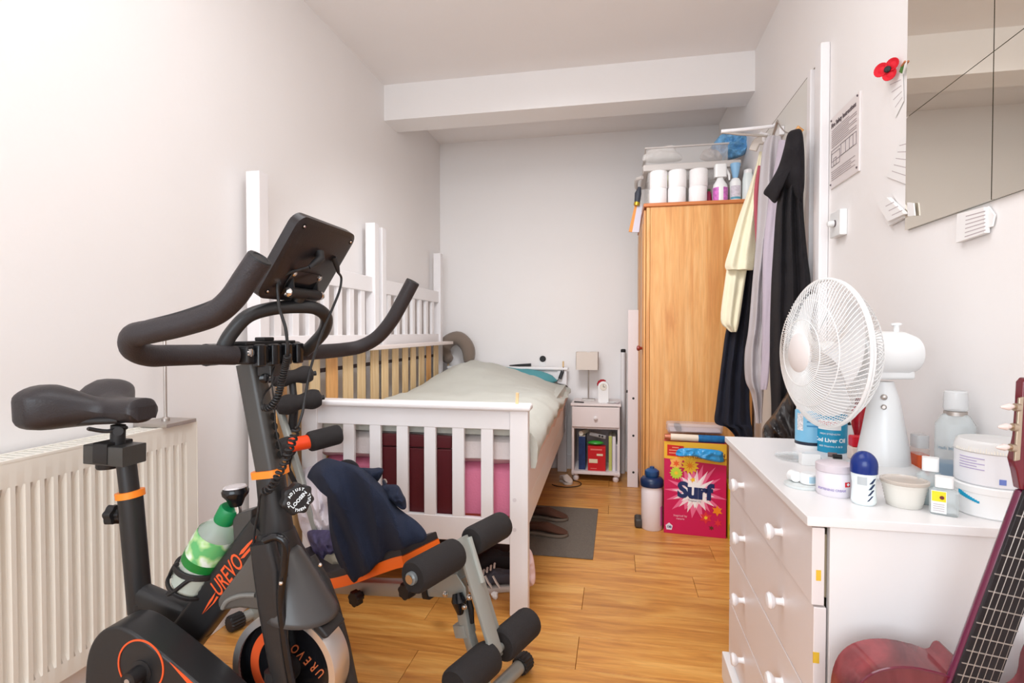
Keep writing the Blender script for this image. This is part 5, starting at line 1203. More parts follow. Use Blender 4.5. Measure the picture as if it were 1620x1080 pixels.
for k in range(34):
    a = an-1.1+2.2*k/33; b.tube([c2+Vector((math.cos(a)*(rt_ub-0.0005), math.sin(a)*(rt_ub-0.0005), 0.062)), c2+Vector((math.cos(a)*(rt_ub-0.003), math.sin(a)*(rt_ub-0.003), 0.070+0.003*noise.noise(Vector((k*3.1, 0, 0)))))], 0.0016, 5)
o = b.build('bud_tips', mat('bud_white', (232, 226, 214), 0.8), r); o['kind'] = 'stuff'
for k in range(5):
    b = B(); band(b, c2, rt_ub-0.001, c2.z+0.050-0.005*k, c2.z+0.0515-0.005*k, an-0.95, an-0.95+(0.55 if k % 2 else 0.75), 8); b.build('printed_line', mat('lilac_ink', (176, 162, 200), 0.5), r)
b = B(); band(b, c2, rt_ub-0.001, c2.z+0.008, c2.z+0.018, an+0.15, an+0.32, 3); b.build('blue_mark', mat('blue_mark', (110, 130, 200), 0.5), r)

# ================================================================== GUITAR
GY = 0.945
def G(u, v, o=0.0): return P(u, v, Y=GY) + Vector((0, o, 0))
gt = root('guitar', Vector((0.55, 0.99, 0.13)), 'dark red guitar with a double cutaway leaning by the chest of drawers', 'guitar')
def redwood(name, c1, c2, r_): return wood(name, c1, c2, tuple(min(255, int(x*1.25)) for x in c2), 1.6, (6, 6, 1.2), r_, 0.02)
GR = redwood('red_lacquer', (84, 30, 36), (120, 52, 56), 0.15); GR2 = mat('dark_red_lacquer', (104, 26, 48), 0.15, coat=0.6)
out = [(1512, 1046), (1503, 1038), (1495, 1026), (1484, 1012), (1474, 1013), (1465, 1024), (1440, 1016), (1400, 1008), (1365, 1010), (1338, 1021), (1320, 1044), (1312, 1085), (1316, 1150), (1335, 1215), (1330, 1280), (1298, 1360), (1300, 1450), (1350, 1530), (1430, 1575), (1530, 1575), (1620, 1530), (1680, 1440), (1690, 1340), (1660, 1270), (1665, 1200), (1700, 1130), (1695, 1060), (1650, 1020), (1626, 1008), (1612, 1030), (1606, 1062), (1590, 1078), (1570, 1086)]
rim = catmull([Vector((a, c, 0)) for a, c in out], 3, True)
rimb = [P(p.x, p.y, Y=GY+0.085) for p in rim]
B().prism(rimb, (0, -0.085, 0)).build('body', GR, gt, bevel=0.004)
b = B(); pts = [q_-Vector((0, 0.0855, 0)) for q_ in rimb]; b.tube(pts+[pts[0]], 0.0022, 6, cap=False); b.build('binding', GR2, gt, smooth=True)
c_ = G(1470, 1200, -0.0012); B().lathe([(0.050, 0), (0.050, 0.0006)], c_, (0, -1, 0), 32).build('sound_hole', BLKM, gt)
B().box((c_.x-0.09, GY-0.008, c_.z-0.16), (c_.x+0.06, GY, c_.z-0.14)).build('bridge', BLKM, gt, bevel=0.003)
NL = lambda v: 1591+(v-842.4)*(1508-1591)/(1058.3-842.4); NR = lambda v: 1618.5+(v-947.6)*(1576-1618.5)/(1063-947.6)
vn, vb_ = 772, 1105
nut = 1611
def nk(v, s):                       # neck centre line slices, v row of left edge
    L_ = NL(v); Rv = v+14; R_u = NR(Rv); return L_+(R_u-L_)*s, v+14*s
nkp = [nk(vn, 0), nk(vn, 1), nk(vb_, 1), nk(vb_, 0)]
# recompute the nut end so that the board narrows a little
nkp[0] = (1613, vn); nkp[1] = (1613+62, vn+14)
B().prism([G(u, v, -0.012) for u, v in nkp], (0, 0.006, 0)).build('fretboard', mat('ebony', (26, 20, 24), 0.35, bump=0.05), gt, bevel=0.001)
nk2 = [(nkp[0][0]-3, vn), nkp[1], nkp[2], (nkp[3][0]-3, vb_)]
B().prism([G(u, v, -0.006) for u, v in nk2], (0, 0.016, 0)).build('neck', mat('plum_lacquer', (104, 30, 62), 0.2, coat=0.3), gt, bevel=0.006)
def board(t, s):                    # t along from nut (0) to body (1), s across
    a = Vector((*nkp[0], 0)).lerp(Vector((*nkp[3], 0)), t); c2_ = Vector((*nkp[1], 0)).lerp(Vector((*nkp[2], 0)), t); q = a.lerp(c2_, s); return q
for v in (810.6, 842.4, 872.6, 901.7, 928.3, 953.6, 977.7, 999.4, 1020.6, 1040.3, 1058.5, 1076):
    t = (v-vn)/(vb_-vn); q0, q1 = board(t, 0), board(t, 1)
    B().tube([G(q0.x, q0.y, -0.0122), G(q1.x, q1.y, -0.0122)], 0.0011, 6).build('fret', STEEL, gt, smooth=True)
for k in range(6):
    s = 0.10+0.16*k; q0, q1 = board(-0.02, s), board(1.35, s); c_e = G(1500, 1330)
    B().tube([G(q0.x, q0.y, -0.0155), G(q1.x, q1.y, -0.0155)], 0.00028+0.00008*(5-k), 5).build('string', STEEL, gt, smooth=True)
q0, q1 = board(-0.012, 0), board(-0.012, 1)
B().tube([G(q0.x, q0.y, -0.014), G(q1.x, q1.y, -0.014)], 0.0034, 8).build('nut', mat('bone', (240, 230, 206), 0.4), gt, smooth=True)
hdp = [(1608, 772), (1603, 745), (1598, 725), (1606, 690), (1610, 640), (1612, 604), (1618, 597), (1680, 596), (1690, 640), (1688, 700), (1692, 730), (1684, 760), (1680, 786)]
B().prism([G(u, v, -0.008) for u, v in hdp], (0, 0.016, 0)).build('headstock', mat('maroon_lacquer', (110, 24, 40), 0.18, coat=0.5), gt, bevel=0.002)
NK = mat('aged_nickel', (196, 180, 160), 0.3, 0.9); PRL = mat('pearl_button', (226, 206, 200), 0.25)
B().prism([G(u, v, -0.011) for u, v in [(1604, 628), (1612, 626), (1606, 725), (1597, 727)]], (0, 0.004, 0)).build('tuner_plate', NK, gt, bevel=0.001)
for (u, v) in ((1604, 641), (1600, 672), (1597, 704)):
    mm = B().tube([G(u, v+2, -0.011), G(u-8, v+1, -0.012)], 0.006, 10).build('tuner', NK, gt, smooth=True)
    B().tube([G(u-6, v+1, -0.012), G(u-13, v, -0.012)], 0.003, 8).build('shaft', NK, mm, smooth=True)
    B().tube([G(u-10, v, -0.012), G(u-17, v+0.5, -0.012), G(u-27, v+1, -0.012), G(u-30, v+1, -0.012)], [0.003, 0.0055, 0.0026, 0.001], 10).build('button', PRL, mm, smooth=True)
gs = root('guitar_stand', (0.53, 1.0, 0), 'black tubular stand holding up the dark red guitar', 'guitar stand')
zf = G(1480, 1578).z
b = B()
for x in (0.40, 0.58): 
    B().tube([(x, 1.045, 0.0), (x, 1.045, zf-0.012), (x, 0.93, zf-0.012), (x, 0.93, zf+0.02)], 0.010, 8).build('arm', BLKM, gs, smooth=True)
    B().tube([(x, 1.045, 0.011), (x, 0.85, 0.011)], 0.010, 8).build('leg', BLKM, gs, smooth=True)
B().tube([(0.40, 1.045, 0.10), (0.58, 1.045, 0.10)], 0.009, 8).build('crossbar', BLKM, gs, smooth=True)
# ================================================================== FOLDING EXERCISE BENCH
F0 = Vector((-0.37, 1.58, 0)); EE = Vector((-0.93, 0.37, 0)).normalized(); LL = Vector((0.37, 0.93, 0)).normalized()
def Q(u, v, off=0.0): return Pp(u, v, F0+LL*off, LL)
bn = root('exercise_bench', (-0.9, 1.79, 0), 'grey steel folding exercise bench with black foam rollers and orange-edged seat', 'exercise bench')
RP = rprof(0.5, 0.5, 0.12, 2)
def sq(a, c, w_, h_, m, name, par=bn, up=None, bev=0): return B().tube([a, c], 1, prof=rprof(w_/2, h_/2, min(w_, h_)*0.2, 2), up=up if up is not None else (0, 0, 1)).build(name, m, par, smooth=True)
# stabilisers on the floor
def foam(a, c, r_, name='foam_roller', n=22, m=FOAM):
    a, c = Vector(a), Vector(c); d = (c-a).normalized(); L_ = (c-a).length
    return B().lathe([(0.012, 0.001), (r_*0.86, 0), (r_*0.97, 0.006), (r_, 0.016), (r_, L_-0.016), (r_*0.97, L_-0.006), (r_*0.86, L_), (0.012, L_-0.001)], a, d, n).build(name, m, bn, smooth=True)
zs_ = 0.032
fa, fb = F0-LL*0.20, F0+LL*0.20
ea = P(828, 1048, z=zs_); fb = Vector((ea.x, ea.y, 0)); fa = fb-LL*0.42
fc = (fa+fb)/2
B().tube([fa+Vector((0, 0, zs_)), fb+Vector((0, 0, zs_))], 0.022, 16).build('front_stabiliser', SILV, bn, smooth=True)
def ribcap(p, d, name='end_cap'):
    d = Vector(d).normalized(); b = B(); rings = []; a = Vector((0, 0, 1)); c = d.cross(a)
    for h_, r_ in ((-0.028, 0.028), (-0.024, 0.031), (0.020, 0.031), (0.026, 0.026)):
        rings.append([p+d*h_+(a*math.cos(t)+c*math.sin(t))*(r_*(1-0.10*(k % 2))) for k, t in enumerate([2*PI*k/32 for k in range(32)])])
    return b.loft(rings).build(name, BLKM, bn)
ribcap(fb+Vector((0, 0, zs_)), LL); ribcap(fa+Vector((0, 0, zs_)), -LL)
ra = P(362, 982, z=zs_); ra = Vector((ra.x, ra.y, 0)); ra.x = max(ra.x, -1.44); rb = ra+LL*0.17
B().tube([ra+Vector((0, 0, zs_)), rb+Vector((0, 0, zs_))], 0.022, 16).build('rear_stabiliser', SILV, bn, smooth=True)
ribcap(rb+Vector((0, 0, zs_)), LL)
ribcap(ra+Vector((0, 0, zs_)), -LL)
# main beam and its rear leg
b0, b1 = Q(682, 931), Q(530, 925)
sq(b0, b1, 0.05, 0.052, SILV, 'main_beam')
rc = (ra+rb)/2+Vector((0, 0, zs_))
sq(b1, rc, 0.05, 0.05, SILV, 'rear_beam')
sq(Q(676, 930), Q(684, 931), 0.056, 0.058, BLKM, 'beam_end_cap')
sq(Q(682, 930), Q(726, 932), 0.042, 0.046, SILV, 'slider_tube')
# front post (twin rails), foot and sleeve
top = Q(728, 852); mid = Q(748, 940); 
sq(Q(719, 884, -0.0), Q(741, 1000), 0.040, 0.038, SILV, 'front_post')
sq(Q(741, 1000), fc+Vector((0, 0, zs_+0.01)), 0.034, 0.032, SILV, 'lower_post')
for off in (-0.026, 0.026):
    sq(Q(733+off*120, 850, off), Q(789+off*120, 1036, off), 0.012, 0.052, SILV, 'leg_arm_rail', up=EE)
sq(Q(736, 851), Q(757, 922), 0.046, 0.016, mat('light_steel_enamel', (186, 190, 184), 0.4, 0.3), 'leg_arm_web', up=EE)
B().prism([Q(712, 868, -0.034), Q(724, 860, -0.034), Q(737, 876, -0.034), Q(736, 893, -0.034), Q(726, 898, -0.034), Q(716, 890, -0.034)], LL*0.006).build('pivot_plate', SILV, bn, bevel=0.002)
B().prism([Q(694, 912, -0.028), Q(722, 908, -0.028), Q(736, 930, -0.028), Q(738, 951, -0.028), Q(712, 944, -0.028), Q(684, 930, -0.028)], LL*0.006).build('gusset', SILV, bn, bevel=0.002)
sq(Q(716, 912, 0), Q(729, 925, 0), 0.058, 0.05, SILV, 'post_sleeve')
sq(Q(731, 985, 0), Q(735, 1004, 0), 0.050, 0.046, SILV, 'post_sleeve')
def bolt(p, r_=0.007): return B().lathe([(r_*1.3, 0), (r_*1.3, 0.002), (r_, 0.003), (r_, 0.008), (r_*0.6, 0.010)], p, -LL, 12).build('bolt', CHROME, bn, smooth=True)
for u, v in ((720, 861), (705, 939), (743, 944), (735, 959)): bolt(Q(u, v, -0.038))
def knob(p, d, r_, L_, name='adjuster_knob', m=BLKM, par=bn, lobes=7):
    d = Vector(d).normalized(); a = d.orthogonal().normalized(); c = d.cross(a); b = B(); rings = []
    for h_, s in ((0, 0.55), (L_*0.3, 0.6), (L_*0.35, 0.97), (L_*0.9, 1.0), (L_, 0.86)):
        rings.append([p+d*h_+(a*math.cos(t)+c*math.sin(t))*r_*s*(1+0.09*math.cos(lobes*t)) for t in [2*PI*k/42 for k in range(42)]])
    return b.loft(rings).build(name, m, par, smooth=True)
knob(Q(655, 927, -0.03), -LL, 0.026, 0.05); B().tube([Q(655, 927, -0.034), Q(655, 927, 0)], 0.008, 8).build('bolt_shaft', CHROME, bn, smooth=True)
knob(Q(572, 941, -0.03), -LL, 0.026, 0.04)
knob(Q(705, 904), (0, 0, 1), 0.024, 0.035)
B().tube([Q(724, 938, -0.035), Q(726, 950, -0.04), Q(728, 970, -0.035)], [0.016, 0.024, 0.010], 12).build('latch_handle', BLKG, bn, smooth=True)
B().tube([Q(741, 946, 0.0), Q(745, 962, 0.0), Q(747, 985, 0.0)], [0.009, 0.010, 0.007], 8).build('damper', BLKM, bn, smooth=True)
# foam rollers on the front arm
pu = Q(735, 862); pl_ = Q(784, 1030)
foam(pu-LL*0.045+Vector((0, 0, -0.01)), pu-LL*0.235+Vector((0, 0, -0.012)), 0.048); foam(pu+LL*0.035, pu+LL*0.215, 0.046)
B().tube([pu-LL*0.25+Vector((0, 0, -0.012)), pu+LL*0.22], 0.013, 14).build('roller_axle', CHROME, bn, smooth=True)
B().lathe([(0.013, 0), (0.018, 0.0), (0.018, 0.010), (0.012, 0.010), (0.012, 0.002)], pu-LL*0.234+Vector((0, 0, -0.012)), -LL, 20).build('axle_ring', mat('grey_ring', (150, 156, 158), 0.4, 0.4), bn, smooth=True)
foam(pl_-LL*0.03, pl_-LL*0.20, 0.050); foam(pl_+LL*0.03, pl_+LL*0.20, 0.050)
B().tube([pl_-LL*0.21, pl_+LL*0.21], 0.012, 12).build('roller_axle', SILV, bn, smooth=True)
# seat: orange edged black cushion
path = [Q(666, 866, -0.05), Q(650, 870, -0.05), Q(620, 881, -0.05), Q(583, 895, -0.05), Q(545, 903, -0.05), Q(510, 897, -0.05), Q(475, 880, -0.05)]
path = catmull([p+Vector((0, 0, 0.0)) for p in path], 5)
hw = 0.087
def strap(path, t0, t1, w_, m, name):
    b = B(); rings = []
    for i, p in enumerate(path):
        tg = (path[min(i+1, len(path)-1)]-path[max(i-1, 0)]).normalized(); up = LL.cross(tg); up = up if up.z > 0 else -up
        rings.append([p+LL*x+up*z for x, z in ((-w_, t0), (w_, t0), (w_, t1), (w_*0.97, t1+0.004), (-w_*0.97, t1+0.004), (-w_, t1))])
    return b.loft(rings).build(name, m, bn, smooth=True)
OE = mat('orange_vinyl', (255, 112, 30), 0.45)
so = strap(path, -0.030, 0.0, hw, OE, 'seat_edge'); strap(path, 0.001, 0.022, hw*0.97, LEATHER, 'seat_pad')
# back uprights and upper rollers
ub0, ub1 = Q(524, 905, 0.05), Q(438, 640, 0.05)
for off, nm in ((0.02, 0), (0.10, 1)):
    sq(Q(521, 905, off), Q(442, 645, off), 0.030, 0.022, SILV, 'back_upright')
def wavy(a, c, r_):
    a, c = Vector(a), Vector(c); L_ = (c-a).length; pr = []
    for k in range(25):
        t = k/24; s = 0.78+0.24*math.cos(4*PI*(t))*-1*0.6+0.10; e = min(1, (1-(2*t-1)**8)**0.5+0.25)
        pr.append((r_*(0.86-0.17*math.cos(2*PI*2*t+PI*0.0))*e if False else r_*(0.90+0.14*math.cos(2*PI*1.0*(t*1.9-0.0)+PI))*e, L_*t))
    return B().lathe(pr, a, (c-a).normalized(), 20).build('foam_grip', FOAM, bn, smooth=True)
wavy(Q(428, 601, -0.02), Q(496, 590, 0.13), 0.036); wavy(Q(436, 644, -0.03), Q(509, 628, 0.13), 0.040)
B().tube([Q(424, 602, -0.03), Q(500, 590, 0.14)], 0.010, 8).build('grip_axle', BLKM, bn, smooth=True)
B().tube([Q(432, 645, -0.04), Q(513, 628, 0.14)], 0.010, 8).build('grip_axle', BLKM, bn, smooth=True)
B().tube([Q(466, 640, 0.05), Q(462, 600, 0.06)], 0.014, 10).build('grip_post', BLKM, bn, smooth=True)
B().tube([Q(462, 682, 0.05), Q(466, 640, 0.05)], 0.017, 10).build('grip_post', BLKM, bn, smooth=True)
foam(Q(488, 699, 0.0), Q(538, 686, 0.12), 0.040)
B().tube([Q(440, 708, -0.06), Q(500, 696, 0.02)], 0.028, 16).build('orange_sleeve', mat('signal_orange', (250, 76, 28), 0.35), bn, smooth=True)
foam(Q(440, 712, -0.06), Q(462, 704, -0.03), 0.040)
B().tube([Q(462, 704, -0.02), Q(455, 740, 0.02), Q(470, 770, 0.04)], 0.010, 8).build('bracket', BLKM, bn, smooth=True)

# clothes heaped on the bench
pb2 = (F0+LL*(0.02), LL)
tag(blob([(470, 752), (500, 735), (530, 745), (540, 800), (545, 860), (542, 895), (515, 905), (500, 880), (484, 850), (474, 830), (468, 790)], (510, 825), (F0+LL*0.06, LL), 0.07, 0.06, cs=15, crease=0.030, rings=16).build('laundry_bundle', mat('pale_crumpled_cotton', (222, 212, 218), 0.9, bump=0.5, bscale=120, var=0.06), None, smooth=True), 'crumpled pale grey clothes heaped on the bench seat under the navy jacket', 'clothes')
tag(blob([(486, 842), (505, 838), (530, 842), (538, 870), (534, 890), (512, 892), (494, 868)], (512, 864), (F0+LL*0.0, LL), 0.06, 0.04, cs=22, crease=0.02).build('printed_bag', mat('violet_print_cloth', (70, 62, 96), 0.6, var=0.5, vscale=25, bump=0.3), None, smooth=True), 'dark violet printed fabric bag between pale clothes and seat', 'bag')
tag(blob([(507, 880), (520, 872), (540, 872), (545, 888), (535, 900), (515, 898)], (525, 886), (F0+LL*-0.02, LL), 0.05, 0.03, cs=22, crease=0.015).build('folded_cloth', mat('khaki_cloth', (150, 142, 126), 0.9, bump=0.4), None, smooth=True), 'scrap of khaki cloth at the seat edge under the clothes', 'cloth')
jk = root('navy_jacket', (-0.75, 1.75, 0.5), 'dark navy jacket draped over the clothes heaped on the bench', 'jacket')
jo = [(486, 755), (495, 737), (514, 725), (530, 727), (565, 737), (583, 748), (598, 762), (612, 778), (625, 798), (642, 812), (660, 825), (674, 842), (672, 855), (650, 862), (620, 875), (590, 898), (564, 920), (556, 919), (545, 905), (535, 890), (527, 868), (521, 835), (518, 795), (513, 755), (500, 752)]
blob(jo, (572, 815), (F0+LL*-0.125, LL), 0.065, 0.13, cs=8, crease=0.048, rings=26, n=6, power=0.55, seed=3.3, cdir=Vector((0.5, 0, -0.8)).normalized()).build('body', NAVY, jk, smooth=True)
blob([(597, 762), (606, 747), (604, 740), (590, 741), (570, 740), (560, 742), (570, 752), (585, 764)], (588, 752), (F0+LL*-0.10, LL), 0.03, 0.06, cs=22, crease=0.012).build('collar', NAVY, jk, smooth=True)
blob([(604, 768), (618, 766), (630, 768), (638, 782), (642, 790), (642, 804), (630, 800), (612, 786)], (624, 784), (F0+LL*-0.11, LL), 0.04, 0.06, cs=26, crease=0.02, seed=2).build('cuff', NAVY, jk, smooth=True)
q = Q(609, 762, -0.145); B().lathe([(0.003, 0), (0.010, 0), (0.010, 0.002), (0.003, 0.002)], q, -LL, 16).build('press_stud', CHROME, jk, smooth=True)
tag(blob([(536, 733), (545, 727), (558, 728), (568, 738), (562, 752), (540, 750)], (552, 740), (F0+LL*0.10, LL), 0.04, 0.04, cs=20, crease=0.01).build('black_cloth', BLKC, None, smooth=True), 'bit of black cloth sticking up behind the navy jacket', 'cloth')

# ================================================================== EXERCISE BIKE (stands along X, plane Y = YC)
YC = 1.04
def K(u, v, o=0.0): return P(u, v, Y=YC+o)
bk_ = root('exercise_bike', (-0.8, YC, 0), 'black and orange exercise bike with handlebars and console in the foreground', 'exercise bike')
def oval(pts, wl, wf, m, name, par=bk_, rad=0.45):
    """tube with rounded-rectangle section: wl across the bike (Y), wf in its plane"""
    wl_ = wl if isinstance(wl, (list, tuple)) else [wl]*len(pts); wf_ = wf if isinstance(wf, (list, tuple)) else [wf]*len(pts)
    rings = []; pts = [Vector(p) for p in pts]
    for i, p in enumerate(pts):
        t = (pts[min(i+1, len(pts)-1)]-pts[max(i-1, 0)]).normalized(); c = Vector((0, 1, 0)); a = c.cross(t).normalized(); c = t.cross(a)
        rings.append([p+c*x+a*y for x, y in rprof(wl_[i]/2, wf_[i]/2, min(wl_[i], wf_[i])*rad, 4)])
    return B().loft(rings).build(name, m, par, smooth=True)
ds = 1.10/FPX
# seat tube, post, slider
oval([K(222, 965), K(206, 782)], 0.050, 0.044, BLK, 'seat_tube')
oval([K(208, 800), K(200, 733)], 0.040, 0.034, BLK, 'seat_post')
oval([K(206.6, 786), K(205.4, 776)], 0.058, 0.052, ORANGE, 'collar_ring')
oval([K(152, 714), K(213, 719)], 0.062, 0.044, GREYM, 'saddle_slider', rad=0.06)
oval([K(168, 712), K(190, 714)], 0.066, 0.048, BLKM, 'slider_clamp', rad=0.08)
B().lathe([(0.022, 0), (0.024, 0.004), (0.024, 0.014), (0.020, 0.018)], K(171, 740), (0, 0, 1), 24).build('slider_knob', BLKM, bk_, smooth=True)
B().tube([K(186, 705), K(187, 672)], 0.015, 16).build('saddle_stem', BLKM, bk_, smooth=True)
B().tube([K(187, 682, -0.045), K(187, 682, 0.05)], 0.010, 10).build('clamp_bolt', BLKM, bk_, smooth=True)
for o in (-0.025, 0.025): B().tube(catmull([K(140, 678, o*2), K(170, 682, o), K(200, 676, o*0.8)], 4), 0.0045, 8).build('saddle_rail', BLKM, bk_, smooth=True)
# saddle
xr, xn = K(118, 650).x-0.03, K(228, 650).x+0.008
zt_s = K(150, 614).z
rings = []
NS = 34
for i in range(NS+1):
    t = i/NS; x = xr+(xn-xr)*t
    w_ = 0.132*(1-min(1, max(0, (t-0.28)/0.42))**1.3*0.0)
    s = min(1, max(0, (t-0.22)/0.45)); s = s*s*(3-2*s); w_ = 0.132+(0.040-0.132)*s
    e = 1.0
    if t < 0.14: e = math.sqrt(max(0, 1-((0.14-t)/0.14)**2))
    if t > 0.93: e = math.sqrt(max(0, 1-((t-0.93)/0.07)**2))
    e = max(e, 0.06)
    ring = []
    for k in range(36):
        a = 2*PI*k/36; cy, sy = math.cos(a), math.sin(a)
        yy_ = math.copysign(abs(cy)**0.75, cy)*w_*(0.55+0.45*e)
        lobe = abs(yy_)/0.132
        top_ = 0.0 + (0.018*math.sin(min(1, lobe)*PI*0.75) - 0.022*math.exp(-(yy_/0.03)**2))*(1-s) - 0.020*s
        zc2_ = 0.048
        if sy >= 0: z = zt_s - 0.030 + top_ + (sy**0.7)*0.030*e - (1-e)*0.02
        else: z = zt_s - 0.030 + top_*0.3 - (abs(sy)**0.8)*(0.052-0.012*s)*e - 0.022*(1-s)*lobe*e
        ring.append(Vector((x, YC+yy_, z)))
    rings.append(ring)
B().loft(rings).build('saddle', LEATHER, bk_, smooth=True)
oval([Vector((xr+0.03, YC, zt_s-0.070)), Vector((xn-0.05, YC, zt_s-0.068))], [0.17, 0.06], 0.016, BLKM, 'saddle_shell')
knob(K(193, 814), (-1, -0.1, 0), 0.022, 0.032, 'seat_height_knob', BLKM, bk_, 6)
# frame
oval([K(218, 940), K(335, 988)], 0.044, [0.060, 0.052], BLK, 'lower_tube')
oval([K(285, 1020), K(425, 835)], 0.052, 0.078, BLK, 'diagonal_tube', rad=0.22)
oval([K(285, 1020), K(255, 1130)], 0.052, 0.07, BLK, 'diagonal_foot', rad=0.22)
oval([K(225, 950), K(238, 1120)], 0.048, 0.042, BLK, 'seat_tube_foot')
oval([K(396, 575), K(428, 748)], 0.046, 0.048, GREYM, 'handlebar_post', rad=0.25)
for v in (662, 677, 692, 707, 722): 
    u = 396+(v-575)*32/173
    B().lathe([(0.009, 0), (0.009, 0.0012)], K(u+19.5, v-3)+Vector((0.0, 0, 0)), (1, 0, 0.25), 14).build('adjustment_hole', mat('hole_black', (8, 8, 8), 0.9), bk_)
oval([K(428.5, 752), K(427, 741)], 0.060, 0.066, ORANGE, 'collar_ring', rad=0.25)
oval([K(428, 750), K(434, 800), K(440, 862)], 0.056, [0.056, 0.060, 0.074], BLK, 'head_tube', rad=0.42)
oval([K(437, 838), K(441, 872), K(452, 905)], [0.060, 0.10, 0.13], [0.074, 0.080, 0.075], BLK, 'fork_crown', rad=0.42)
# fork legs
def leg(o, pts, wid, name='fork_leg'):
    return oval([K(u, v, o) for u, v in pts], 0.030, wid, BLK, name, rad=0.4)
leg(-0.058, [(416, 858), (424, 900), (430, 960), (442, 1040), (456, 1110)], [0.052, 0.060, 0.054, 0.046, 0.042])
leg(0.060, [(485, 885), (508, 925), (522, 960), (538, 1020), (552, 1085)], [0.044, 0.044, 0.042, 0.042, 0.040])
# sweat guard over the wheel (curved shell)
b = B(); rings = []; shell_m = mat('shroud_grey', (70, 68, 68), 0.34)
pT, pB = K(447, 862), K(474, 962)
for i in range(15):
    t = i/14; cx_ = pT.x+(pB.x-pT.x)*t; z_ = pT.z+(pB.z-pT.z)*t; a_ = 0.030+0.048*t**0.8; f_ = 0.030+0.052*t**0.85
    rings.append([Vector((cx_+f_*math.cos(q), YC+a_*math.sin(q), z_-0.012*t*math.cos(q))) for q in [-1.9+3.8*k/22 for k in range(23)]])
fr = [[b.b.verts.new(p) for p in r] for r in rings]
for r0, r1 in zip(fr, fr[1:]):
    for i in range(22): b.b.faces.new((r0[i], r0[i+1], r1[i+1], r1[i]))
o = b.build('sweat_guard', shell_m, bk_, smooth=True); md = o.modifiers.new('s', 'SOLIDIFY'); md.thickness = 0.004
def plate_o(pts, o, th, m, name, bev=0.003, par=bk_): return B().prism([K(u, v, o) for u, v in pts], (0, th, 0)).build(name, m, par, bevel=bev)
plate_o([(404, 862), (418, 850), (422, 966), (405, 966), (378, 963), (352, 967), (343, 961), (343, 948), (356, 930), (380, 898)], -0.052, 0.08, mat('guard_grey', (84, 80, 76), 0.4), 'rear_guard', 0.010)
B().tube(catmull([K(352, 962, -0.054), K(360, 950, -0.054), (K(380, 942, -0.054)), K(404, 941, -0.054)], 5), 0.005, 8).build('guard_rib', mat('rib_grey', (120, 118, 114), 0.4), bk_, smooth=True)
# raised edge strip on fork and screws
B().tube(catmull([K(420, 854, -0.076), K(438, 849, -0.076), K(451, 860, -0.074), K(449, 900, -0.072), K(444, 945, -0.070), K(449, 1000, -0.070), K(458, 1060, -0.070), K(468, 1110, -0.070)], 5), 0.0085, 10).build('fork_ridge', BLKG, bk_, smooth=True)
for (u, v, o) in ((445, 922, -0.085), (507, 893, -0.045)): B().lathe([(0.004, 0), (0.004, 0.003), (0.002, 0.005)], K(u, v, o), (0, -1, 0), 10).build('screw', CHROME, bk_, smooth=True)
# flywheel
WC = K(462, 1093); WC.z = K(462, 1093).z; Rw = 0.121
wx, wzc = -0.690, 0.432
fw = B().lathe([(0.02, -0.012), (Rw*0.86, -0.012), (Rw*0.88, -0.030), (Rw*0.985, -0.030), (Rw, -0.026)], (wx, YC, wzc), (0, 1, 0), 72, cap=False)
fw = fw.build('flywheel', BLKG, bk_, smooth=True)
B().lathe([(Rw*0.875, -0.031), (Rw*0.99, -0.0312), (Rw*1.002, -0.026), (Rw*1.002, 0.026), (Rw*0.99, 0.0312), (Rw*0.875, 0.031), (Rw*0.875, -0.031)], (wx, YC, wzc), (0, 1, 0), 96, cap=False).build('chrome_rim', mat('satin_chrome', (222, 218, 216), 0.32, 0.85), fw, smooth=True)
B().lathe([(0.0, -0.010), (Rw*0.875, -0.010), (Rw*0.875, 0.010), (0.0, 0.010)], (wx, YC, wzc), (0, 1, 0), 64).build('disc', BLKG, fw, smooth=True)
b = B(); pts = [Vector((wx+Rw*0.66*math.cos(a), YC-0.0130, wzc+Rw*0.66*math.sin(a))) for a in [PI*0.60+PI*0.62*k/30 for k in range(31)]]
b.tube(pts, 1, prof=[(x, y) for x, y in rprof(0.0008, 0.010, 0.0005, 1)], up=(0, 1, 0)); b.build('orange_arc', ORRED, fw)
# lettering round the wheel, read from the rim inwards
for k, ch in enumerate('UREVO'):
    p = K(507-10.0*k, 1064-9.6*k, -0.0140)
    text('lettering', ch, 0.031, mat('burnt_orange_decal', (196, 104, 62), 0.5), fw, p, Vector((-0.72, 0, 0.69)), Vector((-0.69, 0, -0.72)), bold=0.0003, sx=0.62)
B().lathe([(0.03, -0.04), (0.03, 0.04)], (wx, YC, wzc), (0, 1, 0), 24).build('hub', BLK, fw, smooth=True)
oval([Vector((wx-0.0, YC-0.058, wzc+0.02)), Vector((wx+0.02, YC-0.058, 0.06))], 0.028, 0.042, BLK, 'fork_foot'); oval([Vector((wx, YC+0.06, wzc+0.02)), Vector((wx+0.02, YC+0.06, 0.06))], 0.028, 0.042, BLK, 'fork_foot')
# brake pad over the rim
plate_o([(449, 968), (478, 972), (505, 990), (520, 1008), (512, 1012), (495, 996), (470, 984), (452, 978)], -0.036, 0.072, BLKM, 'brake_pad', 0.004)
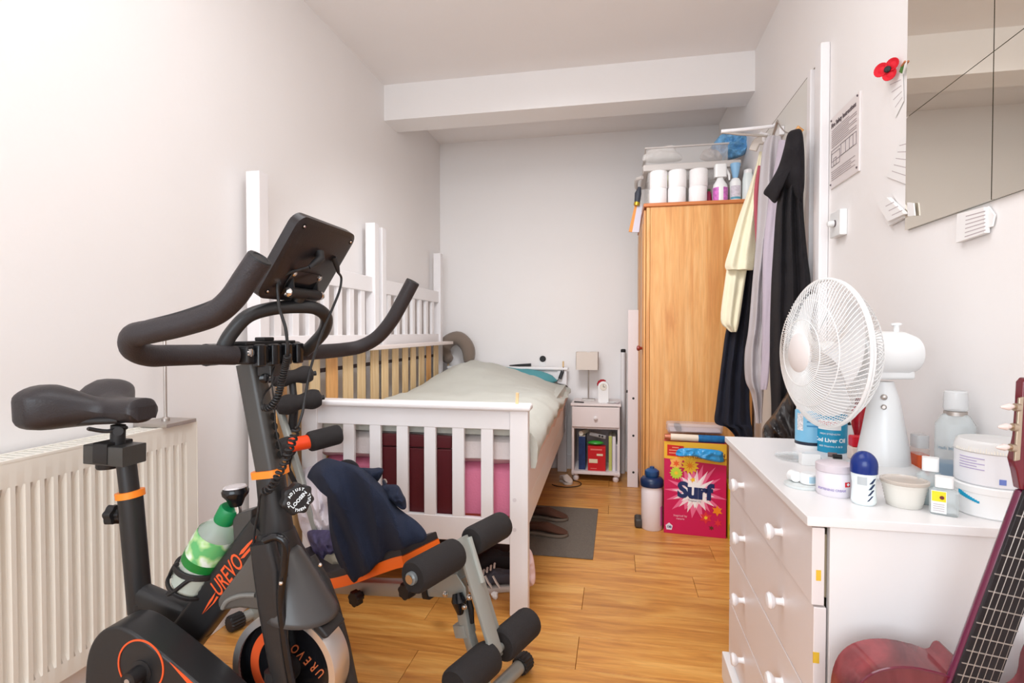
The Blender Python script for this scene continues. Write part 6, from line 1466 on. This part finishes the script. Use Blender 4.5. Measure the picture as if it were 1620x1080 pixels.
# belt guard (nearer side)
gy0, gy1 = YC-0.150, YC-0.075
def GG(u, v): return P(u, v, Y=gy0)
gr_ = []
gout = [(187, 1062), (187, 1030), (190, 1005), (198, 984), (212, 968), (232, 962), (254, 968), (290, 992), (335, 1028), (380, 1066), (410, 1100), (430, 1150), (425, 1190), (400, 1205), (340, 1190), (250, 1160), (210, 1125), (193, 1090)]
rimg = catmull([Vector((a, c, 0)) for a, c in gout], 3, True)
go = B().prism([P(p.x, p.y, Y=gy1) for p in rimg], (0, gy0-gy1, 0)).build('belt_guard', BLK, bk_, bevel=0.006, seg=3)
gc = P(225, 1052, Y=gy0); gR = 0.0505
gpts = [(190.8, 1046.7), (197.8, 1016), (214.4, 999.4), (233.9, 1013.3), (253.3, 1046.7), (260.3, 1074.4)]
P3 = [P(u, v, Y=gy0) for u, v in gpts]
b = B(); cx0 = sum(p.x for p in P3)/6
c0x, c0z, rr0 = -0.9195, 0.490, 0.0535
b.lathe([(rr0-0.0035, 0), (rr0, 0), (rr0, 0.0015), (rr0-0.0035, 0.0015)], (c0x, gy0, c0z), (0, -1, 0), 56, cap=False); b.build('orange_ring', ORRED, go)
B().prism([P(u, v, Y=gy0) for u, v in ((269, 1047), (275, 1052), (306, 1080), (330, 1104), (322, 1104), (296, 1079))], (0, -0.0012, 0)).build('orange_flash', ORRED, go)
B().lathe([(0.024, 0), (0.024, 0.002), (0.018, 0.003)], (c0x, gy0, c0z-0.012), (0, -1, 0), 28).build('hub_recess', BLKM, go, smooth=True)
# cranks and pedals
ccx = Vector((c0x+0.0, gy0, c0z-0.012))
ck_ = B().tube([ccx, ccx+Vector((0, -0.03, 0))], 0.016, 16).build('crank_axle', BLKM, bk_, smooth=True)
B().lathe([(0.004, 0), (0.006, 0), (0.006, 0.002)], ccx+Vector((0, -0.03, 0)), (0, -1, 0), 12).build('axle_bolt', CHROME, ck_, smooth=True)
oval([ccx+Vector((0, -0.014, 0)), ccx+Vector((0.035, -0.014, -0.165))], 0.012, 0.026, BLKM, 'crank_arm')
pe = ccx+Vector((0.035, -0.075, -0.165)); B().box((pe.x-0.05, pe.y-0.05, pe.z-0.012), (pe.x+0.05, pe.y+0.045, pe.z+0.012)).build('pedal', BLKM, bk_, bevel=0.006)
oval([Vector((c0x, YC+0.09, c0z-0.012)), Vector((c0x-0.03, YC+0.09, c0z+0.04))], 0.012, 0.026, BLKM, 'crank_arm')
# stand: base rails
oval([Vector((K(255, 1130).x, YC, K(255, 1130).z)), Vector((-1.02, YC, 0.07))], 0.05, 0.06, BLK, 'rear_strut')
oval([Vector((-1.02, YC, 0.065)), Vector((wx+0.02, YC, 0.065))], 0.05, 0.05, BLK, 'base_rail')
for x in (-1.04, wx+0.03):
    B().tube([(x, YC-0.24, 0.032), (x, YC+0.24, 0.032)], 0.024, 16).build('base_foot', BLK, bk_, smooth=True)
    for s in (-1, 1): B().tube([(x, YC+s*0.22, 0.032), (x, YC+s*0.265, 0.032)], 0.032, 16).build('foot_cap', BLKM, bk_, smooth=True)
# lettering on the diagonal tube
da, db = K(300, 1000, -0.027), K(420, 842, -0.027); rt_d = (db-da).normalized(); up_d = Vector((-rt_d.z, 0, rt_d.x))
pc = K(363, 906, -0.0268)
text('lettering', 'UREVO', 0.050, ORRED, bk_, K(359, 911, -0.0268), rt_d, up_d, bold=0.0004, spacing=1.0, shear=0.3, sx=0.62)
zz = lambda x, y: (170+x/3.6, 780+y/3.6)
for pts in ([(540, 688), (580, 612), (618, 560), (612, 580), (600, 606)], [(545, 686), (600, 626), (622, 586), (634, 590), (612, 622)], [(750, 352), (762, 326), (800, 285), (852, 240), (822, 280), (775, 340)], [(758, 372), (772, 352), (815, 305), (850, 245), (826, 312), (780, 366)]):
    B().prism([K(*zz(*p), -0.0265) for p in pts], (0, -0.0010, 0)).build('orange_flash', ORRED, bk_)
# brake lever housing, chrome stem and knob
plate_o([(367, 815), (398, 806), (397, 840), (380, 862), (370, 872)], -0.010, 0.036, GREYM, 'brake_housing', 0.003)
B().tube([K(377, 815), K(374, 795)], 0.0085, 14).build('brake_spring', CHROME, bk_, smooth=True)
br = B().lathe([(0.012, 0), (0.015, 0.006), (0.019, 0.016), (0.027, 0.026), (0.028, 0.034), (0.024, 0.041)], K(373.5, 800), (-0.05, 0, 1), 28).build('brake_knob', BLKG, bk_, smooth=True)
B().lathe([(0.0245, 0), (0.022, 0.003), (0.004, 0.0045)], K(373.5, 800)+Vector((-0.002, 0, 0.041)), (-0.05, 0, 1), 28).build('silver_top', mat('silver_plate', (226, 220, 222), 0.25, 0.5), br, smooth=True)
# post clamp knob with printed instructions
kd = (CAMP-K(475, 778)); kd.z = 0; kd.normalize(); kd = (kd+Vector((0.55, 0, 0.05))).normalized()
kp = K(462, 784, -0.005)
kk = knob(kp, kd, 0.031, 0.042, 'post_knob', BLKM, bk_, 7)
kf = kp+kd*0.0425; kr = Vector((0, 0, 1)).cross(kd).normalized(); ku = kd.cross(kr)
ca, sa = math.cos(0.75), math.sin(0.75); kr2 = kr*ca+ku*sa; ku2 = ku*ca-kr*sa
text('lettering', 'LOOSEN', 0.0105, WTX, kk, kf, kr2, ku2, bold=0.0003)
def arcword(s, a_start, step, r_, flip=False):
    for i, ch in enumerate(s):
        if ch == ' ': continue
        a = a_start-step*i if not flip else a_start+step*i
        rad = kr*math.cos(a)+ku*math.sin(a)
        u_ = rad if not flip else -rad
        text('lettering', ch, 0.0078, WTX, kk, kf+rad*r_, u_.cross(kd)*-1 if False else (kd.cross(u_))*-1, u_, bold=0.0003)
arcword('TO ADJUST', math.radians(205), math.radians(17), 0.0215); arcword('THEN PULL', math.radians(250), math.radians(16), 0.0215, True)
# bottle in its cage
ba, bb_ = K(300, 925, -0.005), K(360, 812, -0.005); bd = (bb_-ba).normalized(); BL = (bb_-ba).length
wb = root('water_bottle', ba, 'clear plastic water bottle with green cap and green label in the bike cage', 'bottle')
PET = mat('clear_pet', (226, 236, 226), 0.06, alpha=0.35)
r1 = 0.043
prf = [(0.020, 0), (r1*0.92, 0.004)] + [(r1*(1-0.05*(k % 2)), 0.012+0.007*k) for k in range(7)] + [(r1, 0.062), (r1*1.0, BL*0.62), (r1*0.92, BL*0.74), (r1*0.6, BL*0.86), (0.014, BL*0.92)]
B().lathe(prf, ba, bd, 32).build('body', PET, wb, smooth=True)
B().lathe([(r1*0.93, 0.004), (r1*0.93, BL*0.55)], ba, bd, 28).build('water', mat('water', (206, 220, 206), 0.05, alpha=0.35), wb, smooth=True)
lab = bpy.data.materials.new('green_label'); lab.use_nodes = True; nt = lab.node_tree
n_ = nt.nodes.new('ShaderNodeTexNoise'); n_.inputs['Scale'].default_value = 26; rp = nt.nodes.new('ShaderNodeValToRGB')
rp.color_ramp.elements[0].position = 0.42; rp.color_ramp.elements[0].color = lin((96, 178, 110)); rp.color_ramp.elements[1].position = 0.62; rp.color_ramp.elements[1].color = lin((226, 236, 226))
e_ = rp.color_ramp.elements.new(0.52); e_.color = lin((176, 214, 150))
tc_ = nt.nodes.new('ShaderNodeTexCoord'); nt.links.new(tc_.outputs['Object'], n_.inputs['Vector']); nt.links.new(n_.outputs[0], rp.inputs[0]); nt.links.new(rp.outputs[0], nt.nodes['Principled BSDF'].inputs['Base Color']); nt.nodes['Principled BSDF'].inputs['Roughness'].default_value = 0.25
B().lathe([(r1*1.012, 0.066), (r1*1.012, BL*0.62), (r1*0.94, BL*0.735)], ba, bd, 32, cap=False).build('label', lab, wb, smooth=True)
B().lathe([(r1*1.02, 0.066), (r1*1.02, 0.086)], ba, bd, 32, cap=False).build('label_edge', mat('deep_green_print', (24, 120, 50), 0.3), wb, smooth=True)
B().lathe([(0.0215, BL*0.90), (0.0222, BL*0.92), (0.0222, BL*1.06), (0.019, BL*1.085), (0.0, BL*1.09)], ba, bd, 28).build('cap', mat('green_cap', (10, 128, 72), 0.4), wb, smooth=True)
cg = bk_
bs = Vector((0, 1, 0)); bu = bd.cross(bs).normalized()
for h_, tl in ((0.052, 0.35), (0.005, 0.0)):
    pts = [ba+bd*(h_-tl*0.03*math.cos(a))+(bs*math.sin(a)+bu*math.cos(a))*(r1+0.004) for a in [2*PI*k/32 for k in range(33)]]
    B().tube(pts, 1, prof=rprof(0.006 if h_ > 0.02 else 0.004, 0.0035, 0.001, 1), up=bd).build('cage_band', BLKM, bk_, smooth=True)
for a0 in (-0.9, 2.0, 4.2):
    pts = [ba+bd*(0.055-0.062*math.sin(t*PI/2)**2)+(bs*math.sin(a0+0.8*t)+bu*math.cos(a0+0.8*t))*(r1+0.004) for t in [k/10 for k in range(11)]]
    B().tube(pts, 0.0045, 8).build('cage_arm', BLKM, bk_, smooth=True)
sgn = 1 if (ba+bu*0.05).x > (ba-bu*0.05).x else -1
oval([ba+bu*sgn*(r1+0.008)-bd*0.005, ba+bu*sgn*(r1+0.008)+bd*0.085], 0.020, 0.014, BLKM, 'cage_mount', rad=0.2)
# ---------------- handlebars
def HB(u, v, Y): return P(u, v, Y=Y)
X0 = HB(420, 562, YC).x
yn = 0.73; yf = 2*YC-yn
near = [HB(372, 562, YC-0.10), HB(325, 561, YC-0.155), HB(270, 562, YC-0.215), HB(236, 562, YC-0.26), HB(211, 551, YC-0.295), HB(212, 531, YC-0.31), HB(240, 524, YC-0.313), HB(285, 514, YC-0.31), HB(335, 498, YC-0.31), HB(366, 474, YC-0.31), HB(390, 440, YC-0.31), HB(411, 409, YC-0.31)]
def mirror(p): return Vector((p.x, 2*YC-p.y, p.z))
hb_near = catmull(near, 6)
hbn = B().tube(hb_near, 0.0190, 22).build('handlebar', FOAM if False else mat('grip_rubber', (44, 38, 40), 0.55, bump=0.25, bscale=350), bk_, smooth=True)
hb_far = catmull([HB(478, 558, YC+0.13), HB(510, 556, YC+0.20), HB(543, 553, YC+0.275), HB(570, 548, YC+0.31), HB(596, 534, YC+0.32), HB(618, 509, YC+0.32), HB(636, 478, YC+0.32), HB(653, 446, YC+0.32)], 6)
hbf = B().tube(hb_far, 0.0185, 22).build('handlebar', MATS['grip_rubber'], bk_, smooth=True)
for h_, pp2 in ((hbn, hb_near), (hbf, hb_far)):
    d_ = (pp2[-1]-pp2[-3]).normalized(); B().lathe([(0.0185, 0), (0.0175, 0.0025), (0.012, 0.003), (0.0115, 0.0018), (0.0, 0.002)], pp2[-1], d_, 24).build('end_plug', BLKM, h_, smooth=True)
# pulse strip on the near grip
B().tube(catmull([HB(238, 512, yn), HB(285, 500, yn), HB(325, 487, yn), HB(345, 479, yn)], 4), 1, prof=rprof(0.006, 0.010, 0.003, 2), up=(0, 0, 1)).build('pulse_pad', BLKM, hbn, smooth=True)
# crossbar core & clamps
B().tube([HB(325, 561, YC-0.155), mirror(HB(325, 561, YC-0.155))], 0.0165, 18).build('crossbar', BLK, bk_, smooth=True)
for p in (HB(333, 561, YC-0.135), mirror(HB(333, 561, YC-0.135))):
    B().tube([p-Vector((0, 0.012, 0)), p+Vector((0, 0.012, 0))], 0.0215, 18).build('bar_clamp', BLKG, bk_, smooth=True)
# upper loop
loop = [HB(352, 552, YC-0.115), HB(366, 527, YC-0.105), HB(392, 500, YC-0.085), HB(430, 488, YC-0.045), HB(470, 485, YC+0.0), HB(500, 488, YC+0.035), HB(516, 502, YC+0.075), HB(512, 524, YC+0.10), HB(494, 545, YC+0.105), HB(482, 556, YC+0.11)]
B().tube(catmull(loop, 6), 0.0140, 20).build('upper_loop', BLK, bk_, smooth=True)
# centre block: bottle/tablet holder
hc = HB(425, 558, YC)
B().box((hc.x-0.022, YC-0.095, hc.z-0.020), (hc.x+0.022, YC+0.095, hc.z+0.018)).build('clamp_block', BLKM, bk_, bevel=0.006)
for k, y in enumerate((-0.065, -0.02, 0.025, 0.068)):
    B().box((hc.x+0.018, YC+y-0.012, hc.z-0.026), (hc.x+0.034, YC+y+0.012, hc.z+0.020)).build('clamp_jaw', BLKG, bk_, bevel=0.004)
B().box((hc.x-0.03, YC-0.085, hc.z+0.018), (hc.x+0.010, YC+0.085, hc.z+0.026)).build('tablet_tray', BLKM, bk_, bevel=0.002)
B().box((hc.x-0.018, YC-0.022, hc.z+0.026), (hc.x+0.006, YC+0.012, hc.z+0.034)).build('tablet_clip', BLKM, bk_, bevel=0.002)
for y in (-0.09, 0.088): B().lathe([(0.008, 0), (0.008, 0.004), (0.004, 0.005)], Vector((hc.x+0.022, YC+y, hc.z+0.004)), (1, 0, 0), 12).build('clamp_bolt', CHROME, bk_, smooth=True)
B().box((hc.x-0.015, YC-0.02, hc.z-0.05), (hc.x+0.02, YC+0.02, hc.z-0.018)).build('post_head', BLK, bk_, bevel=0.004)
B().lathe([(0.010, 0), (0.010, 0.010), (0.005, 0.012)], HB(418, 598, YC-0.02), (0.6, -0.8, 0), 14).build('pivot_bolt', BLKG, bk_, smooth=True)
# console
cX0, cZ0, cX1, cZ1 = -0.685, 1.213, -0.584, 1.368
cu = Vector((cX1-cX0, 0, cZ1-cZ0)).normalized(); cL = math.hypot(cX1-cX0, cZ1-cZ0); cn = Vector((cu.z, 0, -cu.x)); cm = Vector(((cX0+cX1)/2, YC, (cZ0+cZ1)/2))
def C3(y, s, d): return cm+Vector((0, y, 0))+cu*s+cn*d
con = B(); rings = []
for d, sh in ((-0.026, 0.008), (-0.022, 0.0), (-0.004, 0.0), (0.0, 0.010)):
    rings.append([C3(y, s, d) for y, s in rprof(0.112-sh, cL/2-sh, 0.024, 5)])
con = con.loft(rings).build('console', mat('console_black', (36, 30, 31), 0.35, bump=0.1, bscale=300), bk_, smooth=True)
B().prism([C3(y, s, -0.0262) for y, s in rprof(0.09, cL/2-0.02, 0.006, 2)], cn*-0.001).build('screen', mat('screen_glass', (12, 14, 18), 0.08), con)
for y, s in ((-0.092, 0.074), (0.092, 0.074), (-0.092, -0.074), (0.092, -0.074)):
    B().lathe([(0.0055, 0), (0.0055, 0.0005)], C3(y, s, 0.0), cn, 14).build('screw_recess', MATS['hole_black'], con); B().lathe([(0.0028, 0), (0.002, 0.0015)], C3(y, s, 0.0006), cn, 10).build('screw', CHROME, con, smooth=True)
B().prism([C3(-0.052, -0.018, 0.0), C3(0.052, -0.018, 0.0), C3(0.056, -0.05, 0.0), C3(0.05, -0.075, 0.0), C3(-0.05, -0.075, 0.0), C3(-0.056, -0.05, 0.0)], cn*0.004).build('mount_plate', BLKG, con, bevel=0.001)
for y in (-0.047, 0.047): B().lathe([(0.006, 0), (0.006, 0.002), (0.003, 0.004)], C3(y, -0.026, 0.004), cn, 12).build('mount_bolt', CHROME, con, smooth=True)
for y in (-0.045, 0.045): B().prism([C3(y, -0.035, 0.004), C3(y, -0.07, 0.004), C3(y, -0.066, 0.022), C3(y, -0.058, 0.022)], (0, 0.004, 0)).build('bracket_ear', BLKM, con)
pv = C3(0, -0.062, 0.016)
B().tube([pv-Vector((0, 0.052, 0)), pv+Vector((0, 0.056, 0))], 0.0115, 18).build('pivot_tube', BLKM, bk_, smooth=True)
B().lathe([(0.010, 0), (0.010, 0.004), (0.005, 0.008)], pv-Vector((0, 0.053, 0)), (0, -1, 0), 16).build('pivot_bolt', CHROME, bk_, smooth=True)
B().lathe([(0.011, 0), (0.011, 0.006), (0.008, 0.016)], pv+Vector((0, 0.057, 0)), (0, 1, 0), 16).build('pivot_cap', CHROME, bk_, smooth=True)
B().tube([pv, HB(465, 484, YC)], 0.012, 12).build('console_stem', BLK, bk_, smooth=True)
# plugs and cables
def plug(p, d, r_, L_, name='plug'):
    return B().tube([p, p+Vector(d).normalized()*L_], [r_, r_*0.8], 12).build(name, BLKM, bk_, smooth=True)
pA = C3(-0.018, 0.022, 0.004)
B().tube([C3(-0.003, 0.034, 0.001), C3(-0.004, 0.022, 0.012), C3(-0.022, 0.010, 0.016), C3(-0.036, 0.0, 0.018)], [0.009, 0.010, 0.0075, 0.004], 10).build('angled_plug', BLKM, bk_, smooth=True)
B().tube([C3(0.060, 0.028, 0.001), C3(0.072, 0.014, 0.012), C3(0.078, 0.002, 0.020)], [0.006, 0.006, 0.0035], 10).build('plug', BLKM, bk_, smooth=True)
def cabpts(l): return catmull([K(u, v, o) for u, v, o in l], 6)
l1 = [(452, 418, -0.06), (443, 440, -0.07), (441, 480, -0.08), (446, 500, -0.085), (452, 520, -0.085), (455, 550, -0.08), (454, 562, -0.075)]
cA = [C3(-0.036, 0.0, 0.018)]+[K(u, v, o) for u, v, o in l1[1:]]
B().tube(catmull(cA, 6), 0.0032, 8).build('cable', BLKM, bk_, smooth=True)
def coil(pts, r_, turns, wr):
    pts = catmull([Vector(p) for p in pts], 8); L_ = [0]
    for a, c in zip(pts, pts[1:]): L_.append(L_[-1]+(c-a).length)
    out = []; n = turns*9; a0 = None
    for i in range(n+1):
        s = L_[-1]*i/n; k = max(j for j in range(len(L_)) if L_[j] <= s+1e-9); k = min(k, len(pts)-2)
        f = (s-L_[k])/(L_[k+1]-L_[k]); p = pts[k].lerp(pts[k+1], f); t = (pts[k+1]-pts[k]).normalized()
        a0 = Vector((0, 1, 0)) if a0 is None else a0
        a0 = (a0-t*a0.dot(t)).normalized(); c = t.cross(a0); an = 2*PI*turns*i/n
        out.append(p+(a0*math.cos(an)+c*math.sin(an))*r_)
    return out
cp = [K(455, 562, -0.075), K(451, 580, -0.06), K(444, 610, -0.05), K(438, 630, -0.05), K(426, 645, -0.05), K(416, 644, -0.045)]
B().tube(coil(cp, 0.0055, 26, 0.002), 0.0026, 6).build('coiled_cable', BLKM, bk_, smooth=True)
B().tube(catmull([K(416, 644, -0.045), K(414, 636, -0.03), K(418, 625, -0.02), K(428, 612, 0.02), K(436, 595, 0.03), K(440, 575, 0.04)], 5), 0.0018, 6).build('thin_cable', BLKM, bk_, smooth=True)
cB = [C3(0.078, 0.002, 0.020), K(540, 440, 0.10), K(537, 460, 0.08), K(525, 490, 0.05), K(508, 530, 0.02), K(492, 580, -0.02), K(484, 620, -0.04), K(479, 650, -0.05), K(472, 672, -0.055), K(468, 677, -0.055)]
B().tube(catmull(cB, 6), 0.0028, 8).build('cable', BLKM, bk_, smooth=True)
B().tube(coil([K(469, 677, -0.055), K(462, 700, -0.055), K(452, 726, -0.055), K(440, 752, -0.055), K(428, 772, -0.05), K(416, 778, -0.045)], 0.0065, 16, 0.002), 0.0028, 6).build('coiled_cable', BLKM, bk_, smooth=True)
B().tube(catmull([K(416, 778, -0.045), K(411, 785, -0.04), K(408, 810, -0.04), K(402, 845, -0.04), K(403, 870, -0.04), K(411, 878, -0.04), K(412, 866, -0.04)], 5), 0.0028, 8).build('cable', BLKM, bk_, smooth=True)
B().tube(catmull([K(436, 575, 0.0), K(430, 600, -0.03), K(434, 640, -0.035), K(437, 680, -0.035), K(446, 720, -0.04)], 5), 0.0016, 6).build('thin_cable', BLKM, bk_, smooth=True)
